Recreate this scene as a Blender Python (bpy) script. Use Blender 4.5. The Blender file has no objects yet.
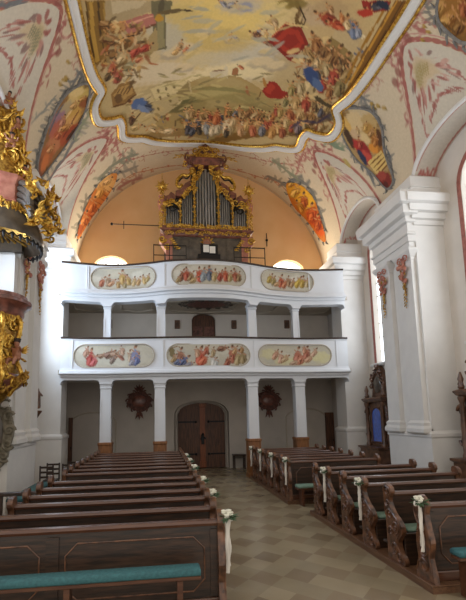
import bpy, bmesh, math, random
import numpy as np
from mathutils import Vector, Matrix
PI = math.pi
rng = random.Random(7)
COL = bpy.context.scene.collection

# ------------------------------------------------------------------ materials
def srgb(h):
    c = [int(h[i:i+2], 16)/255 for i in (0, 2, 4)]
    return [x/12.92 if x <= .04045 else ((x+.055)/1.055)**2.4 for x in c]

def mat(name, col, rough=.6, metal=0., var=.08, scale=6., bump=0., col2=None, stretch=None, detail=4, bscale=None, coat=0.):
    m = bpy.data.materials.new(name); m.use_nodes = True
    nt = m.node_tree; b = nt.nodes['Principled BSDF']
    b.inputs['Roughness'].default_value = rough; b.inputs['Metallic'].default_value = metal
    if coat: b.inputs['Coat Weight'].default_value = coat
    c = srgb(col) if isinstance(col, str) else col
    c2 = srgb(col2) if col2 else [x*(1-var*2) for x in c]
    tc = nt.nodes.new('ShaderNodeTexCoord'); mp = nt.nodes.new('ShaderNodeMapping')
    if stretch: mp.inputs['Scale'].default_value = stretch
    nt.links.new(tc.outputs['Object'], mp.inputs['Vector'])
    nz = nt.nodes.new('ShaderNodeTexNoise'); nz.inputs['Scale'].default_value = scale; nz.inputs['Detail'].default_value = detail
    nt.links.new(mp.outputs[0], nz.inputs['Vector'])
    cr = nt.nodes.new('ShaderNodeValToRGB')
    cr.color_ramp.elements[0].position = .35; cr.color_ramp.elements[1].position = .65
    cr.color_ramp.elements[0].color = (*c2, 1); cr.color_ramp.elements[1].color = (*c, 1)
    nt.links.new(nz.outputs['Fac'], cr.inputs['Fac']); nt.links.new(cr.outputs[0], b.inputs['Base Color'])
    if bump:
        n2 = nt.nodes.new('ShaderNodeTexNoise'); n2.inputs['Scale'].default_value = bscale or scale*3
        nt.links.new(mp.outputs[0], n2.inputs['Vector'])
        bp = nt.nodes.new('ShaderNodeBump'); bp.inputs['Strength'].default_value = bump; bp.inputs['Distance'].default_value = .02
        nt.links.new(n2.outputs['Fac'], bp.inputs['Height']); nt.links.new(bp.outputs[0], b.inputs['Normal'])
    return m

def paint_mat(name, rough=.85):
    m = bpy.data.materials.new(name); m.use_nodes = True; nt = m.node_tree; b = nt.nodes['Principled BSDF']
    b.inputs['Roughness'].default_value = rough
    a = nt.nodes.new('ShaderNodeAttribute'); a.attribute_name = 'paint'
    tc = nt.nodes.new('ShaderNodeTexCoord')
    nz = nt.nodes.new('ShaderNodeTexNoise'); nz.inputs['Scale'].default_value = 14; nz.inputs['Detail'].default_value = 6
    nt.links.new(tc.outputs['Object'], nz.inputs['Vector'])
    mr = nt.nodes.new('ShaderNodeMapRange'); mr.inputs['To Min'].default_value = .86; mr.inputs['To Max'].default_value = 1.12
    nt.links.new(nz.outputs['Fac'], mr.inputs['Value'])
    mx = nt.nodes.new('ShaderNodeVectorMath'); mx.operation = 'SCALE'
    nt.links.new(a.outputs['Color'], mx.inputs[0]); nt.links.new(mr.outputs[0], mx.inputs['Scale'])
    nt.links.new(mx.outputs[0], b.inputs['Base Color'])
    return m

def emit_mat(name, col, s):
    m = bpy.data.materials.new(name); m.use_nodes = True; nt = m.node_tree; b = nt.nodes['Principled BSDF']
    b.inputs['Base Color'].default_value = (.8, .85, .9, 1); b.inputs['Roughness'].default_value = .2
    b.inputs['Emission Color'].default_value = (*col, 1); b.inputs['Emission Strength'].default_value = s
    return m

def floor_mat():
    m = bpy.data.materials.new('limestone_tiles'); m.use_nodes = True; nt = m.node_tree; b = nt.nodes['Principled BSDF']
    tc = nt.nodes.new('ShaderNodeTexCoord'); sx = nt.nodes.new('ShaderNodeSeparateXYZ'); nt.links.new(tc.outputs['Object'], sx.inputs[0])
    def mth(op, a, b_=None):
        n = nt.nodes.new('ShaderNodeMath'); n.operation = op
        for i, q in enumerate((a, b_)):
            if q is None: continue
            if isinstance(q, (int, float)): n.inputs[i].default_value = q
            else: nt.links.new(q, n.inputs[i])
        return n.outputs[0]
    # rhombic lattice of slabs in three limestone tones
    T = .34
    ia = mth('FLOOR', mth('ADD', mth('DIVIDE', sx.outputs['X'], T*1.5), mth('DIVIDE', sx.outputs['Y'], T*1.732)))
    ib = mth('FLOOR', mth('SUBTRACT', mth('DIVIDE', sx.outputs['X'], T*1.5), mth('DIVIDE', sx.outputs['Y'], T*1.732)))
    tone = mth('FLOORED_MODULO', mth('ADD', ia, mth('MULTIPLY', ib, 2)), 3) if False else mth('PINGPONG', mth('ADD', ia, mth('MULTIPLY', ib, 2)), 1.5)
    cm = nt.nodes.new('ShaderNodeCombineXYZ'); nt.links.new(ia, cm.inputs[0]); nt.links.new(ib, cm.inputs[1])
    ch = nt.nodes.new('ShaderNodeMix'); ch.data_type = 'RGBA'; nt.links.new(mth('DIVIDE', tone, 1.5), ch.inputs[0])
    ch.inputs[6].default_value = (*srgb('7d6e58'), 1); ch.inputs[7].default_value = (*srgb('94886f'), 1)
    wn = nt.nodes.new('ShaderNodeTexWhiteNoise'); nt.links.new(cm.outputs[0], wn.inputs['Vector'])
    nz = nt.nodes.new('ShaderNodeTexNoise'); nz.inputs['Scale'].default_value = 3; nz.inputs['Detail'].default_value = 6
    nt.links.new(tc.outputs['Object'], nz.inputs['Vector'])
    ad = nt.nodes.new('ShaderNodeMath'); ad.operation = 'ADD'
    nt.links.new(wn.outputs['Value'], ad.inputs[0]); nt.links.new(nz.outputs['Fac'], ad.inputs[1])
    mr = nt.nodes.new('ShaderNodeMapRange'); mr.inputs['From Max'].default_value = 2; mr.inputs['To Min'].default_value = .74; mr.inputs['To Max'].default_value = 1.2
    nt.links.new(ad.outputs[0], mr.inputs['Value'])
    mx = nt.nodes.new('ShaderNodeVectorMath'); mx.operation = 'SCALE'
    nt.links.new(ch.outputs[2], mx.inputs[0]); nt.links.new(mr.outputs[0], mx.inputs['Scale'])
    nt.links.new(mx.outputs[0], b.inputs['Base Color']); b.inputs['Roughness'].default_value = .26
    return m

M = dict(
 stucco=mat('white_stucco', 'd6d3cf', .75, var=.03, scale=2, bump=.05),
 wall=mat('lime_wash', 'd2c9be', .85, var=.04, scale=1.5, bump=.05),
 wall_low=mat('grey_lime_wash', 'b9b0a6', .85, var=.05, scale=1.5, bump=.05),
 peach=mat('ochre_wall', 'e9bf8c', .85, var=.05, scale=.8, col2='e2b47e'),  # even warm peach tone over the whole upper back wall
 white=mat('gallery_white_paint', 'd4d6da', .5, var=.02, scale=2),
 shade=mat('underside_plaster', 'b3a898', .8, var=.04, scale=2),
 wood=mat('dark_pew_oak', '402b1e', .42, var=.3, scale=5, col2='20160f', stretch=(.6, 6, 6), bump=.1, coat=.12),
 wood_rail=mat('worn_rail_oak', '5c3a27', .3, var=.2, scale=5, col2='48291c', stretch=(.6, 6, 6), coat=.3),
 carve=mat('carved_oak', '734c33', .4, var=.3, scale=9, col2='382318', bump=.2, coat=.2),
 base=mat('ochre_oak', '8a5a30', .45, var=.2, scale=4, col2='6b4020', stretch=(4, 4, .7)),
 door=mat('old_door_oak', '664029', .55, var=.3, scale=4, col2='40281b', stretch=(6, 6, .6), bump=.15),
 door_lit=mat('lit_door_oak', '8c4a22', .5, var=.2, scale=4, stretch=(6, 6, .6)),  # door oak with the orange light on the centre post put into its colour
 plat=mat('platform_boards', '6a4a32', .5, var=.2, scale=4, col2='503420', stretch=(6, .6, 6)),
 gold=mat('gilding', 'e6bd58', .34, .75, var=.25, scale=14, col2='9c6a1c', bump=.3),
 gold2=mat('dull_gilding', 'c29a48', .42, .65, var=.25, scale=14, col2='7c5420', bump=.3),
 pink=mat('red_marble', '8c5646', .35, var=.3, scale=6, col2='553228', detail=8, coat=.2),
 pinkl=mat('pale_red_marble', 'b87c68', .4, var=.2, scale=5, col2='9a5c4c', detail=8),
 brown=mat('brown_marble', '5c5144', .4, var=.3, scale=4, col2='3c342c', detail=8, coat=.2),
 tin=mat('pipe_tin', 'aeb0b2', .3, .6, var=.15, scale=3, col2='88888a', stretch=(5, 5, .5)),
 black=mat('black_iron', '1c1a1a', .5, .5),
 dark=mat('dark_gap', '0d0b0a', .9),
 teal=mat('teal_upholstery', '386a70', .75, var=.15, scale=30, bump=.2),
 green=mat('grey_green_upholstery', '6c8474', .8, var=.12, scale=30, bump=.2),
 stone=mat('grey_stone', '8a8272', .8, var=.25, scale=7, col2='5e5848', bump=.4),
 altar=mat('altar_walnut', '6e4c36', .4, var=.3, scale=6, col2='432c1f', bump=.2, coat=.2),
 blue=mat('blue_glass', '3a62c0', .15, var=.2, scale=8, coat=.5),
 skin=mat('painted_flesh', '9a6448', .5, var=.1),
 hair=mat('dark_hair', '2a1c14', .7),
 red=mat('red_drapery', '7a2c24', .6, var=.2),
 pinkpaint=mat('rose_paint', 'a8685c', .8, var=.15, scale=8),
 greyp=mat('grisaille_stucco', '85827e', .8, var=.2, scale=8),
 crest=mat('crest_red_brown', '7c4e40', .6, var=.3, scale=9, col2='4c302a', bump=.3),
 ribbon=mat('ivory_ribbon', 'd8d2c8', .5, var=.04),
 petal=mat('white_petals', 'dedccc', .6, var=.08, scale=20),
 leaf=mat('leaf_green', '3f5a3a', .5, var=.25, scale=20),
 paper=mat('white_paper', 'e4e2dc', .7, var=.02),
 metal=mat('steel', '888a8c', .3, .9),
 fresco=paint_mat('fresco_pigment'),
 daylight=emit_mat('daylit_glass', (.86, .93, 1.), 2.6),
 daylight2=emit_mat('daylit_glass_west', (1., .97, .9), 5.),
 tiles=floor_mat(),
)

# ------------------------------------------------------------------ mesh builder
def catmull(pts, n=6, closed=False):
    P = [Vector(p) for p in pts]; out = []; N = len(P)
    rngk = range(N) if closed else range(N-1)
    for i in rngk:
        p0 = P[(i-1) % N] if closed or i > 0 else P[0]; p1 = P[i]; p2 = P[(i+1) % N]
        p3 = P[(i+2) % N] if closed or i+2 < N else P[-1]
        for k in range(n):
            t = k/n
            out.append(.5*((2*p1)+(-p0+p2)*t+(2*p0-5*p1+4*p2-p3)*t*t+(-p0+3*p1-3*p2+p3)*t**3))
    if not closed: out.append(P[-1])
    return out

class MB:
    def __init__(s): s.v = []; s.f = []
    def add(s, vs, fs):
        o = len(s.v); s.v += [tuple(v) for v in vs]; s.f += [tuple(i+o for i in f) for f in fs]; return s
    def box(s, x0, x1, y0, y1, z0, z1, b=0.):
        if b > 0:
            return s.moulding(x0+b, x1-b, y0+b, y1-b, [(0, z0), (b, z0+b), (b, z1-b), (0, z1)])
        vs = [(x, y, z) for z in (z0, z1) for y in (y0, y1) for x in (x0, x1)]
        return s.add(vs, [(0, 2, 3, 1), (4, 5, 7, 6), (0, 1, 5, 4), (2, 6, 7, 3), (0, 4, 6, 2), (1, 3, 7, 5)])
    def moulding(s, x0, x1, y0, y1, prof, sides=(1, 1, 1, 1)):
        """rectangle x0..x1, y0..y1 swept up a profile of (outset, z); sides = outset factors for x0,x1,y0,y1"""
        vs = []; fs = []
        for o, z in prof:
            a, b, c, d = x0-o*sides[0], x1+o*sides[1], y0-o*sides[2], y1+o*sides[3]
            vs += [(a, c, z), (b, c, z), (b, d, z), (a, d, z)]
        n = len(prof)
        for i in range(n-1):
            for k in range(4):
                l = (k+1) % 4; fs.append((i*4+k, i*4+l, i*4+4+l, i*4+4+k))
        fs.append((3, 2, 1, 0)); fs.append(tuple((n-1)*4+k for k in range(4)))
        return s.add(vs, fs)
    def tube(s, pts, r, n=8, caps=True, flat=1.):
        P = [Vector(p) for p in pts]; N = len(P)
        R = r if isinstance(r, (list, tuple)) else [r]*N
        vs = []; fs = []; ref = None
        for i, p in enumerate(P):
            t = (P[min(i+1, N-1)]-P[max(i-1, 0)]); t = t.normalized() if t.length > 1e-9 else Vector((0, 0, 1))
            if ref is None:
                ref = Vector((0, 0, 1)) if abs(t.z) < .9 else Vector((0, 1, 0))
            u = t.cross(ref); u = u.normalized() if u.length > 1e-6 else t.orthogonal().normalized()
            w = t.cross(u); ref = -w if False else u.cross(t)
            for k in range(n):
                a = 2*PI*k/n; vs.append(p+(u*math.cos(a)+w*math.sin(a)*flat)*R[i])
        for i in range(N-1):
            for k in range(n):
                l = (k+1) % n; fs.append((i*n+k, i*n+l, (i+1)*n+l, (i+1)*n+k))
        if caps: fs += [tuple(range(n))[::-1], tuple((N-1)*n+k for k in range(n))]
        return s.add(vs, fs)
    def lathe(s, c, prof, n=16, a0=0, a1=2*PI, sx=1, sy=1):
        full = abs(a1-a0-2*PI) < 1e-6; m = n if full else n+1; vs = []; fs = []
        for r, z in prof:
            for k in range(m):
                a = a0+(a1-a0)*k/n; vs.append((c[0]+r*math.cos(a)*sx, c[1]+r*math.sin(a)*sy, c[2]+z))
        for i in range(len(prof)-1):
            for k in range(n):
                l = (k+1) % m; fs.append((i*m+k, i*m+l, (i+1)*m+l, (i+1)*m+k))
        fs += [tuple(range(m))[::-1], tuple((len(prof)-1)*m+k for k in range(m))]
        return s.add(vs, fs)
    def sph(s, c, r, sc=(1, 1, 1), n=10, m=6, rot=None):
        vs = []; fs = []
        for i in range(m+1):
            th = PI*i/m
            for k in range(n):
                a = 2*PI*k/n; p = Vector((math.sin(th)*math.cos(a)*sc[0], math.sin(th)*math.sin(a)*sc[1], math.cos(th)*sc[2]))*r
                if rot: p = rot @ p
                vs.append(Vector(c)+p)
        for i in range(m):
            for k in range(n):
                l = (k+1) % n; fs.append((i*n+k, (i+1)*n+k, (i+1)*n+l, i*n+l))
        return s.add(vs, fs)
    def prism(s, poly, axis, a, b):
        """poly of 2D points extruded along axis (0,1,2) from a to b"""
        def p3(p, t):
            return {0: (t, p[0], p[1]), 1: (p[0], t, p[1]), 2: (p[0], p[1], t)}[axis]
        n = len(poly); vs = [p3(p, a) for p in poly]+[p3(p, b) for p in poly]
        fs = [tuple(range(n))[::-1], tuple(range(n, 2*n))]+[(i, (i+1) % n, n+(i+1) % n, n+i) for i in range(n)]
        return s.add(vs, fs)
    def scroll(s, c, r, plane='xz', turns=1.4, d=1, th=.03, start=0., tail=0):
        """flat spiral volute tube"""
        pts = []; rr = []
        n = int(14*turns)
        for i in range(n+1):
            t = i/n; a = start+d*t*turns*2*PI; q = r*(1-.82*t)
            u, w = q*math.cos(a), q*math.sin(a)
            pts.append({'xz': (c[0]+u, c[1], c[2]+w), 'yz': (c[0], c[1]+u, c[2]+w), 'xy': (c[0]+u, c[1]+w, c[2])}[plane]); rr.append(th*(1-.5*t))
        return s.tube(pts, rr, 6)
    def leaf(s, c, dirv, l, w, up=(0, -1, 0)):
        c = Vector(c); d = Vector(dirv).normalized(); u = Vector(up); sd = d.cross(u)
        sd = sd.normalized() if sd.length > 1e-6 else d.orthogonal().normalized(); nn = sd.cross(d)
        vs = [c, c+d*l*.35+sd*w*.5, c+d*l, c+d*l*.35-sd*w*.5, c+d*l*.4+nn*w*.3, c+d*l*.4-nn*w*.15]
        return s.add(vs, [(0, 1, 4), (1, 2, 4), (2, 3, 4), (3, 0, 4), (1, 0, 5), (2, 1, 5), (3, 2, 5), (0, 3, 5)])
    def build(s, name, m, parent=None, smooth=40, fix=True):
        me = bpy.data.meshes.new(name)
        wl = Vector((0, 0, 0)); p = parent
        while p is not None: wl += p.location; p = p.parent
        V = s.v
        if parent is None:
            xs, ys, zs = zip(*V); off = Vector(((min(xs)+max(xs))/2, (min(ys)+max(ys))/2, min(zs)))
        else: off = wl
        me.from_pydata([(v[0]-off.x, v[1]-off.y, v[2]-off.z) for v in V], [], s.f)
        if fix:
            bm = bmesh.new(); bm.from_mesh(me); bmesh.ops.recalc_face_normals(bm, faces=bm.faces); bm.to_mesh(me); bm.free()
        me.update()
        if smooth == 30: smooth = 12
        if smooth:
            me.shade_smooth(); me.set_sharp_from_angle(angle=math.radians(smooth))
        me.materials.append(m)
        o = bpy.data.objects.new(name, me); COL.objects.link(o)
        if parent is None: o.location = off
        else: o.parent = parent
        return o

def tag(o, label=None, cat=None, group=None, kind=None):
    if label: o['label'] = label
    if cat: o['category'] = cat
    if group: o['group'] = group
    if kind: o['kind'] = kind
    return o
def thing(name, loc, label, cat, group=None):
    o = bpy.data.objects.new(name, None); COL.objects.link(o); o.location = loc; o.empty_display_size = .1
    return tag(o, label, cat, group)
def copy_tree(o, parent=None):
    c = o.copy(); COL.objects.link(c)
    if parent is not None: c.parent = parent
    for ch in [x for x in bpy.data.objects if x.parent == o]: copy_tree(ch, c)
    return c
def dup(o, loc, label, group=None):
    c = copy_tree(o); c.location = loc; c['label'] = label
    if group: c['group'] = group
    return c
def struct(o, label=None, cat=None):
    return tag(o, label, cat, None, 'structure')

# ------------------------------------------------------------------ painting engine (pigment on a surface, in metres on that surface)
def figure_strokes(r):
    cx, cy, ux, uy, vx, vy = [k/100 for k in r[1:7]]; robe = [k/255 for k in r[7:10]]; skin = [k/255 for k in r[10:13]]; out = []
    def lin(c, d=0): return [max(0, min(1, x+d/255))**2.2 for x in c]
    def el(s, t, rs, rt, turn, c, al, so):
        a = math.radians(turn); ca, sa = math.cos(a), math.sin(a)
        ax = (ux*ca+vx*sa)*rs, (uy*ca+vy*sa)*rs; bx = (-ux*sa+vx*ca)*rt, (-uy*sa+vy*ca)*rt
        out.append(('E', [cx+ux*s+vx*t, cy+uy*s+vy*t, ax[0], ax[1], bx[0], bx[1]], c, al, so))
    el(-.12, .04, .38, .22, 0, lin(robe, -42), .9, .4); el(-.1, 0, .34, .16, 0, lin(robe), 1, .3)
    el(-.22, -.07, .2, .06, 12, lin(robe, 30), .9, .4); el(-.2, .09, .22, .035, -8, lin(robe, -60), .9, .3)
    el(.13, .14, .12, .035, 110, lin(skin), 1, .3); el(.2, -.13, .12, .035, -60, lin(skin), 1, .3)
    el(.38, 0, .09, .08, 0, lin(skin), 1, .2); el(.44, .02, .07, .06, 0, lin([.33, .24, .15]), .9, .3)
    return out
def decode(rows):
    ops = []
    for r in rows:
        if r[0] == 0: ops.append(('E', [r[1]/100, r[2]/100]+[k/1000 for k in r[3:7]], [(k/255)**2.2 for k in r[7:10]], r[10]/9, r[11]/10))
        elif r[0] == 1: ops += figure_strokes(r)
        else: ops.append(('G', [(r[i]/100, r[i+1]/100) for i in range(5, len(r)-1, 2)], [(k/255)**2.2 for k in r[1:4]], r[4]/9))
    return ops
def paint(P, base, ops, wob=.12, seed=0):
    C = base.copy(); x, y = P[:, 0], P[:, 1]
    w1 = np.sin(x*23+y*11+seed)+np.sin(y*31-x*7+seed*2)+np.sin(x*61+y*53)
    ordx = np.argsort(x); xs = x[ordx]
    for op in ops:
        if op[0] == 'E':
            cx, cy, ax, ay, bx, by = op[1]; ex = abs(ax)+abs(bx); ex = ex*1.35+.02; ey = (abs(ay)+abs(by))*1.35+.02
            i0, i1 = np.searchsorted(xs, (cx-ex, cx+ex)); idx = ordx[i0:i1]
            if len(idx) == 0: continue
            yy = y[idx]; k = np.abs(yy-cy) < ey; idx = idx[k]
            if len(idx) == 0: continue
            det = ax*by-ay*bx
            if abs(det) < 1e-6: continue
            dx, dy = x[idx]-cx, y[idx]-cy
            u = (dx*by-dy*bx)/det; v = (-dx*ay+dy*ax)/det
            r = np.sqrt(u*u+v*v)+w1[idx]*wob*.33; so = op[4]
            a = np.clip((1+so*.5-r)/max(so, .05), 0, 1); a = a*a*(3-2*a)*op[3]
        else:
            pg = op[1]; px = [p[0] for p in pg]
            i0, i1 = np.searchsorted(xs, (min(px), max(px))); idx = ordx[i0:i1]
            if len(idx) == 0: continue
            X = x[idx]; Y = y[idx]+w1[idx]*.008; ins = np.zeros(len(idx), bool)
            for q in range(len(pg)):
                (x1, y1), (x2, y2) = pg[q], pg[(q+1) % len(pg)]
                if y1 == y2: continue
                c = ((y1 > Y) != (y2 > Y)) & (X < (x2-x1)*(Y-y1)/(y2-y1)+x1); ins ^= c
            a = ins*op[3]
        C[idx] = C[idx]*(1-a[:, None])+np.array(op[2])*a[:, None]
    return C
def stroke(ops, p, q, w, col, al=.9, so=.4):
    dx, dy = q[0]-p[0], q[1]-p[1]; l = math.hypot(dx, dy) or 1e-6
    ux, uy = dx/l, dy/l; h = l/2+w*.3
    ops.append(('E', [(p[0]+q[0])/2, (p[1]+q[1])/2, ux*h, uy*h, -uy*w/2, ux*w/2], srgb(col), al, so))
def polystroke(ops, pts, w, col, al=.9):
    for a, b in zip(pts, pts[1:]): stroke(ops, a, b, w, col, al)
def rocaille(ops, path, w=.05, col='a8685c', curl=.2, step=.35, seed=1, line=True, hi='c49488'):
    """painted shell-work: a line with C-curls and leaf tips along it"""
    r = random.Random(seed); P = catmull([(p[0], p[1], 0) for p in path], 6)
    if line: polystroke(ops, [(p.x, p.y) for p in P], w, col)
    d = 0; sd = 1
    for a, b in zip(P, P[1:]):
        d += (b-a).length
        if d > step:
            d = 0; sd = -sd; t = (b-a).normalized(); n = Vector((-t.y, t.x, 0))*sd
            q = curl*r.uniform(.6, 1.2); c = a+n*q*.8; a0 = math.atan2(-n.y, -n.x); dr = r.choice((-1, 1)); pr = None
            for k in range(9):
                an = a0+dr*k*.55; rr = q*(1-k*.085); pt = (c.x+rr*math.cos(an), c.y+rr*math.sin(an))
                if pr: stroke(ops, pr, pt, w*(1.3-.08*k), col if k % 3 else hi, .85)
                pr = pt
            for k in range(3):
                an = r.uniform(0, 2*PI); stroke(ops, (c.x+q*.9*math.cos(an), c.y+q*.9*math.sin(an)), (c.x+q*1.5*math.cos(an+.4), c.y+q*1.5*math.sin(an+.4)), w*.9, col, .8)
def grid_mesh(name, pos, P, nu, nv, cols, mask=None, parent=None, m=None):
    """pos: (nu*nv,3) array; faces of the nu x nv grid, vertex colours in 'paint'"""
    idx = np.arange(nu*nv).reshape(nu, nv)
    f = np.stack([idx[:-1, :-1], idx[1:, :-1], idx[1:, 1:], idx[:-1, 1:]], -1).reshape(-1, 4)
    if mask is not None:
        f = f[mask[f].all(axis=1)]
        used = np.unique(f); rm = -np.ones(nu*nv, int); rm[used] = np.arange(len(used)); f = rm[f]; pos = pos[used]; cols = cols[used]
    off = Vector((0, 0, 0)); p = parent
    while p is not None: off += p.location; p = p.parent
    if parent is None:
        lo, hi = pos.min(0), pos.max(0); off = Vector(((lo[0]+hi[0])/2, (lo[1]+hi[1])/2, lo[2]))
    me = bpy.data.meshes.new(name); me.vertices.add(len(pos)); me.loops.add(f.size); me.polygons.add(len(f))
    me.vertices.foreach_set('co', (pos-np.array(off)).astype(np.float32).ravel())
    me.loops.foreach_set('vertex_index', f.astype(np.int32).ravel())
    me.polygons.foreach_set('loop_start', np.arange(0, f.size, 4, dtype=np.int32))
    me.update(calc_edges=True)
    a = me.color_attributes.new('paint', 'FLOAT_COLOR', 'POINT')
    a.data.foreach_set('color', np.concatenate([cols, np.ones((len(cols), 1))], 1).astype(np.float32).ravel())
    me.shade_smooth(); me.materials.append(m or M['fresco'])
    o = bpy.data.objects.new(name, me); COL.objects.link(o)
    if parent is None: o.location = off
    else: o.parent = parent
    return o
def inpoly(P, pg):
    X, Y = P[:, 0], P[:, 1]; ins = np.zeros(len(P), bool)
    for q in range(len(pg)):
        (x1, y1), (x2, y2) = pg[q][:2], pg[(q+1) % len(pg)][:2]
        if y1 == y2: continue
        ins ^= ((y1 > Y) != (y2 > Y)) & (X < (x2-x1)*(Y-y1)/(y2-y1)+x1)
    return ins
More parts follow.
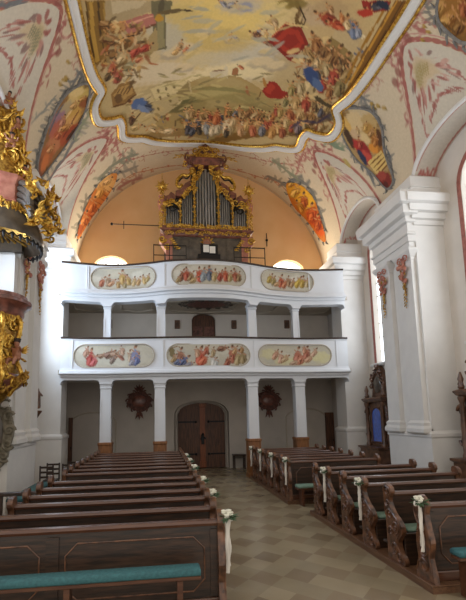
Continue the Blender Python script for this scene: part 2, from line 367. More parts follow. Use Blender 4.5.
# pigment strokes in surface coordinates (centimetres; stroke axes in millimetres):
# [0, centre, two half axes, rgb, strength, softness], [1, figure centre, head vector, side vector, robe rgb, skin rgb], [2, rgb, strength, outline points]
PAINT = {
'F': [
[0,31,1119,3232,-1357,331,1816,196,180,138,9,6],[0,-43,1111,1427,-230,129,1033,205,185,122,8,6],[0,-144,1156,916,51,42,917,185,168,120,7,6],[0,-272,1231,1503,388,-53,1053,184,169,140,8,6],[0,-206,1302,1239,211,0,434,194,184,164,8,6],[0,122,1251,1798,-892,147,630,185,178,164,9,6],
[0,81,1215,1083,-385,62,298,180,176,164,7,6],[0,184,1226,718,-367,95,328,168,164,160,7,6],[0,-2,1193,909,-173,66,445,180,160,108,6,6],[0,-174,1186,442,69,14,598,172,170,160,7,6],[0,-221,1124,426,95,-4,332,176,172,160,7,6],[0,48,1304,1901,-727,66,384,202,191,160,9,6],
[0,253,1223,877,-569,310,866,170,154,120,8,6],[0,23,1070,607,-121,50,272,168,164,164,6,6],[0,-41,1265,838,-96,32,286,180,172,152,6,6],[0,290,1054,1018,-659,508,1117,176,156,120,8,6],[0,-337,1115,749,300,-128,1146,160,144,112,8,6],[0,-131,1222,438,-35,35,205,154,144,132,6,5],
[0,-132,1214,349,-25,29,170,198,184,154,7,5],[0,-166,1239,386,-3,26,181,154,144,132,6,5],[0,-166,1231,307,0,22,151,198,184,154,7,5],[0,19,1190,234,-80,31,106,154,144,132,6,5],[0,18,1183,187,-62,26,88,198,184,154,7,5],[0,106,1153,277,-137,45,121,154,144,132,6,5],
[0,104,1147,221,-107,38,101,198,184,154,7,5],[0,122,1117,215,-109,36,90,154,144,132,6,5],[0,120,1111,171,-86,30,75,198,184,154,7,5],[0,138,1205,284,-163,50,128,154,144,132,6,5],[0,136,1198,227,-127,42,107,198,184,154,7,5],[0,128,1248,410,-237,71,192,154,144,132,6,5],
[0,127,1241,327,-185,59,160,198,184,154,7,5],[0,-67,1168,266,-49,27,119,154,144,132,6,5],[0,-68,1161,212,-38,22,99,198,184,154,7,5],[0,-124,1302,331,-27,27,163,154,144,132,6,5],[0,-124,1294,264,-19,23,136,198,184,154,7,5],[0,176,1246,346,-231,67,159,154,144,132,6,5],
[0,174,1239,276,-181,55,133,198,184,154,7,5],[1,-142,1206,10,-43,41,19,164,139,106,192,152,112],[1,-122,1223,22,-30,30,32,177,120,90,192,152,112],[1,-154,1226,26,-25,27,37,186,158,112,192,152,112],[1,11,1177,6,-34,31,8,186,158,112,192,152,112],[1,30,1181,-24,-15,11,-27,142,142,153,192,152,112],
[1,91,1143,21,-30,28,24,142,142,153,192,152,112],[1,117,1146,-6,-38,34,-7,186,158,112,192,152,112],[1,119,1105,-29,-4,3,-31,186,158,112,192,152,112],[1,140,1115,-14,-28,26,-17,186,158,112,192,152,112],[1,0,1070,27,-24,25,31,142,142,153,192,152,112],[1,18,1077,-28,-20,17,-28,177,120,90,192,152,112],
[1,-29,1070,-28,-20,17,-28,142,142,153,192,152,112],[1,62,1284,-26,-17,12,-31,177,120,90,192,152,112],[0,38,1074,222,-43,29,150,128,136,168,6,4],[2,156,138,96,9,-245,1477,-187,1426,-140,1389,-93,1358,-46,1341,8,1329,69,1326,114,1340,171,1364,232,1392,323,1414,351,1488,7,1689,-248,1602],[0,11,1355,904,-4,3,228,164,150,112,7,5],[0,-16,1415,1025,-337,48,244,165,156,112,7,5],
[0,80,1428,1213,-300,24,250,140,132,90,7,5],[0,16,1392,1208,-56,2,95,124,120,80,7,5],[0,-35,1477,944,-207,31,213,160,146,106,7,5],[0,133,1462,1024,-606,63,247,128,118,80,7,5],[0,-84,1476,597,-9,32,379,138,126,84,7,5],[0,-48,1543,838,-140,51,409,143,125,80,7,5],
[0,187,1396,492,-171,48,333,156,140,98,7,5],[0,-131,1429,370,83,-1,251,110,108,72,7,5],[0,-108,1453,443,1,15,157,95,94,62,7,5],[0,91,1533,1530,-360,20,343,160,138,96,7,5],[0,-144,1489,458,41,16,220,94,90,60,7,5],[2,184,176,156,9,-32,1345,-34,1323,-22,1310,15,1306,23,1340],
[2,192,184,164,9,16,1341,10,1298,15,1285,23,1296,30,1339],[0,-7,1311,229,-51,7,34,138,116,96,9,3],[2,148,108,76,9,41,1323,40,1297,52,1287,61,1301,62,1323],[0,109,1391,129,99,-18,41,138,112,80,9,3],[0,105,1376,58,169,-48,27,150,104,74,9,3],[0,-60,1378,88,0,7,75,124,116,84,7,4],
[0,150,1403,86,-37,17,74,124,116,84,7,4],[0,11,1457,91,-13,11,82,124,116,84,7,4],[0,-96,1414,91,7,5,79,124,116,84,7,4],[2,170,156,122,9,-373,1435,-326,1376,-242,1351,-142,1347,-100,1357,-89,1415,-137,1469,-206,1526,-247,1566,-338,1514],[2,192,180,144,9,-242,1360,-149,1351,-107,1357,-147,1407,-221,1425],[2,138,124,88,9,-147,1407,-106,1361,-96,1414,-130,1465],
[2,184,170,136,9,-328,1394,-242,1378,-228,1422,-316,1451],[2,176,160,122,9,-317,1462,-228,1432,-182,1479,-263,1535],[0,-213,1380,41,-6,25,97,110,96,64,8,3],[0,-184,1379,41,-8,26,95,110,96,64,8,3],[0,-155,1377,40,-11,28,93,110,96,64,8,3],[0,-206,1416,42,-7,26,101,110,96,64,8,3],
[0,-176,1410,41,-9,27,99,110,96,64,8,3],[0,-282,1419,41,-10,34,104,110,96,64,8,3],[0,-244,1467,41,-14,37,107,110,96,64,8,3],[0,-213,1469,40,-17,38,105,110,96,64,8,3],[0,-168,1441,38,-21,40,98,110,96,64,8,3],[0,-92,1483,93,-96,31,54,108,94,60,6,3],
[0,-324,1395,193,79,1,49,108,94,60,6,3],[0,-328,1393,143,-38,12,32,156,140,100,6,3],[0,-149,1423,240,13,6,53,156,140,100,6,3],[0,-347,1458,158,-10,8,29,138,122,84,6,3],[0,-145,1523,242,-1,5,39,156,140,100,6,3],[0,-250,1432,170,-61,11,30,108,94,60,6,3],
[0,-110,1425,225,-16,6,38,120,106,72,6,3],[0,-248,1399,128,-67,12,27,108,94,60,6,3],[0,-262,1507,199,-46,12,42,156,140,100,6,3],[0,-290,1366,240,20,7,39,194,182,148,6,3],[0,-149,1464,120,-96,14,29,138,122,84,6,3],[0,-134,1461,112,-153,27,38,194,182,148,6,3],
[0,-179,1541,107,-70,14,33,156,140,100,6,3],[0,-257,1445,259,-40,17,66,156,140,100,6,3],[0,-85,1543,141,-67,15,47,194,182,148,6,3],[0,-318,1487,198,56,6,68,108,94,60,6,3],[0,-296,1436,181,-13,12,47,138,122,84,6,3],[0,-127,1548,205,-106,20,60,108,94,60,6,3],
[0,-188,1518,238,-4,11,71,108,94,60,6,3],[0,-93,1470,104,-146,25,34,108,94,60,6,3],[0,-259,1418,142,-40,17,51,108,94,60,6,3],[0,-248,1483,213,-59,13,42,194,182,148,6,3],[0,-100,1532,236,-153,18,47,120,106,72,6,3],[0,-86,1445,128,-138,18,30,138,122,84,6,3],
[0,-154,1532,117,-131,26,45,156,140,100,6,3],[2,162,148,120,9,-366,998,-234,1045,-229,1075,-326,1078,-376,1067],[2,180,168,144,9,-349,1006,-246,1042,-264,1054,-348,1045],[2,111,106,84,9,-234,1045,-171,1057,-176,1093,-191,1096,-186,1212,-225,1210,-230,1106],[2,140,134,104,9,-217,1084,-194,1095,-193,1203,-215,1205],[0,-203,1069,-38,227,-86,-33,92,86,68,9,3],
[0,-173,1088,412,5,8,63,106,92,64,9,3],[0,-124,1092,139,29,-2,38,76,64,48,9,3],[2,165,113,106,9,-326,1078,-229,1081,-218,1115,-305,1125],[0,-267,1091,484,-22,8,32,196,154,136,9,3],[0,-261,1124,453,-56,12,40,116,80,60,9,3],[0,-209,1102,119,26,0,126,176,140,60,9,3],
[2,156,140,104,9,-270,1187,-218,1128,-212,1206,-255,1230],[2,128,102,50,9,-422,971,-366,998,-375,1056,-374,1146,-422,1174,-435,1127,-430,1050],[2,169,140,74,9,-411,977,-400,982,-409,1062,-409,1161,-427,1157,-423,1066],[0,-388,1023,-32,383,-33,-14,79,62,32,9,2],[0,-391,1094,10,389,-35,-13,79,62,32,9,2],[0,-371,1023,-28,292,-29,-12,156,130,72,9,2],
[0,-375,1080,-14,331,-31,-13,156,130,72,9,2],[0,-423,1008,-33,397,-22,-10,90,70,34,9,2],[0,-426,1096,1,558,-24,-10,90,70,34,9,2],[1,-363,1068,64,40,-21,57,141,111,72,176,136,96],[1,-328,1090,70,14,5,78,170,134,90,176,136,96],[1,-380,1090,35,-33,48,55,128,102,62,176,136,96],
[1,-351,1124,72,61,-38,60,142,108,72,176,136,96],[1,-306,1138,72,-18,37,96,164,125,81,176,136,96],[1,-283,1182,47,-42,53,72,161,80,64,176,136,96],[1,-251,1187,48,-17,27,65,155,74,59,176,136,96],[1,-362,1160,64,6,15,79,117,91,59,176,136,96],[1,-331,1190,50,-29,44,76,183,164,131,176,136,96],
[1,-307,1231,56,-13,28,79,141,136,112,176,136,96],[1,-369,1207,31,-53,63,60,167,102,81,176,136,96],[1,-352,1248,41,-47,58,73,158,92,76,176,136,96],[1,-391,1165,32,-30,42,53,142,114,68,176,136,96],[1,-317,1266,38,-31,40,63,173,161,134,176,136,96],[1,-386,1228,37,-21,34,59,103,85,59,176,136,96],
[1,-272,1223,41,-2,13,53,177,120,90,176,136,96],[0,-380,1136,157,-62,15,26,76,52,32,9,2],[0,-342,1129,246,-28,9,26,76,52,32,9,2],[0,-296,1132,235,53,2,25,76,52,32,9,2],[0,-338,1073,261,45,3,25,192,148,104,9,2],[0,-309,1089,60,130,-21,5,192,148,104,9,2],
[2,138,110,68,9,-390,1308,-356,1287,-312,1294,-294,1365,-343,1385,-389,1364],[2,166,138,90,9,-383,1317,-350,1299,-313,1306,-305,1350,-349,1362],[0,-364,1319,141,-168,15,20,92,68,38,9,3],[0,-348,1323,137,-163,15,20,92,68,38,9,3],[0,-333,1326,133,-158,15,20,92,68,38,9,3],[0,-318,1328,130,-153,14,20,92,68,38,9,3],
[0,-366,1373,257,84,4,49,106,78,42,9,2],[0,-318,1371,256,-117,21,48,106,78,42,9,2],[0,-363,1344,149,93,-25,217,108,84,52,9,3],[1,-282,1424,-94,-99,39,-104,100,108,129,176,136,96],[0,-289,1410,282,-32,69,262,86,106,148,9,3],[0,-275,1442,196,248,-64,102,116,132,164,9,3],
[1,-321,1469,15,-65,56,45,92,67,47,176,136,96],[0,-297,1473,-146,153,-24,-39,92,70,48,9,2],[0,-319,1493,-104,64,-21,-44,92,70,48,9,2],[0,-363,1165,-127,-12,-18,-74,148,116,74,7,4],[0,-378,1135,-68,72,-42,-48,160,100,60,7,4],[0,-305,1303,-129,-55,1,-79,124,98,56,7,4],
[0,-338,1096,68,83,-27,22,138,92,60,7,4],[0,-281,1100,114,132,-24,22,184,156,104,7,4],[0,-331,1123,19,118,-55,-9,184,156,104,7,4],[0,-245,1220,69,138,-38,18,140,124,88,7,4],[0,-342,1131,114,108,-23,34,204,186,148,7,4],[0,-339,1094,-61,119,-55,-43,196,176,132,7,4],
[0,-309,1143,-78,-6,-7,-31,140,124,88,7,4],[0,-250,1222,90,211,-42,14,138,92,60,7,4],[0,-319,1122,95,190,-33,10,192,168,136,7,4],[0,-248,1236,128,208,-35,24,138,92,60,7,4],[0,-358,1261,90,106,-31,40,92,74,48,7,4],[0,-342,1066,103,95,-21,28,204,186,148,7,4],
[0,-378,1254,-104,22,-20,-46,196,176,132,7,4],[0,-285,1153,-8,199,-44,-16,192,168,136,7,4],[0,-298,1246,153,139,-17,34,204,186,148,7,4],[0,-297,1213,-67,49,-27,-41,160,100,60,7,4],[0,-277,1211,116,60,-8,46,124,98,56,7,4],[0,-248,1210,167,63,-3,47,140,124,88,7,4],
[0,-309,1308,-108,164,-55,-63,92,74,48,7,4],[0,-341,1254,104,149,-42,36,124,98,56,7,4],[0,-350,1058,-119,34,-25,-47,92,74,48,7,4],[0,-255,1127,4,149,-42,-11,184,156,104,7,4],[0,-316,1162,-23,99,-52,-31,106,82,48,7,4],[0,-280,1267,-58,84,-48,-53,124,98,56,7,4],
[0,-231,1257,171,84,-6,38,160,100,60,7,4],[0,-282,1105,-176,-5,-13,-53,92,74,48,7,4],[0,-379,1174,14,128,-51,-14,160,136,88,7,4],[0,-324,1214,-96,53,-32,-54,124,98,56,7,4],[0,-280,1289,124,121,-19,35,140,124,88,7,4],[0,-329,1147,-96,116,-24,-26,106,82,48,7,4],
[0,-383,1185,-32,190,-48,-29,140,124,88,7,4],[0,-345,1074,104,154,-25,13,196,176,132,7,4],[0,-278,1293,11,161,-32,-8,160,136,88,7,4],[0,-296,1096,-49,58,-23,-23,140,124,88,7,4],[0,-327,1158,3,191,-29,-10,204,186,148,7,4],[0,-395,1185,117,93,-21,58,160,100,60,7,4],
[0,-265,1260,181,126,-14,47,148,116,74,7,4],[0,-379,1178,35,132,-37,-3,140,124,88,7,4],[0,-291,1272,53,212,-40,0,106,82,48,7,4],[0,-285,1175,-133,17,-19,-54,140,124,88,7,4],[0,-352,1087,79,54,-10,26,148,116,74,7,4],[0,-320,1234,154,73,-6,70,140,124,88,7,4],
[0,-254,1164,9,125,-50,-10,124,98,56,7,4],[0,-347,1135,-96,-9,-9,-38,106,82,48,7,4],[0,-280,1256,-63,84,-53,-61,184,156,104,7,4],[0,-268,1164,-158,-25,-7,-57,92,74,48,7,4],[0,-272,1119,-95,43,-23,-41,148,116,74,7,4],[0,-277,1116,64,74,-20,20,124,98,56,7,4],
[0,-322,1286,-113,96,-25,-38,184,156,104,7,4],[0,-369,1208,-78,47,-24,-39,160,100,60,7,4],[0,-361,1065,-67,106,-29,-25,92,74,48,7,4],[0,-399,1202,13,118,-49,-16,192,168,136,7,4],[0,-310,1142,99,74,-22,51,92,74,48,7,4],[0,-393,1137,-105,76,-33,-45,176,120,96,7,4],
[0,-381,1095,15,113,-25,-6,160,136,88,7,4],[0,-257,1137,-87,94,-24,-27,148,116,74,7,4],[0,-371,1108,134,120,-28,44,140,124,88,7,4],[0,-402,1192,-74,94,-35,-39,138,92,60,7,4],[0,-315,1157,-81,135,-54,-49,106,82,48,7,4],[0,-312,1272,-147,-74,3,-36,92,74,48,7,4],
[0,-405,1195,-111,-1,-12,-37,124,98,56,7,4],[0,-346,1216,-175,37,-26,-62,106,82,48,7,4],[0,-389,1183,105,80,-11,34,184,156,104,7,4],[0,-266,1104,-99,54,-32,-51,160,136,88,7,4],[0,-272,1238,-117,72,-28,-48,192,168,136,7,4],[0,251,1520,84,-49,13,55,124,98,56,7,4],
[0,317,1424,80,-17,1,39,106,82,48,7,4],[0,117,1532,142,-32,9,79,160,136,88,7,4],[0,-217,1500,120,116,-25,68,140,124,88,7,4],[0,-227,1554,98,98,-16,47,196,176,132,7,4],[0,175,1579,-38,136,-44,-26,196,176,132,7,4],[0,184,1488,-60,154,-36,-26,184,156,104,7,4],
[0,-7,1656,39,208,-43,12,88,96,122,7,4],[0,218,1477,50,145,-21,15,196,176,132,7,4],[0,327,1420,155,-89,7,30,140,124,88,7,4],[0,-67,1626,71,183,-28,21,148,116,74,7,4],[0,-35,1600,-106,170,-31,-44,88,96,122,7,4],[0,-73,1660,-152,124,-31,-75,138,92,60,7,4],
[0,9,1544,95,100,-15,32,138,92,60,7,4],[0,-181,1595,-113,16,-20,-91,184,156,104,7,4],[0,96,1567,13,130,-32,5,140,68,52,7,4],[0,-241,1552,-32,131,-40,-34,184,156,104,7,4],[0,237,1523,44,182,-44,25,140,68,52,7,4],[0,40,1655,-138,193,-40,-67,160,100,60,7,4],
[0,-197,1534,46,253,-24,1,88,96,122,7,4],[0,128,1524,89,-4,1,55,140,124,88,7,4],[0,372,1465,115,141,-17,26,140,68,52,7,4],[0,-65,1531,172,73,-6,50,184,156,104,7,4],[0,242,1547,-52,195,-31,-15,204,186,148,7,4],[0,-173,1535,83,230,-37,18,160,136,88,7,4],
[0,217,1500,-54,169,-29,-17,160,100,60,7,4],[0,197,1508,152,-9,0,66,140,68,52,7,4],[0,414,1324,110,-56,11,63,88,96,122,7,4],[0,217,1567,156,26,-10,85,148,116,74,7,4],[0,217,1531,-7,218,-47,0,138,92,60,7,4],[0,54,1585,22,260,-37,3,106,82,48,7,4],
[0,-178,1629,67,187,-27,15,106,82,48,7,4],[0,164,1553,104,39,-13,70,160,100,60,7,4],[0,307,1427,159,-68,5,36,204,186,148,7,4],[0,388,1360,-86,177,-48,-33,148,116,74,7,4],[0,362,1423,-67,194,-20,-9,160,100,60,7,4],[0,-123,1533,126,110,-11,34,88,96,122,7,4],
[0,63,1555,-67,131,-50,-57,204,186,148,7,4],[0,400,1378,-66,76,-15,-24,124,98,56,7,4],[0,-92,1570,172,160,-29,82,88,96,122,7,4],[0,-186,1563,-14,163,-29,-16,140,124,88,7,4],[0,398,1323,95,-86,17,35,140,68,52,7,4],[0,-199,1601,-71,99,-23,-37,92,74,48,7,4],
[0,444,1357,104,-20,-2,36,92,74,48,7,4],[0,222,1540,94,-19,3,59,124,98,56,7,4],[0,118,1507,56,139,-44,35,124,98,56,7,4],[0,-139,1653,-15,193,-34,-17,138,92,60,7,4],[0,336,1399,47,82,-21,23,88,96,122,7,4],[0,-130,1618,161,46,0,103,204,186,148,7,4],
[0,-176,1640,138,186,-14,27,204,186,148,7,4],[0,-197,1532,-155,-25,-7,-67,160,136,88,7,4],[0,-127,1635,13,301,-68,-14,160,100,60,7,4],[0,218,1522,92,-40,14,78,138,92,60,7,4],[0,335,1482,99,157,-19,24,88,96,122,7,4],[0,-121,1566,74,151,-47,43,124,98,56,7,4],
[0,417,1325,71,75,-29,42,106,82,48,7,4],[0,-256,1563,-123,87,-18,-39,160,100,60,7,4],[0,29,1636,-83,67,-13,-35,92,74,48,7,4],[0,415,1365,112,-42,5,75,140,124,88,7,4],[0,-221,1521,25,177,-56,-5,184,156,104,7,4],[0,2,1562,137,205,-43,61,204,186,148,7,4],
[0,-185,1525,-51,138,-36,-36,92,74,48,7,4],[0,131,1550,-134,156,-19,-34,160,136,88,7,4],[0,159,1573,140,20,-6,81,160,136,88,7,4],[0,-225,1523,113,188,-23,26,106,82,48,7,4],[0,-195,1560,123,63,-4,55,160,136,88,7,4],[0,156,1532,108,0,-1,90,140,124,88,7,4],
[0,123,1584,-175,125,-31,-90,106,82,48,7,4],[0,338,1444,-16,185,-25,0,148,116,74,7,4],[0,121,1540,-102,79,-23,-60,138,92,60,7,4],[0,-145,1570,10,205,-33,-7,92,74,48,7,4],[0,-201,1595,169,155,-15,52,184,156,104,7,4],[0,-67,1567,-109,138,-25,-42,160,136,88,7,4],
[0,192,1516,-7,148,-34,-2,92,74,48,7,4],[0,392,1427,30,188,-59,30,184,156,104,7,4],[0,154,1479,158,-41,7,60,160,100,60,7,4],[0,-205,1573,156,144,-19,64,140,124,88,7,4],[0,161,1555,-50,229,-52,-24,140,124,88,7,4],[0,-177,1527,24,237,-62,-8,140,68,52,7,4],
[0,347,1479,-12,154,-40,2,106,82,48,7,4],[0,-47,1558,160,-2,6,68,92,74,48,7,4],[0,88,1527,111,79,-27,82,148,116,74,7,4],[0,64,1526,-141,37,-10,-59,204,186,148,7,4],[0,213,1473,134,5,-4,72,92,74,48,7,4],[0,391,1354,109,-91,19,47,204,186,148,7,4],
[0,148,1614,19,235,-43,8,88,96,122,7,4],[0,-67,1570,-26,144,-41,-25,204,186,148,7,4],[0,-57,1623,-56,246,-28,-20,88,96,122,7,4],[0,-174,1519,-111,34,-24,-79,196,176,132,7,4],[0,-205,1635,60,261,-56,9,106,82,48,7,4],[0,-181,1615,-110,26,-15,-58,184,156,104,7,4],
[0,66,1622,111,3,1,50,124,98,56,7,4],[0,318,1495,38,114,-38,30,148,116,74,7,4],[0,67,1649,16,255,-56,3,184,156,104,7,4],[0,409,1419,58,94,-45,53,124,98,56,7,4],[0,176,1492,-24,203,-38,-8,124,98,56,7,4],[0,-58,1592,-121,10,-7,-50,204,186,148,7,4],
[0,401,1329,1,110,-29,7,88,96,122,7,4],[0,250,1448,140,109,-27,59,106,82,48,7,4],[0,81,1639,1,211,-38,-2,140,68,52,7,4],[0,204,1525,87,161,-22,25,140,124,88,7,4],[0,-101,1615,-68,120,-56,-77,196,176,132,7,4],[0,-68,1613,-63,131,-38,-46,160,100,60,7,4],
[0,-114,1611,139,91,-9,50,184,156,104,7,4],[0,245,1504,19,127,-24,9,140,124,88,7,4],[0,182,1565,66,255,-60,35,106,82,48,7,4],[0,180,1482,107,94,-19,42,184,156,104,7,4],[0,398,1337,2,195,-51,12,160,136,88,7,4],[0,86,1522,-112,53,-12,-48,140,124,88,7,4],
[0,220,1494,-51,186,-49,-24,140,124,88,7,4],[0,154,1285,222,-71,7,39,124,116,80,7,4],[0,173,1418,157,-223,24,31,154,144,104,7,4],[0,130,1311,168,-156,21,37,124,116,80,7,4],[0,97,1374,162,-19,3,37,154,144,104,7,4],[0,-116,1347,244,-135,15,36,176,164,120,7,4],
[0,-60,1459,240,-47,11,58,124,116,80,7,4],[0,180,1416,219,12,-2,30,124,116,80,7,4],[0,-201,1310,137,85,-9,35,124,116,80,7,4],[0,212,1335,118,-106,21,41,176,164,120,7,4],[0,109,1461,268,-54,6,61,176,164,120,7,4],[0,-116,1440,231,8,6,65,168,156,112,7,4],
[0,-125,1425,153,108,-11,38,154,144,104,7,4],[0,-10,1381,190,40,-2,33,154,144,104,7,4],[0,225,1366,155,-170,20,32,124,116,80,7,4],[0,234,1290,148,-80,12,42,168,156,112,7,4],[0,181,1450,278,25,-4,45,176,164,120,7,4],[0,219,1381,145,-97,12,35,168,156,112,7,4],
[0,151,1430,203,-276,33,45,138,128,88,7,4],[0,-46,1343,181,19,1,31,168,156,112,7,4],[0,-120,1428,309,125,-6,54,176,164,120,7,4],[0,28,1491,274,108,-10,63,124,116,80,7,4],[0,-149,1305,198,-94,19,46,124,116,80,7,4],[0,-89,1438,192,120,-14,58,124,116,80,7,4],
[0,-129,1394,271,13,3,37,168,156,112,7,4],[0,-167,1413,208,128,-6,29,176,164,120,7,4],[0,-75,1335,144,-32,8,37,154,144,104,7,4],[0,-63,1441,191,-115,12,31,154,144,104,7,4],[0,-202,1394,207,52,1,34,168,156,112,7,4],[0,91,1422,224,79,-11,58,154,144,104,7,4],
[0,60,1320,175,-74,8,29,124,116,80,7,4],[0,-175,1362,234,-43,11,43,154,144,104,7,4],[0,190,1337,198,-284,28,32,154,144,104,7,4],[0,90,1469,202,-130,20,58,176,164,120,7,4],[0,-44,1428,229,104,-8,43,138,128,88,7,4],[0,78,1379,141,-55,10,41,154,144,104,7,4],
[0,-66,1393,229,34,0,34,124,116,80,7,4],[0,-148,1372,236,62,-1,50,154,144,104,7,4],[0,-192,1322,176,73,-4,44,154,144,104,7,4],[0,-6,1380,227,34,-2,60,176,164,120,7,4],[0,224,1410,271,-115,6,34,124,116,80,7,4],[0,279,1361,134,-210,21,22,168,156,112,7,4],
[0,270,1393,253,-224,23,52,138,128,88,7,4],[0,-148,1468,199,51,0,38,124,116,80,7,4],[0,-223,1417,162,15,5,36,176,164,120,7,4],[0,23,1336,143,-50,8,31,124,116,80,7,4],[0,-97,1416,229,42,0,60,176,164,120,7,4],[0,-74,1387,163,29,0,59,154,144,104,7,4],
[0,-131,1324,164,16,4,55,168,156,112,7,4],[0,151,1320,115,-55,8,28,138,128,88,7,4],[0,-160,1427,271,-100,16,52,176,164,120,7,4],[0,246,1397,170,-38,2,34,168,156,112,7,4],[0,-61,1385,278,-111,16,54,168,156,112,7,4],[0,10,1347,202,-180,24,43,176,164,120,7,4],
[0,-111,1434,195,-103,19,52,154,144,104,7,4],[0,-6,1334,133,-104,17,33,176,164,120,7,4],[0,37,1485,244,36,-2,44,124,116,80,7,4],[0,-42,1362,246,-117,15,44,124,116,80,7,4],[0,-153,1318,156,44,-1,26,168,156,112,7,4],[0,-175,1348,234,14,4,34,138,128,88,7,4],
[0,-112,1486,223,-111,19,56,176,164,120,7,4],[0,-164,1622,2080,306,-6,251,138,116,76,8,4],[0,124,1625,2554,-1826,48,242,122,96,48,9,4],[1,-101,1520,-22,-74,49,-23,170,152,118,196,154,112],[1,-83,1515,-6,-77,55,0,152,127,90,196,154,112],[1,-55,1532,-15,-59,40,-16,142,74,56,168,120,80],
[1,-47,1537,-21,-73,49,-24,152,127,90,196,154,112],[1,-25,1529,-31,-76,50,-40,152,127,90,184,140,98],[1,-9,1540,-5,-61,43,-3,142,74,56,184,140,98],[1,13,1523,5,-61,45,11,142,74,56,168,120,80],[1,30,1535,-21,-66,45,-28,92,95,106,196,154,112],[1,51,1495,-9,-81,59,-13,164,114,68,184,140,98],
[1,60,1505,-21,-64,44,-29,120,102,65,196,154,112],[1,86,1499,15,-60,45,22,105,105,112,196,154,112],[1,101,1493,-21,-69,50,-32,152,127,90,168,120,80],[1,121,1507,20,-61,45,29,152,127,90,196,154,112],[1,135,1477,22,-66,50,31,128,97,62,184,140,98],[1,158,1485,16,-72,54,20,170,152,118,184,140,98],
[1,173,1484,13,-78,59,14,128,97,62,168,120,80],[1,188,1471,7,-52,38,7,120,102,65,196,154,112],[1,215,1465,-22,-52,39,-35,170,152,118,168,120,80],[1,224,1453,6,-60,45,3,164,114,68,168,120,80],[1,227,1424,-22,-55,43,-36,142,74,56,184,140,98],[1,264,1439,13,-65,49,10,152,127,90,184,140,98],
[1,272,1423,-23,-36,28,-36,170,152,118,184,140,98],[1,288,1413,-23,-47,38,-37,142,74,56,184,140,98],[1,303,1385,-24,-50,41,-39,170,152,118,196,154,112],[1,327,1387,-11,-64,52,-26,105,105,112,168,120,80],[1,337,1377,-20,-55,46,-37,128,97,62,168,120,80],[1,-103,1585,-21,-77,50,-21,183,158,112,168,120,80],
[1,-87,1606,-6,-97,68,2,192,177,150,168,120,80],[1,-72,1610,2,-76,54,12,152,127,90,184,140,98],[1,-55,1579,-25,-85,55,-30,105,105,112,196,154,112],[1,-24,1591,15,-91,67,31,192,177,150,196,154,112],[1,-16,1581,-5,-78,54,-2,158,91,65,196,154,112],[1,7,1603,-21,-103,69,-28,105,105,112,168,120,80],
[1,24,1580,5,-101,73,12,142,74,56,196,154,112],[1,42,1580,-21,-71,47,-30,105,105,112,168,120,80],[1,60,1561,10,-81,59,17,192,177,150,168,120,80],[1,78,1591,-5,-103,73,-9,170,152,118,168,120,80],[1,104,1560,-22,-95,67,-36,152,127,90,168,120,80],[1,121,1567,-28,-96,66,-46,192,177,150,168,120,80],
[1,137,1550,11,-86,63,13,183,158,112,168,120,80],[1,155,1536,0,-83,60,-5,120,102,65,168,120,80],[1,174,1530,23,-87,64,29,183,158,112,184,140,98],[1,186,1545,-1,-94,69,-9,152,127,90,196,154,112],[1,207,1510,-32,-60,43,-51,158,91,65,168,120,80],[1,227,1494,-25,-70,52,-43,142,74,56,168,120,80],
[1,243,1516,8,-96,71,-1,183,158,112,184,140,98],[1,256,1505,-30,-55,41,-50,183,158,112,196,154,112],[1,273,1461,-18,-65,50,-34,142,74,56,196,154,112],[1,295,1469,-36,-67,52,-61,120,102,65,184,140,98],[1,308,1450,5,-84,65,-8,158,91,65,196,154,112],[1,325,1436,-44,-60,49,-71,192,177,150,184,140,98],
[1,343,1424,-32,-74,60,-59,105,105,112,196,154,112],[1,358,1418,17,-76,58,10,120,102,65,196,154,112],[1,369,1390,-25,-48,41,-44,120,102,65,168,120,80],[1,385,1372,3,-80,65,-15,128,97,62,196,154,112],[1,400,1377,-23,-51,44,-43,170,152,118,168,120,80],[1,-91,1606,5,-99,71,21,77,75,81,176,136,96],
[1,-70,1620,23,-74,56,46,85,89,101,176,136,96],[1,-50,1615,-26,-82,51,-33,73,64,53,176,136,96],[1,-19,1601,-23,-106,71,-30,139,142,146,176,136,96],[1,7,1611,0,-101,71,4,192,180,156,176,136,96],[1,25,1596,-13,-99,68,-17,177,167,146,176,136,96],[1,60,1583,-15,-120,84,-24,200,186,159,176,136,96],
[1,65,1619,-7,-77,52,-10,80,71,59,176,136,96],[1,82,1547,6,-86,62,9,186,167,134,176,136,96],[1,14,1539,-1,-100,73,3,170,110,72,176,136,96],[1,117,1584,-18,-95,66,-30,177,145,112,176,136,96],[1,162,1564,-33,-93,64,-55,164,105,78,176,136,96],[1,200,1544,-11,-92,67,-25,117,117,125,176,136,96],
[1,240,1532,-14,-98,72,-33,173,136,87,176,136,96],[1,276,1507,-25,-81,61,-48,142,89,62,176,136,96],[1,-247,1566,-55,-57,21,-68,183,167,137,176,136,96],[1,-206,1596,-53,-37,9,-72,173,155,120,176,136,96],[1,-164,1610,58,-3,13,96,189,173,143,176,136,96],[1,-304,1524,51,2,15,82,177,158,118,176,136,96],
[2,140,46,30,9,155,1362,171,1308,196,1306,225,1327,250,1322,250,1346,218,1370,183,1383],[2,160,64,44,9,162,1359,177,1315,197,1323,187,1367],[0,245,1325,78,-101,17,21,122,40,24,9,3],[0,153,1382,-28,224,-18,-4,96,68,40,9,3],[0,157,1324,91,186,-44,35,160,120,64,9,3],[2,126,42,24,9,133,1162,165,1095,205,1085,244,1121,212,1205],
[2,154,56,36,9,146,1161,171,1106,206,1095,232,1124,207,1188],[2,138,48,30,9,160,1156,179,1120,202,1113,218,1131,200,1168],[0,150,1128,161,-342,21,12,184,106,72,9,2],[0,185,1090,215,-58,4,24,184,106,72,9,2],[0,172,1184,416,212,-13,29,92,28,16,9,2],[0,229,1162,163,-426,25,11,92,28,16,9,2],
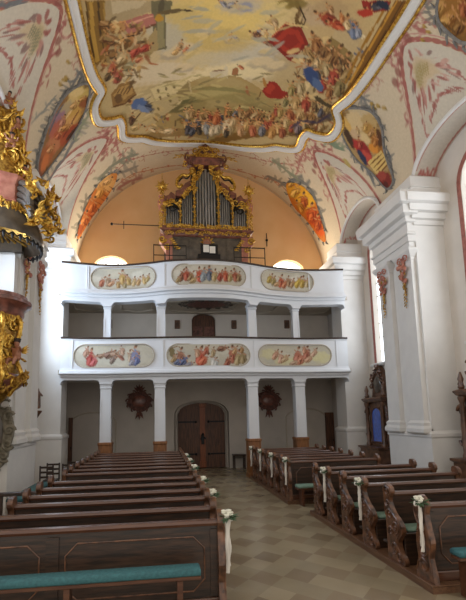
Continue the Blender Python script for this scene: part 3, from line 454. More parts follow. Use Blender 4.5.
[1,87,1155,-46,-17,13,-50,117,86,68,176,136,96],[1,108,1163,-39,-22,18,-44,141,97,78,176,136,96],[1,129,1171,-39,-12,9,-43,130,105,87,176,136,96],[1,128,1095,-30,-31,29,-33,170,149,118,176,136,96],[0,197,1082,-87,-204,66,-36,108,85,48,9,2],[0,191,1053,22,-174,70,5,108,85,48,9,2],
[0,182,1029,-138,-134,49,-53,108,85,48,9,2],[0,147,1036,264,-96,41,137,140,124,68,8,5],[0,173,1024,326,-71,20,140,124,108,60,8,5],[0,205,1062,-9,-172,29,-4,92,72,38,9,2],[0,209,1033,45,-155,27,6,92,72,38,9,2],[0,241,1030,412,-214,115,289,176,158,134,8,5],
[0,266,999,498,-275,96,221,168,148,116,8,5],[0,201,1045,159,167,-21,21,74,58,36,9,2],[0,214,1074,-17,157,-29,-1,74,58,36,9,2],[0,362,1049,18,114,-45,15,106,82,48,7,4],[0,315,1454,68,242,-51,34,140,124,88,7,4],[0,406,1331,129,-82,16,63,140,124,88,7,4],
[0,268,1135,-45,117,-44,-17,140,60,48,7,4],[0,283,1361,148,-39,3,46,140,124,88,7,4],[0,383,1166,27,119,-32,15,204,186,148,7,4],[0,319,1194,-6,189,-25,3,196,176,132,7,4],[0,368,1170,144,33,-14,44,160,136,88,7,4],[0,392,1399,34,196,-49,25,138,92,60,7,4],
[0,395,1122,134,72,-28,50,138,92,60,7,4],[0,266,1359,-156,146,-31,-59,160,136,88,7,4],[0,313,1386,66,242,-40,24,160,100,60,7,4],[0,226,1202,86,-20,3,31,160,100,60,7,4],[0,383,1068,168,-14,-4,43,76,88,120,7,4],[0,398,1134,23,124,-62,25,124,98,56,7,4],
[0,345,1138,-46,196,-45,-6,148,116,74,7,4],[0,408,1101,130,-43,3,24,92,74,48,7,4],[0,321,1070,100,-64,13,28,92,74,48,7,4],[0,346,1194,164,-71,7,34,76,88,120,7,4],[0,389,1310,43,196,-50,27,124,98,56,7,4],[0,396,1165,-119,167,-33,-28,148,116,74,7,4],
[0,414,1311,-15,166,-32,3,76,88,120,7,4],[0,225,1182,97,75,-37,60,140,124,88,7,4],[0,283,1147,-154,100,-13,-29,148,116,74,7,4],[0,264,1310,0,137,-64,7,140,124,88,7,4],[0,290,1080,148,-78,20,54,196,176,132,7,4],[0,320,1419,124,45,-12,43,184,156,104,7,4],
[0,251,1174,-13,166,-49,-1,184,156,104,7,4],[0,268,1240,113,4,-5,46,196,176,132,7,4],[0,416,1378,-95,293,-64,-22,124,98,56,7,4],[0,210,1166,-43,119,-23,-10,92,74,48,7,4],[0,342,1421,108,216,-43,43,204,186,148,7,4],[0,303,1402,-15,225,-37,1,160,100,60,7,4],
[0,279,1099,108,41,-15,37,140,124,88,7,4],[0,411,1198,134,53,-29,67,124,98,56,7,4],[0,320,1228,-122,122,-29,-43,106,82,48,7,4],[0,377,1093,77,79,-41,45,124,98,56,7,4],[0,312,1224,138,123,-22,32,106,82,48,7,4],[0,362,1111,-71,60,-14,-21,184,156,104,7,4],
[0,313,1108,-89,148,-45,-29,140,60,48,7,4],[0,404,1305,10,130,-39,13,92,74,48,7,4],[0,366,1325,7,127,-36,10,140,124,88,7,4],[0,359,1352,54,130,-31,25,184,156,104,7,4],[0,382,1374,20,164,-43,18,204,186,148,7,4],[0,315,1308,-94,198,-45,-29,140,124,88,7,4],
[0,323,1259,30,129,-46,22,92,74,48,7,4],[0,288,1089,35,80,-31,19,196,176,132,7,4],[0,298,1308,33,152,-45,21,138,92,60,7,4],[0,380,1143,19,179,-29,9,160,100,60,7,4],[0,316,1293,195,0,-8,70,196,176,132,7,4],[0,289,1256,59,105,-27,24,204,186,148,7,4],
[0,388,1138,172,-13,-7,70,148,116,74,7,4],[0,416,1261,138,-120,17,35,196,176,132,7,4],[0,320,1172,148,-13,-3,63,148,116,74,7,4],[0,334,1273,-107,122,-18,-24,196,176,132,7,4],[0,372,1112,143,-73,7,26,124,98,56,7,4],[0,375,1170,68,99,-45,43,76,88,120,7,4],
[0,372,1183,-53,116,-51,-23,106,82,48,7,4],[0,284,1241,-142,115,-15,-29,160,100,60,7,4],[0,375,1109,-108,124,-30,-31,92,74,48,7,4],[0,358,1170,83,130,-49,44,160,100,60,7,4],[0,417,1159,109,47,-17,35,184,156,104,7,4],[0,334,1407,90,214,-66,56,184,156,104,7,4],
[0,357,1179,-56,103,-29,-17,140,60,48,7,4],[0,351,1132,-16,159,-37,1,160,100,60,7,4],[0,377,1221,-109,175,-20,-15,184,156,104,7,4],[0,289,1411,-131,96,-16,-45,138,92,60,7,4],[0,391,1094,110,37,-12,29,148,116,74,7,4],[0,392,1251,-79,197,-42,-17,138,92,60,7,4],
[0,344,1136,-45,141,-53,-14,138,92,60,7,4],[0,326,1364,152,-108,27,80,196,176,132,7,4],[0,324,1187,-78,113,-46,-40,92,74,48,7,4],[0,317,1085,129,-62,12,37,204,186,148,7,4],[0,382,1197,97,64,-16,27,106,82,48,7,4],[0,352,1074,152,1,-7,44,140,60,48,7,4],
[0,317,1097,149,40,-19,54,204,186,148,7,4],[0,278,1220,-39,138,-40,-12,196,176,132,7,4],[0,297,1449,-154,225,-28,-35,148,116,74,7,4],[0,299,1315,20,207,-60,17,204,186,148,7,4],[0,400,1049,158,1,-9,46,76,88,120,7,4],[0,274,1362,-116,201,-31,-29,204,186,148,7,4],
[0,246,1211,-107,98,-15,-23,160,100,60,7,4],[0,291,1301,146,86,-14,32,106,82,48,7,4],[0,352,1204,-135,174,-39,-40,140,60,48,7,4],[0,231,1194,179,30,-13,67,196,176,132,7,4],[0,393,1087,-76,164,-33,-13,160,136,88,7,4],[0,274,1129,147,0,-6,55,138,92,60,7,4],
[0,274,1336,-86,219,-45,-25,140,124,88,7,4],[0,305,1332,-46,145,-48,-19,140,60,48,7,4],[0,371,1271,-102,172,-34,-27,138,92,60,7,4],[0,367,1318,66,109,-39,40,140,124,88,7,4],[0,342,1304,164,56,-20,61,140,124,88,7,4],[0,244,1299,-69,172,-36,-20,184,156,104,7,4],
[0,342,1088,35,112,-38,19,106,82,48,7,4],[0,237,1125,136,20,-12,62,76,88,120,7,4],[0,375,1039,-76,96,-19,-15,138,92,60,7,4],[0,347,1164,11,157,-25,6,184,156,104,7,4],[0,247,1240,-98,80,-15,-29,148,116,74,7,4],[0,267,1245,175,25,-10,55,106,82,48,7,4],
[0,298,1254,12,239,-54,11,204,186,148,7,4],[0,268,1204,13,200,-56,11,148,116,74,7,4],[0,366,1095,5,131,-57,12,140,124,88,7,4],[0,332,1185,88,138,-37,34,138,92,60,7,4],[0,350,1220,38,143,-59,30,148,116,74,7,4],[0,412,1224,75,49,-22,40,160,100,60,7,4],
[0,405,1061,103,-25,2,54,148,116,74,7,4],[0,334,1325,78,145,-48,46,184,156,104,7,4],[0,400,1247,144,-102,18,49,204,186,148,7,4],[0,373,1279,-23,170,-43,0,160,136,88,7,4],[0,436,1327,193,-35,-2,39,160,100,60,7,4],[0,357,1150,-34,162,-31,-3,204,186,148,7,4],
[0,352,1227,174,-1,-7,53,140,60,48,7,4],[0,282,1464,-94,245,-46,-29,184,156,104,7,4],[0,289,1111,63,91,-26,23,76,88,120,7,4],[0,250,1186,122,12,-11,73,204,186,148,7,4],[0,399,1147,127,-16,-4,52,160,100,60,7,4],[0,332,1081,-11,159,-45,3,160,136,88,7,4],
[0,388,1148,153,-15,-3,40,106,82,48,7,4],[2,176,160,128,9,303,1067,309,1024,383,1021,384,1074],[2,200,188,160,9,309,1024,312,1010,390,1009,384,1023],[2,138,120,80,9,303,1067,384,1074,390,1099,302,1095],[1,266,1029,-80,-7,10,-79,152,77,53,176,136,96],[1,299,1030,-65,10,-4,-63,164,83,54,176,136,96],
[1,342,1010,-56,-48,54,-66,100,111,137,176,136,96],[1,362,1009,-29,-34,38,-36,136,142,159,176,136,96],[1,322,1010,-39,-23,27,-43,189,170,137,176,136,96],[1,266,999,-31,-21,24,-33,170,139,106,176,136,96],[1,305,1002,-20,-27,29,-24,177,124,81,176,136,96],[1,266,1109,-50,-56,55,-63,141,102,62,176,136,96],
[1,255,1151,-54,-44,42,-66,158,133,93,176,136,96],[1,298,1119,8,-90,88,-8,130,102,68,176,136,96],[1,331,1112,20,-90,87,5,142,111,72,176,136,96],[1,369,1115,3,-82,81,-16,116,91,57,176,136,96],[1,324,1162,-50,-50,49,-65,161,145,112,176,136,96],[1,358,1170,-23,-81,78,-45,155,77,59,176,136,96],
[1,294,1159,-14,-64,61,-28,183,161,125,176,136,96],[1,390,1186,-25,-82,79,-51,130,117,81,176,136,96],[1,394,1134,2,-76,73,-17,141,120,81,176,136,96],[1,370,1228,-17,-59,55,-33,141,99,59,176,136,96],[1,266,1199,-33,-58,53,-48,180,158,128,176,136,96],[1,300,1211,-68,-76,70,-93,82,89,112,176,136,96],
[1,283,1205,-25,-42,38,-35,191,170,135,176,136,96],[1,338,1227,-17,-70,64,-35,158,74,56,176,136,96],[1,271,1273,-35,-64,56,-53,164,149,118,176,136,96],[1,251,1303,-12,-68,58,-24,142,130,87,176,136,96],[1,280,1342,-27,-77,64,-47,170,145,103,176,136,96],[1,315,1327,-20,-91,78,-43,150,74,54,176,136,96],
[1,349,1310,-18,-72,62,-38,116,97,68,176,136,96],[1,310,1381,-27,-74,61,-49,177,152,112,176,136,96],[1,356,1365,-19,-77,65,-42,142,111,68,176,136,96],[1,378,1315,-8,-71,61,-26,83,83,93,176,136,96],[1,387,1279,2,-70,60,-14,153,134,96,176,136,96],[1,277,1405,-24,-72,58,-43,152,99,65,176,136,96],
[1,326,1445,-17,-80,63,-38,117,105,112,176,136,96],[1,275,1450,-22,-70,54,-41,173,155,118,176,136,96],[1,240,1418,-19,-63,49,-33,158,136,90,176,136,96],[1,247,1363,-9,-56,45,-18,120,114,78,176,136,96],[0,300,1219,94,-167,241,167,58,76,116,9,3],[0,320,1231,75,-139,192,125,76,96,138,9,3],
[0,315,1188,86,80,-15,20,156,124,80,6,3],[0,322,1098,-22,121,-20,-1,76,58,34,6,3],[0,215,1177,-38,153,-18,-5,76,58,34,6,3],[0,328,1112,69,118,-22,17,106,74,44,6,3],[0,344,1146,77,59,-18,27,60,52,40,6,3],[0,376,1129,42,61,-22,20,200,180,140,6,3],
[0,294,1126,23,116,-20,7,106,74,44,6,3],[0,423,1278,77,124,-14,15,76,58,34,6,3],[0,287,1152,67,57,-12,17,76,58,34,6,3],[0,247,1149,62,96,-11,9,106,74,44,6,3],[0,338,1351,29,55,-15,15,106,74,44,6,3],[0,410,1361,106,129,-17,23,76,58,34,6,3],
[0,440,1336,-37,160,-16,-2,76,58,34,6,3],[0,352,1103,-3,157,-15,2,106,74,44,6,3],[0,355,1361,-20,205,-19,0,76,58,34,6,3],[0,382,1226,68,91,-23,25,76,58,34,6,3],[0,295,1134,59,21,-10,26,106,74,44,6,3],[0,363,1111,62,29,-14,27,106,74,44,6,3],
[0,268,1307,52,129,-18,13,60,52,40,6,3],[0,327,1131,-17,166,-23,0,60,52,40,6,3],[0,239,1148,1,108,-16,2,76,58,34,6,3],[0,250,1126,-52,75,-20,-17,76,58,34,6,3],[0,409,1198,18,104,-14,6,156,124,80,6,3],[0,462,1304,122,47,-14,35,106,74,44,6,3],
[0,360,1305,90,105,-19,26,200,180,140,6,3],[0,319,1402,78,121,-25,29,106,74,44,6,3],[0,441,1352,56,84,-16,18,200,180,140,6,3],[0,226,1173,-23,133,-26,-4,76,58,34,6,3],[0,408,1205,87,24,-8,22,106,74,44,6,3],[0,259,1160,71,46,-15,26,76,58,34,6,3],
[0,362,1396,-15,241,-27,3,156,124,80,6,3],[0,334,1271,84,22,-6,20,200,180,140,6,3],[0,365,1120,48,73,-14,13,76,58,34,6,3],[0,319,1363,10,93,-31,11,200,180,140,6,3],[0,251,1227,-21,155,-22,-2,106,74,44,6,3],[0,301,1346,-36,85,-12,-7,76,58,34,6,3],
[0,267,1299,5,112,-29,5,106,74,44,6,3],[0,258,1177,31,118,-17,8,60,52,40,6,3],[0,294,1154,84,111,-18,18,60,52,40,6,3],[0,245,1225,63,131,-19,14,156,124,80,6,3],[0,294,1208,94,59,-9,17,156,124,80,6,3],[0,315,1415,20,175,-16,6,76,58,34,6,3],
[0,350,1330,-21,179,-28,0,106,74,44,6,3],[0,392,1322,-52,118,-17,-9,106,74,44,6,3],[0,230,1281,48,50,-18,26,60,52,40,6,3],[0,358,1117,95,90,-18,21,60,52,40,6,3],[0,367,1429,51,86,-15,17,76,58,34,6,3],[0,287,1136,40,39,-12,15,60,52,40,6,3],
[0,427,1271,157,56,-13,33,60,52,40,6,3],[0,283,1224,98,119,-16,19,200,180,140,6,3],[0,370,1151,77,103,-10,10,76,58,34,6,3],[0,322,1107,58,101,-11,8,76,58,34,6,3],[0,246,1243,85,91,-15,20,76,58,34,6,3],[0,321,1095,52,86,-12,9,106,74,44,6,3],
[0,354,1183,89,72,-15,22,76,58,34,6,3],[0,342,1253,14,152,-15,5,76,58,34,6,3],[2,126,44,28,9,127,1164,163,1089,207,1081,248,1122,213,1208],[2,156,60,40,9,143,1162,170,1103,206,1095,236,1125,208,1191],[2,138,48,32,9,163,1155,179,1120,202,1113,222,1132,200,1168],[0,146,1126,180,-380,21,12,184,112,80,9,2],
[0,185,1086,233,-49,3,25,184,112,80,9,2],[0,297,1221,108,-204,331,208,60,78,120,9,3],[0,326,1235,67,-145,231,121,86,105,142,9,3],[2,124,92,40,9,418,1162,408,1063,410,940,414,887,449,862,451,927,453,1048,444,1191,417,1252],[0,400,930,-10,381,-40,6,148,112,46,9,2],[0,398,1010,-9,505,-43,7,148,112,46,9,2],
[0,400,1110,38,596,-46,12,148,112,46,9,2],[0,418,917,-4,368,-32,6,180,138,62,9,2],[0,417,999,-13,534,-34,6,180,138,62,9,2],[0,416,1109,2,665,-37,8,180,138,62,9,2],[0,433,909,15,379,-26,6,92,66,28,9,2],[0,433,996,-16,572,-28,5,92,66,28,9,2],
[0,432,1115,-2,721,-31,7,92,66,28,9,2],[0,445,906,19,373,-21,5,192,154,74,9,2],[0,447,994,6,590,-23,5,192,154,74,9,2],[0,444,1115,-41,716,-25,4,192,154,74,9,2],[2,140,50,40,9,336,937,405,893,409,918,379,944,350,951],[1,376,929,-50,43,-36,-39,74,74,84,176,136,96],
[0,392,913,210,-33,-3,97,44,52,72,9,3],[0,359,957,191,-125,49,85,164,64,46,9,3],[2,76,58,44,6,287,1542,342,1466,372,1361,418,1270,433,1316,353,1422,346,1474],[0,359,1283,258,11,-14,86,80,70,46,9,2],[0,391,1279,149,-66,12,81,80,70,46,9,2],[0,315,1442,156,-375,48,32,60,52,80,7,2],
[0,358,1390,309,-216,19,65,60,52,80,7,2],[0,398,1338,133,-353,48,20,60,52,80,7,2],[0,170,1102,233,-189,17,26,180,164,120,7,4],[0,-40,1163,193,-24,11,63,168,164,148,7,4],[0,-86,1104,129,-78,17,29,200,184,136,7,4],[0,-109,1238,218,-9,13,91,200,184,136,7,4],
[0,58,1250,276,-158,19,46,156,156,148,7,4],[0,-29,1191,170,2,5,76,188,174,136,7,4],[0,-91,1087,293,63,-6,63,156,156,148,7,4],[0,136,1053,123,-96,36,52,188,174,136,7,4],[0,105,1166,173,-178,42,54,200,184,136,7,4],[0,25,1075,339,-14,3,57,188,174,136,7,4],
[0,212,1167,186,-155,41,67,200,184,136,7,4],[0,-106,1249,229,-189,40,65,180,164,120,7,4],[0,233,1176,337,-158,16,59,168,164,148,7,4],[0,-110,1114,302,-36,8,41,156,156,148,7,4],[0,-8,1160,280,-11,6,77,180,164,120,7,4],[0,195,1084,330,-85,5,35,200,184,136,7,4],
[0,-19,1187,218,-145,19,35,168,164,148,7,4],[0,24,1086,221,-81,13,38,168,164,148,7,4],[0,109,1074,260,-95,21,70,168,164,148,7,4],[0,139,1041,150,-100,31,52,200,184,136,7,4],[0,136,1077,199,-159,24,36,180,164,120,7,4],[0,127,1160,230,-118,13,33,180,164,120,7,4],
[0,-95,1074,182,-118,23,36,200,184,136,7,4],[0,130,1205,212,-33,7,70,188,174,136,7,4],[0,111,1047,190,-100,13,28,200,184,136,7,4],[0,10,1179,240,-109,18,47,168,164,148,7,4],[0,102,1167,217,-44,12,81,156,156,148,7,4],[0,35,1187,287,-81,19,83,180,164,120,7,4],
[0,-94,1218,272,-127,17,41,156,156,148,7,4],[0,142,1154,191,-1,-1,54,156,156,148,7,4],[0,-39,1140,186,-162,46,63,168,164,148,7,4],[0,-95,1215,220,-225,44,58,168,164,148,7,4],[0,106,1121,269,-24,2,34,188,174,136,7,4],[0,-71,1188,138,-67,19,43,200,184,136,7,4],
[0,-96,1161,366,5,6,74,156,156,148,7,4],[0,25,1148,274,-212,23,37,168,164,148,7,4],[0,154,1183,229,-342,48,43,156,156,148,7,4],[0,76,1182,273,-28,3,37,188,174,136,7,4],[0,-79,1175,206,10,5,83,200,184,136,7,4],[0,-76,1127,345,0,7,82,168,164,148,7,4],
],
'C1': [
[0,-604,1270,1268,-402,548,1138,138,106,72,9,3],[0,-510,1232,463,14,149,426,184,164,104,9,5],[0,-545,1225,347,-90,121,237,196,176,128,9,5],[0,-576,1228,450,-16,128,300,168,156,132,9,5],[0,-611,1234,357,-72,189,368,148,120,140,9,5],[0,-630,1249,371,-52,163,332,168,104,92,9,5],
[0,-550,1272,409,13,116,312,184,152,88,9,5],[0,-588,1287,477,2,134,334,192,156,104,9,5],[0,-623,1286,429,50,131,347,164,96,60,9,5],[0,-588,1317,513,69,97,288,148,74,44,9,5],[0,-640,1295,350,107,92,294,160,88,58,9,5],[0,-671,1275,361,53,148,366,176,124,92,9,5],
[0,-713,1268,400,-2,185,391,160,100,60,9,5],[0,-762,1258,365,-59,148,280,124,80,56,9,5],[0,-733,1270,320,-27,102,202,184,116,68,9,5],[0,-491,1265,235,4,68,194,140,90,52,9,5],[0,-511,1206,292,134,14,165,200,184,140,9,5],[0,-481,1278,-115,260,-62,-64,60,44,32,8,2],
[0,-513,1313,-260,120,-50,-88,60,44,32,8,2],[0,-569,1328,-385,1,-43,-99,60,44,32,8,2],[0,-597,1202,-258,40,-26,-48,92,100,116,7,2],[0,-644,1215,-254,78,-31,-52,92,100,116,7,2],[0,-563,1250,-239,35,-20,-40,208,188,152,7,2],[0,-605,1259,-214,52,-23,-42,208,188,152,7,2],
[0,-544,1283,-248,86,-19,-35,106,48,32,7,2],[0,-592,1297,-269,46,-20,-39,106,48,32,7,2],[1,-530,1239,44,4,21,64,183,152,106,176,136,96],[1,-593,1245,34,-22,45,70,170,127,112,176,136,96],[1,-586,1281,55,25,13,74,173,130,78,176,136,96],[1,-628,1270,38,-6,34,69,170,106,78,176,136,96],
[1,-682,1270,46,14,26,74,183,139,100,176,136,96],[1,-495,1245,30,0,15,43,177,139,87,176,136,96],
],
'C2': [
[0,583,1284,1281,13,-363,1074,160,140,104,9,3],[0,505,1212,464,-286,75,328,184,172,148,9,4],[0,503,1253,386,90,-128,343,192,176,144,9,4],[0,543,1208,320,48,-103,289,176,156,116,9,4],[0,491,1297,355,200,-88,168,192,164,104,9,4],[0,517,1320,391,136,-57,138,76,56,40,9,4],
[0,574,1231,401,32,-100,305,168,136,80,9,4],[0,613,1233,348,86,-115,262,154,108,48,9,4],[0,605,1212,245,141,-72,118,92,64,40,9,4],[0,559,1270,292,-92,-12,222,196,180,144,9,4],[0,565,1307,313,35,-76,239,160,58,56,9,4],[0,596,1299,376,59,-87,239,140,44,48,9,4],
[0,616,1307,325,-2,-56,197,176,80,72,9,4],[0,599,1325,325,11,-36,124,48,56,88,9,4],[0,611,1258,219,-43,-30,182,196,140,64,9,4],[0,527,1287,218,-54,-14,181,184,164,140,9,4],[1,540,1231,-16,-34,35,-31,177,149,93,176,136,96],[1,569,1226,-5,-45,42,-22,161,130,90,176,136,96],
[1,556,1296,-34,-28,33,-53,158,80,68,176,136,96],[1,598,1231,-21,-38,41,-42,164,117,65,176,136,96],[1,525,1269,-22,-20,23,-34,177,158,125,176,136,96],[2,196,176,120,9,626,1317,638,1232,695,1228,692,1304],[0,644,1274,39,-356,30,-9,124,92,48,9,3],[0,660,1270,22,-341,30,-12,124,92,48,9,3],
[0,675,1266,3,-324,31,-15,124,92,48,9,3],[0,691,1261,-15,-307,31,-17,124,92,48,9,3],[0,720,1284,347,-82,-93,410,124,48,40,9,3],[0,703,1286,196,-77,-26,243,148,72,64,9,3],[0,745,1280,183,-9,-44,129,92,36,32,9,3],
],
'C3': [
[0,-585,1799,1589,-407,363,1205,192,124,60,9,3],[0,-490,1746,532,184,136,811,200,164,112,9,3],[0,-550,1781,557,47,188,709,180,116,60,9,3],[0,-637,1803,473,44,173,578,184,100,40,9,3],[0,-715,1789,402,112,154,515,154,84,40,9,3],[1,-518,1759,63,-45,71,169,192,149,87,176,136,96],
[1,-581,1786,58,-58,83,182,177,108,53,176,136,96],[1,-573,1872,83,53,21,167,158,92,50,176,136,96],[1,-652,1794,66,-41,85,213,186,120,65,176,136,96],[1,-466,1744,52,-3,29,109,195,164,118,176,136,96],[0,-659,1838,141,483,-25,-7,122,60,28,7,3],[0,-634,1847,142,470,-25,-4,122,60,28,7,3],
[0,-609,1852,143,456,-24,-1,122,60,28,7,3],[0,-584,1854,144,441,-23,2,122,60,28,7,3],[0,-561,1854,144,427,-22,4,122,60,28,7,3],[0,-538,1851,144,412,-21,6,122,60,28,7,3],[0,-516,1847,145,398,-21,8,122,60,28,7,3],[0,-495,1840,145,383,-20,10,122,60,28,7,3],
[0,-474,1832,145,369,-19,12,122,60,28,7,3],[0,-455,1822,145,354,-19,13,122,60,28,7,3],
],
'C4': [
[0,526,1802,1623,-20,-242,1015,184,116,40,9,3],[0,453,1762,559,-103,-66,710,200,154,52,9,3],[0,510,1771,466,-18,-109,649,208,168,60,9,3],[0,594,1807,468,41,-127,520,184,88,32,9,3],[0,656,1814,344,-31,-77,362,192,96,36,9,3],[1,445,1773,-1,-126,85,-40,201,170,93,176,136,96],
[1,502,1782,-45,-93,70,-108,177,105,50,176,136,96],[1,568,1792,-58,-101,80,-141,183,99,47,176,136,96],[1,502,1839,-64,-31,31,-118,183,136,59,176,136,96],[1,622,1796,-54,-79,68,-131,164,86,40,176,136,96],[1,410,1747,1,-84,55,-19,189,158,87,176,136,96],[0,421,1760,105,-223,17,19,138,64,24,7,3],
[0,441,1769,105,-231,18,18,138,64,24,7,3],[0,461,1778,104,-239,18,18,138,64,24,7,3],[0,481,1785,103,-246,19,17,138,64,24,7,3],[0,502,1791,102,-253,19,16,138,64,24,7,3],[0,524,1796,100,-261,19,15,138,64,24,7,3],[0,545,1800,99,-268,20,13,138,64,24,7,3],
[0,567,1803,98,-274,20,12,138,64,24,7,3],[0,590,1804,96,-281,21,11,138,64,24,7,3],[0,612,1803,95,-287,21,9,138,64,24,7,3],[0,636,1801,93,-293,22,8,138,64,24,7,3],[0,659,1797,91,-298,22,6,138,64,24,7,3],
],
'C5': [
[0,556,805,513,-434,401,335,140,104,52,9,3],[1,517,826,-5,-58,75,-25,173,141,90,176,136,96],[1,554,817,17,-61,75,-6,158,120,68,176,136,96],[1,585,816,-8,-51,68,-27,128,97,53,176,136,96],[1,550,836,21,-45,50,5,183,149,93,176,136,96],[1,566,787,-34,-29,46,-39,142,89,56,176,136,96],
[0,512,840,272,63,-19,32,92,68,36,7,2],[0,564,840,284,-75,0,33,92,68,36,7,2],
],
'V': [
[0,-495,1196,239,11,25,70,111,112,112,8,2],[0,-456,1223,219,304,-36,30,111,112,112,8,2],[0,-415,1261,255,124,-1,67,111,112,112,8,2],[0,-511,1212,71,229,-50,-9,111,112,112,6,3],[0,-520,1201,-124,73,-41,-61,111,112,112,6,3],[0,-517,1193,-173,-31,-20,-63,111,112,112,6,3],
[0,-499,1209,-49,163,-51,-45,111,112,112,6,3],[0,-485,1183,39,-160,51,39,111,112,112,6,3],[0,-495,1196,-165,-10,-24,-63,111,112,112,6,3],[0,-461,1211,169,162,-20,41,111,112,112,6,3],[0,-478,1188,-117,-205,39,-15,111,112,112,6,3],[0,-451,1209,129,-69,36,59,111,112,112,6,3],
[0,-462,1235,-78,144,-48,-50,111,112,112,6,3],[0,-460,1239,-125,83,-40,-60,111,112,112,6,3],[0,-458,1236,-183,-71,-8,-62,111,112,112,6,3],[0,-435,1268,19,224,-53,-22,111,112,112,6,3],[0,-439,1236,-109,-215,42,-13,111,112,112,6,3],[0,-436,1258,-167,3,-24,-66,111,112,112,6,3],
[0,-400,1274,176,148,-16,50,111,112,112,6,3],[0,-419,1271,-142,64,-35,-63,111,112,112,6,3],[0,-412,1274,-146,59,-33,-64,111,112,112,6,3],[0,-547,1175,295,6,24,59,111,112,112,8,2],[0,-500,1166,213,-118,35,53,111,112,112,8,2],[0,-477,1172,44,213,-46,-13,111,112,112,8,2],
[0,-568,1188,87,200,-39,-1,111,112,112,6,3],[0,-555,1169,108,-50,33,51,111,112,112,6,3],[0,-542,1175,136,1,22,53,111,112,112,6,3],[0,-555,1162,-141,-160,20,-27,111,112,112,6,3],[0,-542,1160,-101,-180,33,-9,111,112,112,6,3],[0,-525,1161,-22,-166,43,18,111,112,112,6,3],
[0,-516,1186,-11,158,-44,-29,111,112,112,6,3],[0,-519,1158,-144,-139,15,-32,111,112,112,6,3],[0,-512,1163,-145,-30,-15,-50,111,112,112,6,3],[0,-490,1151,34,-129,41,32,111,112,112,6,3],[0,-475,1157,127,-15,22,48,111,112,112,6,3],[0,-473,1171,86,176,-35,6,111,112,112,6,3],
[0,-486,1149,-81,-169,35,-5,111,112,112,6,3],[0,-470,1164,87,-81,34,43,111,112,112,6,3],[0,-482,1162,-77,-172,36,-4,111,112,112,6,3],[0,-476,1196,-18,154,-43,-29,111,112,112,6,3],[0,-759,1222,257,-160,60,95,111,112,112,8,2],[0,-699,1205,357,-82,47,84,111,112,112,8,2],
[0,-622,1196,433,-74,38,74,111,112,112,8,2],[0,-770,1254,174,248,-23,35,111,112,112,6,3],[0,-790,1220,-180,-148,-19,-78,111,112,112,6,3],[0,-772,1211,-42,-204,61,49,111,112,112,6,3],[0,-775,1213,-176,-142,-17,-75,111,112,112,6,3],[0,-740,1230,170,127,14,72,111,112,112,6,3],
[0,-745,1204,23,-138,60,66,111,112,112,6,3],[0,-733,1229,89,234,-53,-21,111,112,112,6,3],[0,-745,1194,-172,-181,5,-51,111,112,112,6,3],[0,-710,1210,135,27,34,77,111,112,112,6,3],[0,-698,1222,154,199,-22,33,111,112,112,6,3],[0,-687,1219,158,180,-16,41,111,112,112,6,3],
[0,-679,1203,119,-4,37,73,111,112,112,6,3],[0,-689,1185,-124,-201,35,-13,111,112,112,6,3],[0,-677,1182,-102,-198,42,-1,111,112,112,6,3],[0,-668,1183,-143,-178,22,-31,111,112,112,6,3],[0,-651,1182,-92,-190,43,1,111,112,112,6,3],[0,-641,1182,-123,-181,31,-19,111,112,112,6,3],
[0,-620,1206,-26,133,-53,-49,111,112,112,6,3],[0,-612,1180,-78,-179,44,4,111,112,112,6,3],[0,-602,1178,-105,-174,35,-12,111,112,112,6,3],[0,-754,1343,325,181,30,99,111,112,112,8,2],[0,-687,1369,390,53,38,96,111,112,112,8,2],[0,-604,1375,464,-76,38,86,111,112,112,8,2],
[0,-534,1351,273,-206,43,72,111,112,112,8,2],[0,-777,1314,85,-111,58,90,111,112,112,6,3],[0,-771,1352,9,252,-64,-72,111,112,112,6,3],[0,-779,1317,-226,-273,3,-60,111,112,112,6,3],[0,-745,1331,36,-181,60,76,111,112,112,6,3],[0,-728,1380,114,333,-53,-24,111,112,112,6,3],
[0,-708,1375,211,186,7,74,111,112,112,6,3],[0,-711,1344,-7,-228,59,58,111,112,112,6,3],[0,-680,1393,184,299,-29,29,111,112,112,6,3],[0,-663,1385,203,163,7,72,111,112,112,6,3],[0,-681,1367,-186,-81,-27,-83,111,112,112,6,3],[0,-645,1398,77,293,-53,-25,111,112,112,6,3],
[0,-646,1353,-167,-268,29,-26,111,112,112,6,3],[0,-624,1380,-134,47,-41,-79,111,112,112,6,3],[0,-588,1364,87,-121,47,66,111,112,112,6,3],[0,-563,1378,178,72,15,71,111,112,112,6,3],[0,-568,1347,-84,-248,46,7,111,112,112,6,3],[0,-560,1341,-124,-242,37,-13,111,112,112,6,3],
[0,-527,1374,143,237,-32,24,111,112,112,6,3],[0,-541,1329,-153,-211,25,-32,111,112,112,6,3],[0,-507,1358,138,226,-32,24,111,112,112,6,3],[0,-510,1339,-247,81,-36,-72,138,140,112,8,2],[0,-568,1339,-396,-126,-23,-76,138,140,112,8,2],[0,-487,1316,21,-179,47,36,138,140,112,6,3],
[0,-486,1325,98,-100,39,57,138,140,112,6,3],[0,-504,1348,-56,160,-47,-50,138,140,112,6,3],[0,-519,1335,-165,-41,-18,-65,138,140,112,6,3],[0,-497,1356,160,192,-21,39,138,140,112,6,3],[0,-513,1327,39,-167,48,44,138,140,112,6,3],[0,-534,1344,-150,6,-28,-68,138,140,112,6,3],
[0,-519,1337,96,-105,41,60,138,140,112,6,3],[0,-518,1362,172,177,-14,47,138,140,112,6,3],[0,-537,1332,51,-157,48,50,138,140,112,6,3],[0,-542,1364,93,255,-44,-3,138,140,112,6,3],[0,-559,1359,-3,214,-52,-40,138,140,112,6,3],[0,-582,1322,-165,-214,22,-35,138,140,112,6,3],
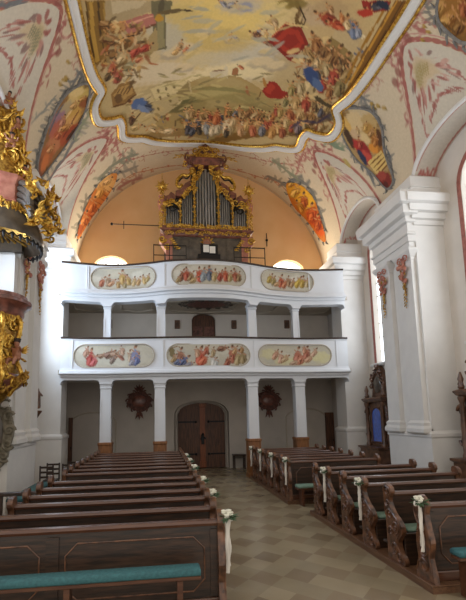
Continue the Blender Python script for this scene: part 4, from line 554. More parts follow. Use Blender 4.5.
[0,-569,1358,100,260,-44,-2,138,140,112,6,3],[0,-576,1355,119,260,-41,6,138,140,112,6,3],[0,-602,1310,-85,-244,46,9,138,140,112,6,3],[0,-678,1133,229,84,17,50,138,138,132,8,2],[0,-621,1148,368,44,20,49,138,138,132,8,2],[0,-708,1121,-108,-39,-19,-47,138,138,132,6,3],
[0,-699,1115,-92,-143,25,-7,138,138,132,6,3],[0,-682,1124,36,-74,37,40,138,138,132,6,3],[0,-669,1136,109,41,15,45,138,138,132,6,3],[0,-662,1142,116,74,5,40,138,138,132,6,3],[0,-655,1145,117,91,-1,36,138,138,132,6,3],[0,-648,1148,117,89,-1,36,138,138,132,6,3],
[0,-637,1154,101,130,-19,18,138,138,132,6,3],[0,-632,1138,11,-99,37,30,138,138,132,6,3],[0,-613,1157,107,113,-13,25,138,138,132,6,3],[0,-601,1154,109,45,9,41,138,138,132,6,3],[0,-593,1162,59,136,-31,-2,138,138,132,6,3],[0,457,1219,228,-67,0,58,111,112,112,8,2],
[0,493,1196,193,-201,28,40,111,112,112,8,2],[0,538,1175,315,-50,-9,58,111,112,112,8,2],[0,593,1187,299,164,-34,56,111,112,112,8,2],[0,430,1237,-88,166,-37,-22,111,112,112,6,3],[0,442,1209,-44,-150,43,-26,111,112,112,6,3],[0,465,1224,129,56,-24,52,111,112,112,6,3],
[0,462,1232,-9,180,-46,9,111,112,112,6,3],[0,466,1229,-71,176,-40,-14,111,112,112,6,3],[0,476,1224,-56,180,-43,-8,111,112,112,6,3],[0,498,1191,119,-134,27,33,111,112,112,6,3],[0,487,1186,-101,-92,32,-44,111,112,112,6,3],[0,513,1191,122,59,-26,50,111,112,112,6,3],
[0,513,1164,30,-165,44,-3,111,112,112,6,3],[0,512,1175,-135,-25,17,-51,111,112,112,6,3],[0,524,1174,-133,-29,19,-51,111,112,112,6,3],[0,541,1165,-87,-103,36,-41,111,112,112,6,3],[0,570,1177,121,57,-28,50,111,112,112,6,3],[0,580,1183,87,108,-38,43,111,112,112,6,3],
[0,572,1183,-147,12,11,-53,111,112,112,6,3],[0,593,1176,-34,-149,45,-28,111,112,112,6,3],[0,617,1203,101,94,-37,49,111,112,112,6,3],[0,459,1294,191,321,-49,51,111,112,112,8,2],[0,512,1338,404,128,-30,76,111,112,112,8,2],[0,589,1344,446,-97,-12,81,111,112,112,8,2],
[0,665,1339,400,7,-28,85,111,112,112,8,2],[0,450,1272,101,84,-35,55,111,112,112,6,3],[0,457,1266,114,-118,27,44,111,112,112,6,3],[0,464,1281,137,-49,3,62,111,112,112,6,3],[0,470,1292,139,-34,-2,64,111,112,112,6,3],[0,474,1307,127,37,-23,65,111,112,112,6,3],
[0,480,1304,121,-122,26,48,111,112,112,6,3],[0,487,1317,138,-83,12,61,111,112,112,6,3],[0,478,1326,-132,-26,19,-68,111,112,112,6,3],[0,503,1346,38,165,-53,35,111,112,112,6,3],[0,523,1334,145,-45,-2,69,111,112,112,6,3],[0,533,1330,108,-157,36,38,111,112,112,6,3],
[0,547,1348,133,31,-25,72,111,112,112,6,3],[0,556,1359,85,123,-47,57,111,112,112,6,3],[0,563,1362,6,188,-56,25,111,112,112,6,3],[0,586,1347,140,10,-21,74,111,112,112,6,3],[0,579,1343,-135,-25,24,-72,111,112,112,6,3],[0,596,1357,-86,194,-47,-20,111,112,112,6,3],
[0,609,1331,-96,-98,43,-63,111,112,112,6,3],[0,626,1351,-53,203,-54,1,111,112,112,6,3],[0,650,1344,106,87,-43,69,111,112,112,6,3],[0,645,1332,-102,-88,42,-67,111,112,112,6,3],[0,677,1336,153,-45,-11,75,111,112,112,6,3],[0,676,1326,-19,-172,58,-38,111,112,112,6,3],
[0,701,1340,148,-14,-21,78,111,112,112,6,3],[0,685,1220,336,105,-30,59,111,112,112,8,2],[0,737,1262,242,349,-47,55,111,112,112,8,2],[0,644,1217,-131,99,-13,-42,111,112,112,6,3],[0,671,1214,116,30,-25,53,111,112,112,6,3],[0,680,1212,135,-30,-10,53,111,112,112,6,3],
[0,679,1204,19,-157,44,-14,111,112,112,6,3],[0,674,1221,-128,2,16,-54,111,112,112,6,3],[0,684,1235,-105,157,-31,-24,111,112,112,6,3],[0,690,1236,-124,137,-22,-34,111,112,112,6,3],[0,699,1225,-113,-38,27,-54,111,112,112,6,3],[0,727,1223,142,-92,5,49,111,112,112,6,3],
[0,722,1251,8,160,-47,28,111,112,112,6,3],[0,718,1260,-104,172,-33,-20,111,112,112,6,3],[0,742,1242,126,-151,24,33,111,112,112,6,3],[0,749,1255,147,-100,5,51,111,112,112,6,3],[0,753,1258,131,-152,23,35,111,112,112,6,3],[0,753,1288,64,122,-45,50,111,112,112,6,3],
[0,760,1271,80,-189,42,5,111,112,112,6,3],[0,478,1167,145,-38,-1,50,111,112,112,8,2],[0,465,1154,-14,-171,39,-14,111,112,112,6,3],[0,459,1182,-120,156,-27,-26,111,112,112,6,3],[0,485,1163,161,-67,5,43,111,112,112,6,3],[0,483,1154,111,-157,29,23,111,112,112,6,3],
[0,463,1166,-153,-18,12,-45,111,112,112,6,3],[0,478,1182,-1,187,-40,11,111,112,112,6,3],[0,470,1178,-129,147,-25,-29,111,112,112,6,3],[0,491,1176,98,121,-33,36,111,112,112,6,3],[0,496,1172,127,80,-26,42,111,112,112,6,3],[0,501,1157,157,-89,10,40,111,112,112,6,3],
[0,464,1410,230,-49,-6,84,116,132,108,8,2],[0,504,1394,240,-152,13,75,116,132,108,8,2],[0,433,1418,-147,63,-7,-71,116,132,108,6,3],[0,450,1428,-5,203,-56,14,116,132,108,6,3],[0,462,1397,77,-185,47,24,116,132,108,6,3],[0,472,1403,143,-98,15,66,116,132,108,6,3],
[0,467,1394,-2,-189,56,-18,116,132,108,6,3],[0,472,1393,-4,-188,56,-20,116,132,108,6,3],[0,478,1392,5,-191,56,-15,116,132,108,6,3],[0,489,1391,72,-190,49,19,116,132,108,6,3],[0,478,1405,-149,31,4,-74,116,132,108,6,3],[0,495,1384,-5,-187,56,-21,116,132,108,6,3],
[0,490,1392,-132,-46,25,-73,116,132,108,6,3],[0,496,1401,-141,115,-20,-62,116,132,108,6,3],[0,517,1373,58,-192,51,10,116,132,108,6,3],[0,511,1376,-93,-114,43,-60,116,132,108,6,3],[0,569,1409,190,41,-24,72,176,156,88,8,2],[0,583,1428,-20,202,-54,14,176,156,88,8,2],
[0,547,1413,-83,107,-28,-40,176,156,88,6,3],[0,552,1409,-100,28,4,-64,176,156,88,6,3],[0,559,1415,-95,84,-17,-52,176,156,88,6,3],[0,565,1417,-93,92,-20,-49,176,156,88,6,3],[0,572,1419,-86,108,-27,-42,176,156,88,6,3],[0,580,1409,-73,-59,34,-60,176,156,88,6,3],
[0,577,1425,-98,81,-15,-54,176,156,88,6,3],[0,585,1434,19,125,-49,33,176,156,88,6,3],[0,590,1433,94,14,-21,68,176,156,88,6,3],[0,588,1441,84,44,-30,66,176,156,88,6,3],[0,514,1157,82,4,-18,68,168,134,56,8,3],[0,521,1153,50,-19,3,35,124,100,36,7,3],
[0,534,1144,81,6,-20,67,168,134,56,8,3],[0,541,1141,49,-21,3,35,124,100,36,7,3],[0,554,1131,71,-74,33,42,168,134,56,8,3],[0,561,1128,49,-22,4,34,124,100,36,7,3],[0,527,1161,81,-59,21,55,168,134,56,8,3],[0,534,1157,50,-21,3,36,124,100,36,7,3],
[0,529,910,67,5,-17,46,168,134,56,8,3],[0,535,908,41,-14,2,24,124,100,36,7,3],[0,530,886,63,-41,20,34,168,134,56,8,3],[0,536,884,40,-13,2,23,124,100,36,7,3],[0,540,931,67,9,-20,48,168,134,56,8,3],[0,546,928,42,-15,3,25,124,100,36,7,3],
[0,547,912,50,33,-36,40,168,134,56,8,3],[0,553,909,41,-15,3,24,124,100,36,7,3],[0,542,942,59,24,-30,46,168,134,56,8,3],[0,548,939,42,-15,3,25,124,100,36,7,3],[0,512,884,55,23,-29,40,168,134,56,8,3],[0,518,882,40,-12,2,23,124,100,36,7,3],
[0,-512,1096,37,97,-55,-5,168,134,56,8,3],[0,-507,1103,36,53,-24,11,124,100,36,7,3],[0,-542,1134,76,96,-37,30,168,134,56,8,3],[0,-536,1143,37,60,-26,10,124,100,36,7,3],[0,-560,1133,5,95,-65,-36,168,134,56,8,3],[0,-554,1142,37,61,-26,8,124,100,36,7,3],
[0,-544,927,59,68,-35,17,168,134,56,8,3],[0,-539,933,31,40,-21,7,124,100,36,7,3],[0,-531,951,-14,58,-53,-33,168,134,56,8,3],[0,-526,957,32,42,-21,8,124,100,36,7,3],[0,-546,916,-16,53,-51,-32,168,134,56,8,3],[0,-541,922,31,40,-21,7,124,100,36,7,3],
[0,-533,1134,32,104,-60,-13,168,134,56,8,3],[0,-527,1143,37,59,-25,10,124,100,36,7,3],[0,-560,1734,-512,-229,-35,-150,124,116,100,8,2],[0,-622,1738,-200,273,-80,-155,124,116,100,8,2],[0,-684,1773,-529,1,-71,-191,124,116,100,8,2],[0,-527,1720,-151,-331,49,-38,124,116,100,6,3],
[0,-527,1769,38,347,-77,-53,124,116,100,6,3],[0,-559,1735,-187,-55,-35,-136,124,116,100,6,3],[0,-559,1758,7,323,-79,-78,124,116,100,6,3],[0,-564,1757,149,377,-57,23,124,116,100,6,3],[0,-582,1751,106,389,-70,-18,124,116,100,6,3],[0,-600,1698,69,-204,75,116,124,116,100,6,3],
[0,-626,1694,-188,-354,38,-56,124,116,100,6,3],[0,-601,1757,202,342,-32,75,124,116,100,6,3],[0,-606,1761,216,285,-13,105,124,116,100,6,3],[0,-614,1748,178,16,47,151,124,116,100,6,3],[0,-618,1783,202,379,-38,67,124,116,100,6,3],[0,-642,1734,-31,-344,83,80,124,116,100,6,3],
[0,-658,1786,-62,251,-85,-141,124,116,100,6,3],[0,-674,1740,-66,-386,83,69,124,116,100,6,3],[0,-702,1753,-240,-287,-12,-140,124,116,100,6,3],[0,-681,1794,233,224,20,154,124,116,100,6,3],[0,-730,1738,-185,-477,61,-10,124,116,100,6,3],[0,-473,1683,435,-83,39,122,128,128,108,8,2],
[0,-402,1678,341,-12,29,114,128,128,108,8,2],[0,-338,1690,367,107,11,109,128,128,108,8,2],[0,-501,1680,166,-65,43,111,128,128,108,6,3],[0,-520,1666,-218,-244,10,-85,128,128,108,6,3],[0,-475,1711,185,331,-37,52,128,128,108,6,3],[0,-485,1701,-98,208,-60,-93,128,128,108,6,3],
[0,-456,1712,108,371,-58,2,128,128,108,6,3],[0,-436,1688,206,87,13,103,128,128,108,6,3],[0,-442,1703,-9,316,-65,-54,128,128,108,6,3],[0,-421,1662,109,-177,53,86,128,128,108,6,3],[0,-436,1674,-198,-44,-22,-103,128,128,108,6,3],[0,-414,1651,-32,-311,61,28,128,128,108,6,3],
[0,-386,1697,196,232,-21,75,128,128,108,6,3],[0,-381,1704,145,324,-46,35,128,128,108,6,3],[0,-370,1702,166,295,-38,51,128,128,108,6,3],[0,-373,1654,19,-277,61,46,128,128,108,6,3],[0,-380,1678,-194,-29,-21,-100,128,128,108,6,3],[0,-345,1710,118,333,-51,22,128,128,108,6,3],
[0,-351,1707,-82,238,-57,-73,128,128,108,6,3],[0,-333,1667,17,-281,60,42,128,128,108,6,3],[0,-339,1674,-174,-249,29,-62,128,128,108,6,3],[0,-324,1671,-107,-307,50,-21,128,128,108,6,3],[0,-410,1743,329,314,-11,92,140,132,120,8,2],[0,-345,1779,385,45,19,111,140,132,120,8,2],
[0,-441,1690,-33,-282,58,27,140,132,120,6,3],[0,-419,1746,136,293,-41,36,140,132,120,6,3],[0,-408,1736,176,59,14,98,140,132,120,6,3],[0,-400,1757,173,215,-20,73,140,132,120,6,3],[0,-391,1757,181,113,2,94,140,132,120,6,3],[0,-411,1752,-176,-50,-18,-100,140,132,120,6,3],
[0,-384,1789,60,322,-57,-11,140,132,120,6,3],[0,-368,1770,161,-18,26,101,140,132,120,6,3],[0,-375,1749,-54,-297,56,10,140,132,120,6,3],[0,-366,1752,-74,-298,53,-3,140,132,120,6,3],[0,-345,1803,63,320,-56,-5,140,132,120,6,3],[0,-330,1803,131,287,-41,42,140,132,120,6,3],
[0,-326,1762,43,-241,56,56,140,132,120,6,3],[0,-321,1805,-12,287,-59,-43,140,132,120,6,3],[0,-385,1865,418,18,25,125,168,118,106,8,2],[0,-321,1880,294,129,7,118,168,118,106,8,2],[0,-414,1878,134,266,-38,54,168,118,106,6,3],[0,-421,1864,-134,45,-37,-114,168,118,106,6,3],
[0,-410,1858,-159,-68,-15,-111,168,118,106,6,3],[0,-393,1843,-103,-272,47,-31,168,118,106,6,3],[0,-384,1855,-159,-149,7,-95,168,118,106,6,3],[0,-370,1851,-145,-207,24,-75,168,118,106,6,3],[0,-346,1887,11,277,-62,-36,168,118,106,6,3],[0,-339,1890,-19,256,-61,-54,168,118,106,6,3],
[0,-318,1876,147,4,21,110,168,118,106,6,3],[0,-324,1859,-33,-270,59,16,168,118,106,6,3],[0,-310,1865,26,-236,60,54,168,118,106,6,3],[0,-299,1872,65,-194,55,76,168,118,106,6,3],[0,406,1736,139,-366,66,52,108,108,104,8,2],[0,449,1699,374,-118,-4,124,108,108,104,8,2],
[0,515,1701,385,105,-36,127,108,108,104,8,2],[0,615,1749,764,258,-49,139,108,108,104,8,2],[0,398,1787,51,277,-71,53,108,108,104,6,3],[0,410,1763,155,108,-39,111,108,108,104,6,3],[0,416,1730,163,-167,29,95,108,108,104,6,3],[0,416,1745,106,203,-59,85,108,108,104,6,3],
[0,426,1719,175,3,-16,115,108,108,104,6,3],[0,425,1687,100,-251,58,44,108,108,104,6,3],[0,431,1683,20,-271,70,-10,108,108,104,6,3],[0,443,1722,0,286,-72,24,108,108,104,6,3],[0,446,1686,-124,-150,50,-94,108,108,104,6,3],[0,471,1672,27,-272,70,-9,108,108,104,6,3],
[0,478,1671,-55,-233,67,-59,108,108,104,6,3],[0,509,1686,179,-114,10,106,108,108,104,6,3],[0,522,1690,179,-130,13,104,108,108,104,6,3],[0,510,1720,-157,216,-39,-80,108,108,104,6,3],[0,547,1713,162,65,-38,117,108,108,104,6,3],[0,560,1692,146,-240,45,67,108,108,104,6,3],
[0,589,1722,190,-79,-7,120,108,108,104,6,3],[0,606,1718,66,-305,72,1,108,108,104,6,3],[0,614,1765,-196,132,-6,-118,108,108,104,6,3],[0,660,1787,40,289,-80,76,108,108,104,6,3],[0,318,1702,345,4,-8,84,133,133,108,8,2],[0,389,1707,437,7,-12,86,133,133,108,8,2],
[0,300,1695,158,-52,4,74,133,133,108,6,3],[0,303,1683,107,-196,34,45,133,133,108,6,3],[0,294,1720,-76,239,-42,-29,133,133,108,6,3],[0,296,1694,-140,-92,21,-69,133,133,108,6,3],[0,324,1714,116,155,-34,61,133,133,108,6,3],[0,316,1684,-68,-208,43,-40,133,133,108,6,3],
[0,335,1718,86,201,-41,49,133,133,108,6,3],[0,323,1695,-141,-89,22,-70,133,133,108,6,3],[0,355,1695,157,-88,9,72,133,133,108,6,3],[0,343,1685,-67,-207,43,-41,133,133,108,6,3],[0,345,1701,-155,-31,12,-75,133,133,108,6,3],[0,357,1722,-113,214,-35,-45,133,133,108,6,3],
[0,386,1717,126,133,-32,67,133,133,108,6,3],[0,397,1707,161,-5,-8,78,133,133,108,6,3],[0,391,1687,-24,-237,48,-24,133,133,108,6,3],[0,414,1695,144,-159,22,61,133,133,108,6,3],[0,425,1706,164,-25,-6,78,133,133,108,6,3],[0,408,1702,-144,-77,22,-74,133,133,108,6,3],
[0,330,1810,349,-78,-1,104,124,116,104,8,2],[0,384,1803,270,-15,-10,106,124,116,104,8,2],[0,294,1832,-67,230,-50,-36,124,116,104,6,3],[0,310,1832,7,246,-57,14,124,116,104,6,3],[0,309,1813,-144,19,1,-93,124,116,104,6,3],[0,327,1828,-48,244,-54,-20,124,116,104,6,3],
[0,334,1795,-88,-167,44,-66,124,116,104,6,3],[0,356,1788,59,-227,51,25,124,116,104,6,3],[0,373,1801,146,-27,-3,94,124,116,104,6,3],[0,358,1803,-142,-15,11,-93,124,116,104,6,3],[0,372,1822,-57,243,-53,-23,124,116,104,6,3],[0,374,1815,-131,144,-26,-77,124,116,104,6,3],
[0,395,1785,42,-236,54,11,124,116,104,6,3],[0,397,1786,-36,-216,55,-39,124,116,104,6,3],[0,-651,832,99,108,-37,13,112,116,120,8,2],[0,-631,845,163,66,7,46,112,116,120,8,2],[0,-605,862,159,144,-29,23,112,116,120,8,2],[0,-664,825,-82,17,-39,-46,112,116,120,6,3],
[0,-664,825,-112,-30,-19,-44,112,116,120,6,3],[0,-648,837,66,105,-44,-2,112,116,120,6,3],[0,-658,826,-102,-95,27,-18,112,116,120,6,3],[0,-650,828,-37,-97,50,14,112,116,120,6,3],[0,-647,831,-35,-97,50,14,112,116,120,6,3],[0,-646,843,-77,26,-41,-46,112,116,120,6,3],
[0,-641,845,-69,35,-44,-44,112,116,120,6,3],[0,-631,839,0,-84,52,26,112,116,120,6,3],[0,-623,854,49,105,-48,-8,112,116,120,6,3],[0,-623,854,-27,72,-52,-35,112,116,120,6,3],[0,-625,848,-118,-50,-6,-41,112,116,120,6,3],[0,-604,857,107,15,21,46,112,116,120,6,3],
[0,-608,853,-14,-92,52,20,112,116,120,6,3],[0,-606,869,-52,56,-48,-41,112,116,120,6,3],[0,-589,873,117,46,5,42,112,116,120,6,3],[0,-617,860,241,28,17,35,120,124,128,8,2],[0,-634,865,63,100,-30,0,120,124,128,6,3],[0,-635,864,-3,80,-36,-20,120,124,128,6,3],
[0,-639,855,-107,-37,-9,-30,120,124,128,6,3],[0,-626,852,-9,-82,35,15,120,124,128,6,3],[0,-629,853,-103,-78,12,-19,120,124,128,6,3],[0,-608,863,106,36,6,29,120,124,128,6,3],[0,-618,853,-68,-94,27,-3,120,124,128,6,3],[0,-603,858,59,-38,29,28,120,124,128,6,3],
[0,-597,861,80,-15,23,30,120,124,128,6,3],[0,-591,864,100,19,12,30,120,124,128,6,3],[0,491,849,186,64,-25,37,119,116,108,8,2],[0,525,857,201,18,-17,40,119,116,108,8,2],[0,563,855,233,-51,-3,40,119,116,108,8,2],[0,601,842,201,-92,9,35,119,116,108,8,2],
[0,477,851,17,95,-40,13,119,116,108,6,3],[0,483,837,29,-99,38,1,119,116,108,6,3],[0,490,839,45,-98,37,5,119,116,108,6,3],[0,500,845,109,-56,13,30,119,116,108,6,3],[0,500,843,44,-100,37,5,119,116,108,6,3],[0,495,860,-89,86,-27,-21,119,116,108,6,3],
[0,498,858,-116,35,-4,-34,119,116,108,6,3],[0,514,863,7,102,-41,11,119,116,108,6,3],[0,513,864,-73,98,-32,-14,119,116,108,6,3],[0,534,857,113,3,-13,37,119,116,108,6,3],[0,526,865,-66,102,-35,-11,119,116,108,6,3],[0,545,859,108,17,-18,37,119,116,108,6,3],
[0,540,851,-30,-89,40,-19,119,116,108,6,3],[0,546,850,-38,-85,39,-21,119,116,108,6,3],[0,563,859,95,39,-26,35,119,116,108,6,3],[0,556,851,-86,-48,28,-32,119,116,108,6,3],[0,567,846,-30,-88,40,-19,119,116,108,6,3],[0,586,847,116,-57,11,31,119,116,108,6,3],
[0,575,850,-111,-8,15,-37,119,116,108,6,3],[0,598,847,117,-9,-10,37,119,116,108,6,3],[0,598,837,34,-103,40,-1,119,116,108,6,3],[0,610,840,121,-33,-1,35,119,116,108,6,3],[0,610,846,48,80,-39,25,119,116,108,6,3],[0,605,845,-89,93,-28,-18,119,116,108,6,3],
],
'P1': [
[0,-152,772,282,7,1,-130,188,180,160,5,6],[0,-42,773,380,9,0,-163,188,180,160,5,6],[0,-130,758,308,7,1,-150,168,164,152,5,6],[0,-26,779,354,9,0,-180,180,175,162,5,6],[0,-235,756,183,4,2,-141,207,202,188,5,6],[0,-61,739,375,8,0,-127,207,202,188,5,6],
[0,-227,775,340,8,2,-128,168,164,152,5,6],[0,-28,758,270,6,0,-190,196,192,176,5,6],[0,-28,746,274,6,0,-122,180,175,162,5,6],[0,-38,779,304,8,0,-159,196,192,176,5,6],[0,-83,764,206,5,1,-180,207,202,188,5,6],[0,-44,742,236,5,0,-179,196,192,176,5,6],
[0,-174,778,293,7,2,-183,188,180,160,5,6],[0,-37,762,290,7,0,-125,196,192,176,5,6],[1,-215,743,22,42,39,-23,158,98,74,168,124,100],[1,-193,747,8,52,49,-8,142,117,94,168,124,100],[1,-178,740,30,28,26,-32,171,130,100,168,124,100],[1,-141,760,2,69,66,-1,171,140,87,168,124,100],
[1,-156,736,0,42,40,1,155,124,81,168,124,100],[1,-119,749,-8,47,45,9,164,136,84,168,124,100],[1,-96,742,7,42,40,-7,171,146,103,168,124,100],[1,-78,742,14,40,38,-14,164,130,87,168,124,100],[1,-59,746,-7,42,40,8,177,149,97,168,124,100],[1,-44,751,12,36,34,-12,158,136,90,168,124,100],
[1,-130,733,6,37,35,-6,140,124,90,168,124,100],
],
'P2': [
[0,87,791,282,7,-2,-165,196,192,176,5,6],[0,221,802,387,10,-3,-132,207,202,188,5,6],[0,298,789,268,7,-5,-175,188,180,160,5,6],[0,182,774,249,6,-3,-162,196,192,176,5,6],[0,113,779,285,7,-2,-157,207,202,188,5,6],[0,225,785,263,7,-3,-142,196,192,176,5,6],
[0,143,793,322,8,-3,-202,207,202,188,5,6],[0,284,776,394,9,-4,-143,188,180,160,5,6],[0,316,778,338,8,-5,-177,180,175,162,5,6],[0,245,765,249,6,-4,-193,188,180,160,5,6],[0,57,784,273,7,-1,-134,207,202,188,5,6],[0,311,795,273,7,-5,-171,168,164,152,5,6],
[0,73,757,314,7,-2,-172,196,192,176,5,6],[0,189,798,212,6,-4,-201,168,164,152,5,6],[1,86,774,18,52,49,-17,129,85,62,168,124,100],[1,102,778,1,60,58,1,158,79,58,168,124,100],[1,121,770,24,43,41,-23,140,111,78,168,124,100],[1,152,775,1,66,64,2,177,85,62,168,124,100],
[1,168,776,11,60,57,-9,136,143,148,168,124,100],[1,192,780,-1,66,64,4,94,101,116,168,124,100],[1,211,773,10,54,52,-8,174,152,110,168,124,100],[1,235,773,20,52,50,-18,148,72,55,168,124,100],[1,255,778,1,61,59,1,164,82,58,168,124,100],[1,275,774,10,49,48,-7,158,136,94,168,124,100],
[1,295,779,-9,60,59,12,142,79,58,168,124,100],[1,311,775,10,49,48,-8,129,104,71,168,124,100],[1,133,755,37,23,20,-37,164,140,100,168,124,100],[1,71,757,19,33,31,-18,155,133,94,168,124,100],
],
'P3': [
[0,608,777,238,6,-8,-152,180,175,162,5,6],[0,597,739,293,6,-8,-167,180,175,162,5,6],[0,465,757,272,6,-6,-161,180,175,162,5,6],[0,557,742,300,6,-7,-152,196,192,176,5,6],[0,432,737,269,6,-6,-172,207,202,188,5,6],[0,469,776,337,8,-5,-130,188,180,160,5,6],
[0,535,763,299,7,-7,-160,207,202,188,5,6],[0,551,771,225,5,-9,-201,207,202,188,5,6],[0,552,752,395,8,-6,-127,168,164,152,5,6],[0,585,768,385,9,-10,-201,168,164,152,5,6],[0,436,762,274,6,-5,-125,196,192,176,5,6],[0,590,768,305,7,-10,-198,180,175,162,5,6],
[0,452,742,355,7,-7,-183,180,175,162,5,6],[0,435,774,409,10,-6,-152,188,180,160,5,6],[1,432,765,27,44,42,-24,164,140,74,168,124,100],[1,448,758,17,42,41,-14,142,124,74,168,124,100],[1,480,758,13,61,60,-9,164,82,55,168,124,100],[1,497,750,27,44,42,-24,171,108,74,168,124,100],
[1,513,759,2,51,50,1,142,111,81,168,124,100],[1,530,755,17,43,41,-14,155,124,90,168,124,100],[1,555,760,31,50,47,-27,177,149,65,168,124,100],[1,572,760,13,56,55,-9,164,136,65,168,124,100],[1,592,757,10,45,44,-7,171,152,113,168,124,100],[1,464,746,34,20,18,-33,171,136,97,168,124,100],
],
'P4': [
[0,-164,456,234,0,2,-166,188,180,160,5,6],[0,-51,445,249,-1,0,-165,180,175,162,5,6],[0,-182,436,271,-1,1,-123,196,192,176,5,6],[0,-113,441,348,-1,1,-169,196,192,176,5,6],[0,-108,482,220,0,1,-181,196,192,176,5,6],[0,-162,438,265,-1,2,-154,168,164,152,5,6],
[0,-107,474,246,0,1,-164,188,180,160,5,6],[0,-155,482,333,0,1,-130,180,175,162,5,6],[0,-35,436,266,-1,0,-131,188,180,160,5,6],[0,-82,445,346,-1,1,-165,188,180,160,5,6],[0,-282,480,233,0,3,-151,207,202,188,5,6],[0,-146,433,221,-1,2,-182,207,202,188,5,6],
[0,-218,477,322,0,2,-156,188,180,160,5,6],[0,-169,441,211,-1,2,-181,196,192,176,5,6],[0,-275,457,320,-1,4,-185,184,178,162,5,6],[0,-225,442,323,-1,3,-185,184,178,162,5,6],[0,-153,450,327,-1,2,-187,184,178,162,5,6],[0,-81,449,331,-1,1,-188,184,178,162,5,6],
[1,-254,454,11,74,72,-13,155,66,58,168,124,100],[1,-240,442,26,48,46,-28,174,92,90,168,124,100],[1,-269,476,14,43,41,-15,164,124,103,168,124,100],[1,-211,461,36,14,14,-38,142,111,90,168,124,100],[1,-183,468,46,28,27,-48,129,98,84,168,124,100],[1,-161,465,53,10,10,-55,153,127,106,168,124,100],
[1,-171,450,22,39,38,-23,129,111,100,168,124,100],[1,-139,480,-7,40,39,7,171,140,119,168,124,100],[1,-110,457,0,51,49,0,174,152,129,168,124,100],[1,-92,461,7,82,79,-7,123,127,154,168,124,100],[1,-84,446,17,48,47,-18,104,111,145,168,124,100],[1,-102,438,20,35,34,-20,142,140,151,168,124,100],
[1,-146,453,-26,23,22,27,142,95,78,168,124,100],
],
'P5': [
[0,261,463,216,0,-3,-136,180,175,162,5,6],[0,344,487,280,0,-6,-179,188,180,160,5,6],[0,150,438,285,-1,-2,-130,188,180,160,5,6],[0,235,477,334,0,-3,-138,196,192,176,5,6],[0,315,474,342,0,-6,-194,168,164,152,5,6],[0,165,477,261,0,-3,-162,196,192,176,5,6],
[0,180,463,247,0,-3,-162,180,175,162,5,6],[0,72,479,253,0,-1,-125,168,164,152,5,6],[0,204,485,259,0,-4,-188,188,180,160,5,6],[0,233,426,385,-2,-4,-175,168,164,152,5,6],[0,196,453,281,-1,-3,-151,196,192,176,5,6],[0,332,446,330,-1,-4,-125,207,202,188,5,6],
[0,57,433,339,-1,-1,-180,207,202,188,5,6],[0,130,459,345,-1,-2,-173,168,164,152,5,6],[0,46,472,113,0,-1,-190,108,92,52,8,4],[0,55,491,143,42,5,-18,124,92,60,9,2],[0,76,489,84,-64,-11,-15,124,92,60,9,2],[1,76,457,13,71,70,-13,142,98,78,168,124,100],
[1,90,441,48,40,39,-47,91,98,129,168,124,100],[1,68,438,40,23,22,-40,104,111,135,168,124,100],[1,53,449,21,36,35,-21,155,130,94,168,124,100],[1,151,457,16,82,81,-15,177,85,65,168,124,100],[1,166,445,41,48,47,-40,184,101,74,168,124,100],[1,140,472,-7,46,46,8,184,146,119,168,124,100],
[1,175,480,24,41,40,-23,164,95,74,168,124,100],[1,201,441,1,57,57,0,190,188,183,168,124,100],[1,212,433,8,41,41,-7,177,178,174,168,124,100],[1,201,472,8,41,41,-7,164,143,110,168,124,100],[1,240,487,52,9,8,-51,129,92,71,168,124,100],[1,275,464,2,74,74,0,164,101,81,168,124,100],
[1,298,452,14,67,67,-12,161,143,106,168,124,100],[1,317,456,2,63,64,0,142,124,90,168,124,100],[1,258,437,27,45,45,-26,142,85,65,168,124,100],[1,287,480,22,37,36,-21,177,140,100,168,124,100],[1,314,484,7,36,36,-6,155,120,81,168,124,100],[1,113,426,39,14,13,-39,129,124,132,168,124,100],
],
'P6': [
[0,468,459,388,-1,-6,-152,196,192,176,5,6],[0,576,451,226,-1,-7,-140,180,175,162,5,6],[0,472,482,364,0,-8,-182,188,180,160,5,6],[0,426,443,356,-1,-5,-120,180,175,162,5,6],[0,520,431,388,-2,-8,-166,188,180,160,5,6],[0,440,441,340,-1,-7,-176,168,164,152,5,6],
[0,515,449,385,-1,-7,-165,188,180,160,5,6],[0,579,448,366,-1,-7,-142,188,180,160,5,6],[0,599,461,358,-1,-8,-155,207,202,188,5,6],[0,574,459,305,-1,-9,-176,188,180,160,5,6],[0,657,450,396,-1,-9,-154,196,192,176,5,6],[0,557,458,204,0,-6,-126,188,180,160,5,6],
[0,667,440,331,-1,-8,-139,188,180,160,5,6],[0,434,464,249,0,-6,-157,196,192,176,5,6],[0,424,464,360,0,-7,-196,196,188,140,6,6],[0,479,440,362,-1,-8,-196,196,188,140,6,6],[0,544,440,366,-1,-9,-197,196,188,140,6,6],[0,618,456,371,-1,-11,-199,196,188,140,6,6],
[0,642,448,372,-1,-11,-199,196,188,140,6,6],[1,448,464,26,42,41,-24,184,140,116,168,124,100],[1,468,452,12,53,53,-9,187,149,126,168,124,100],[1,488,448,35,27,27,-33,177,152,119,168,124,100],[1,537,460,17,74,75,-13,164,101,81,168,124,100],[1,552,448,36,56,56,-32,174,114,90,168,124,100],
[1,574,468,15,64,65,-11,155,92,71,168,124,100],[1,585,448,40,31,30,-37,177,140,113,168,124,100],[1,607,472,24,37,37,-22,184,149,126,168,124,100],[1,527,432,47,16,15,-45,164,136,113,168,124,100],[1,566,484,2,38,39,0,177,130,103,168,124,100],
],
}
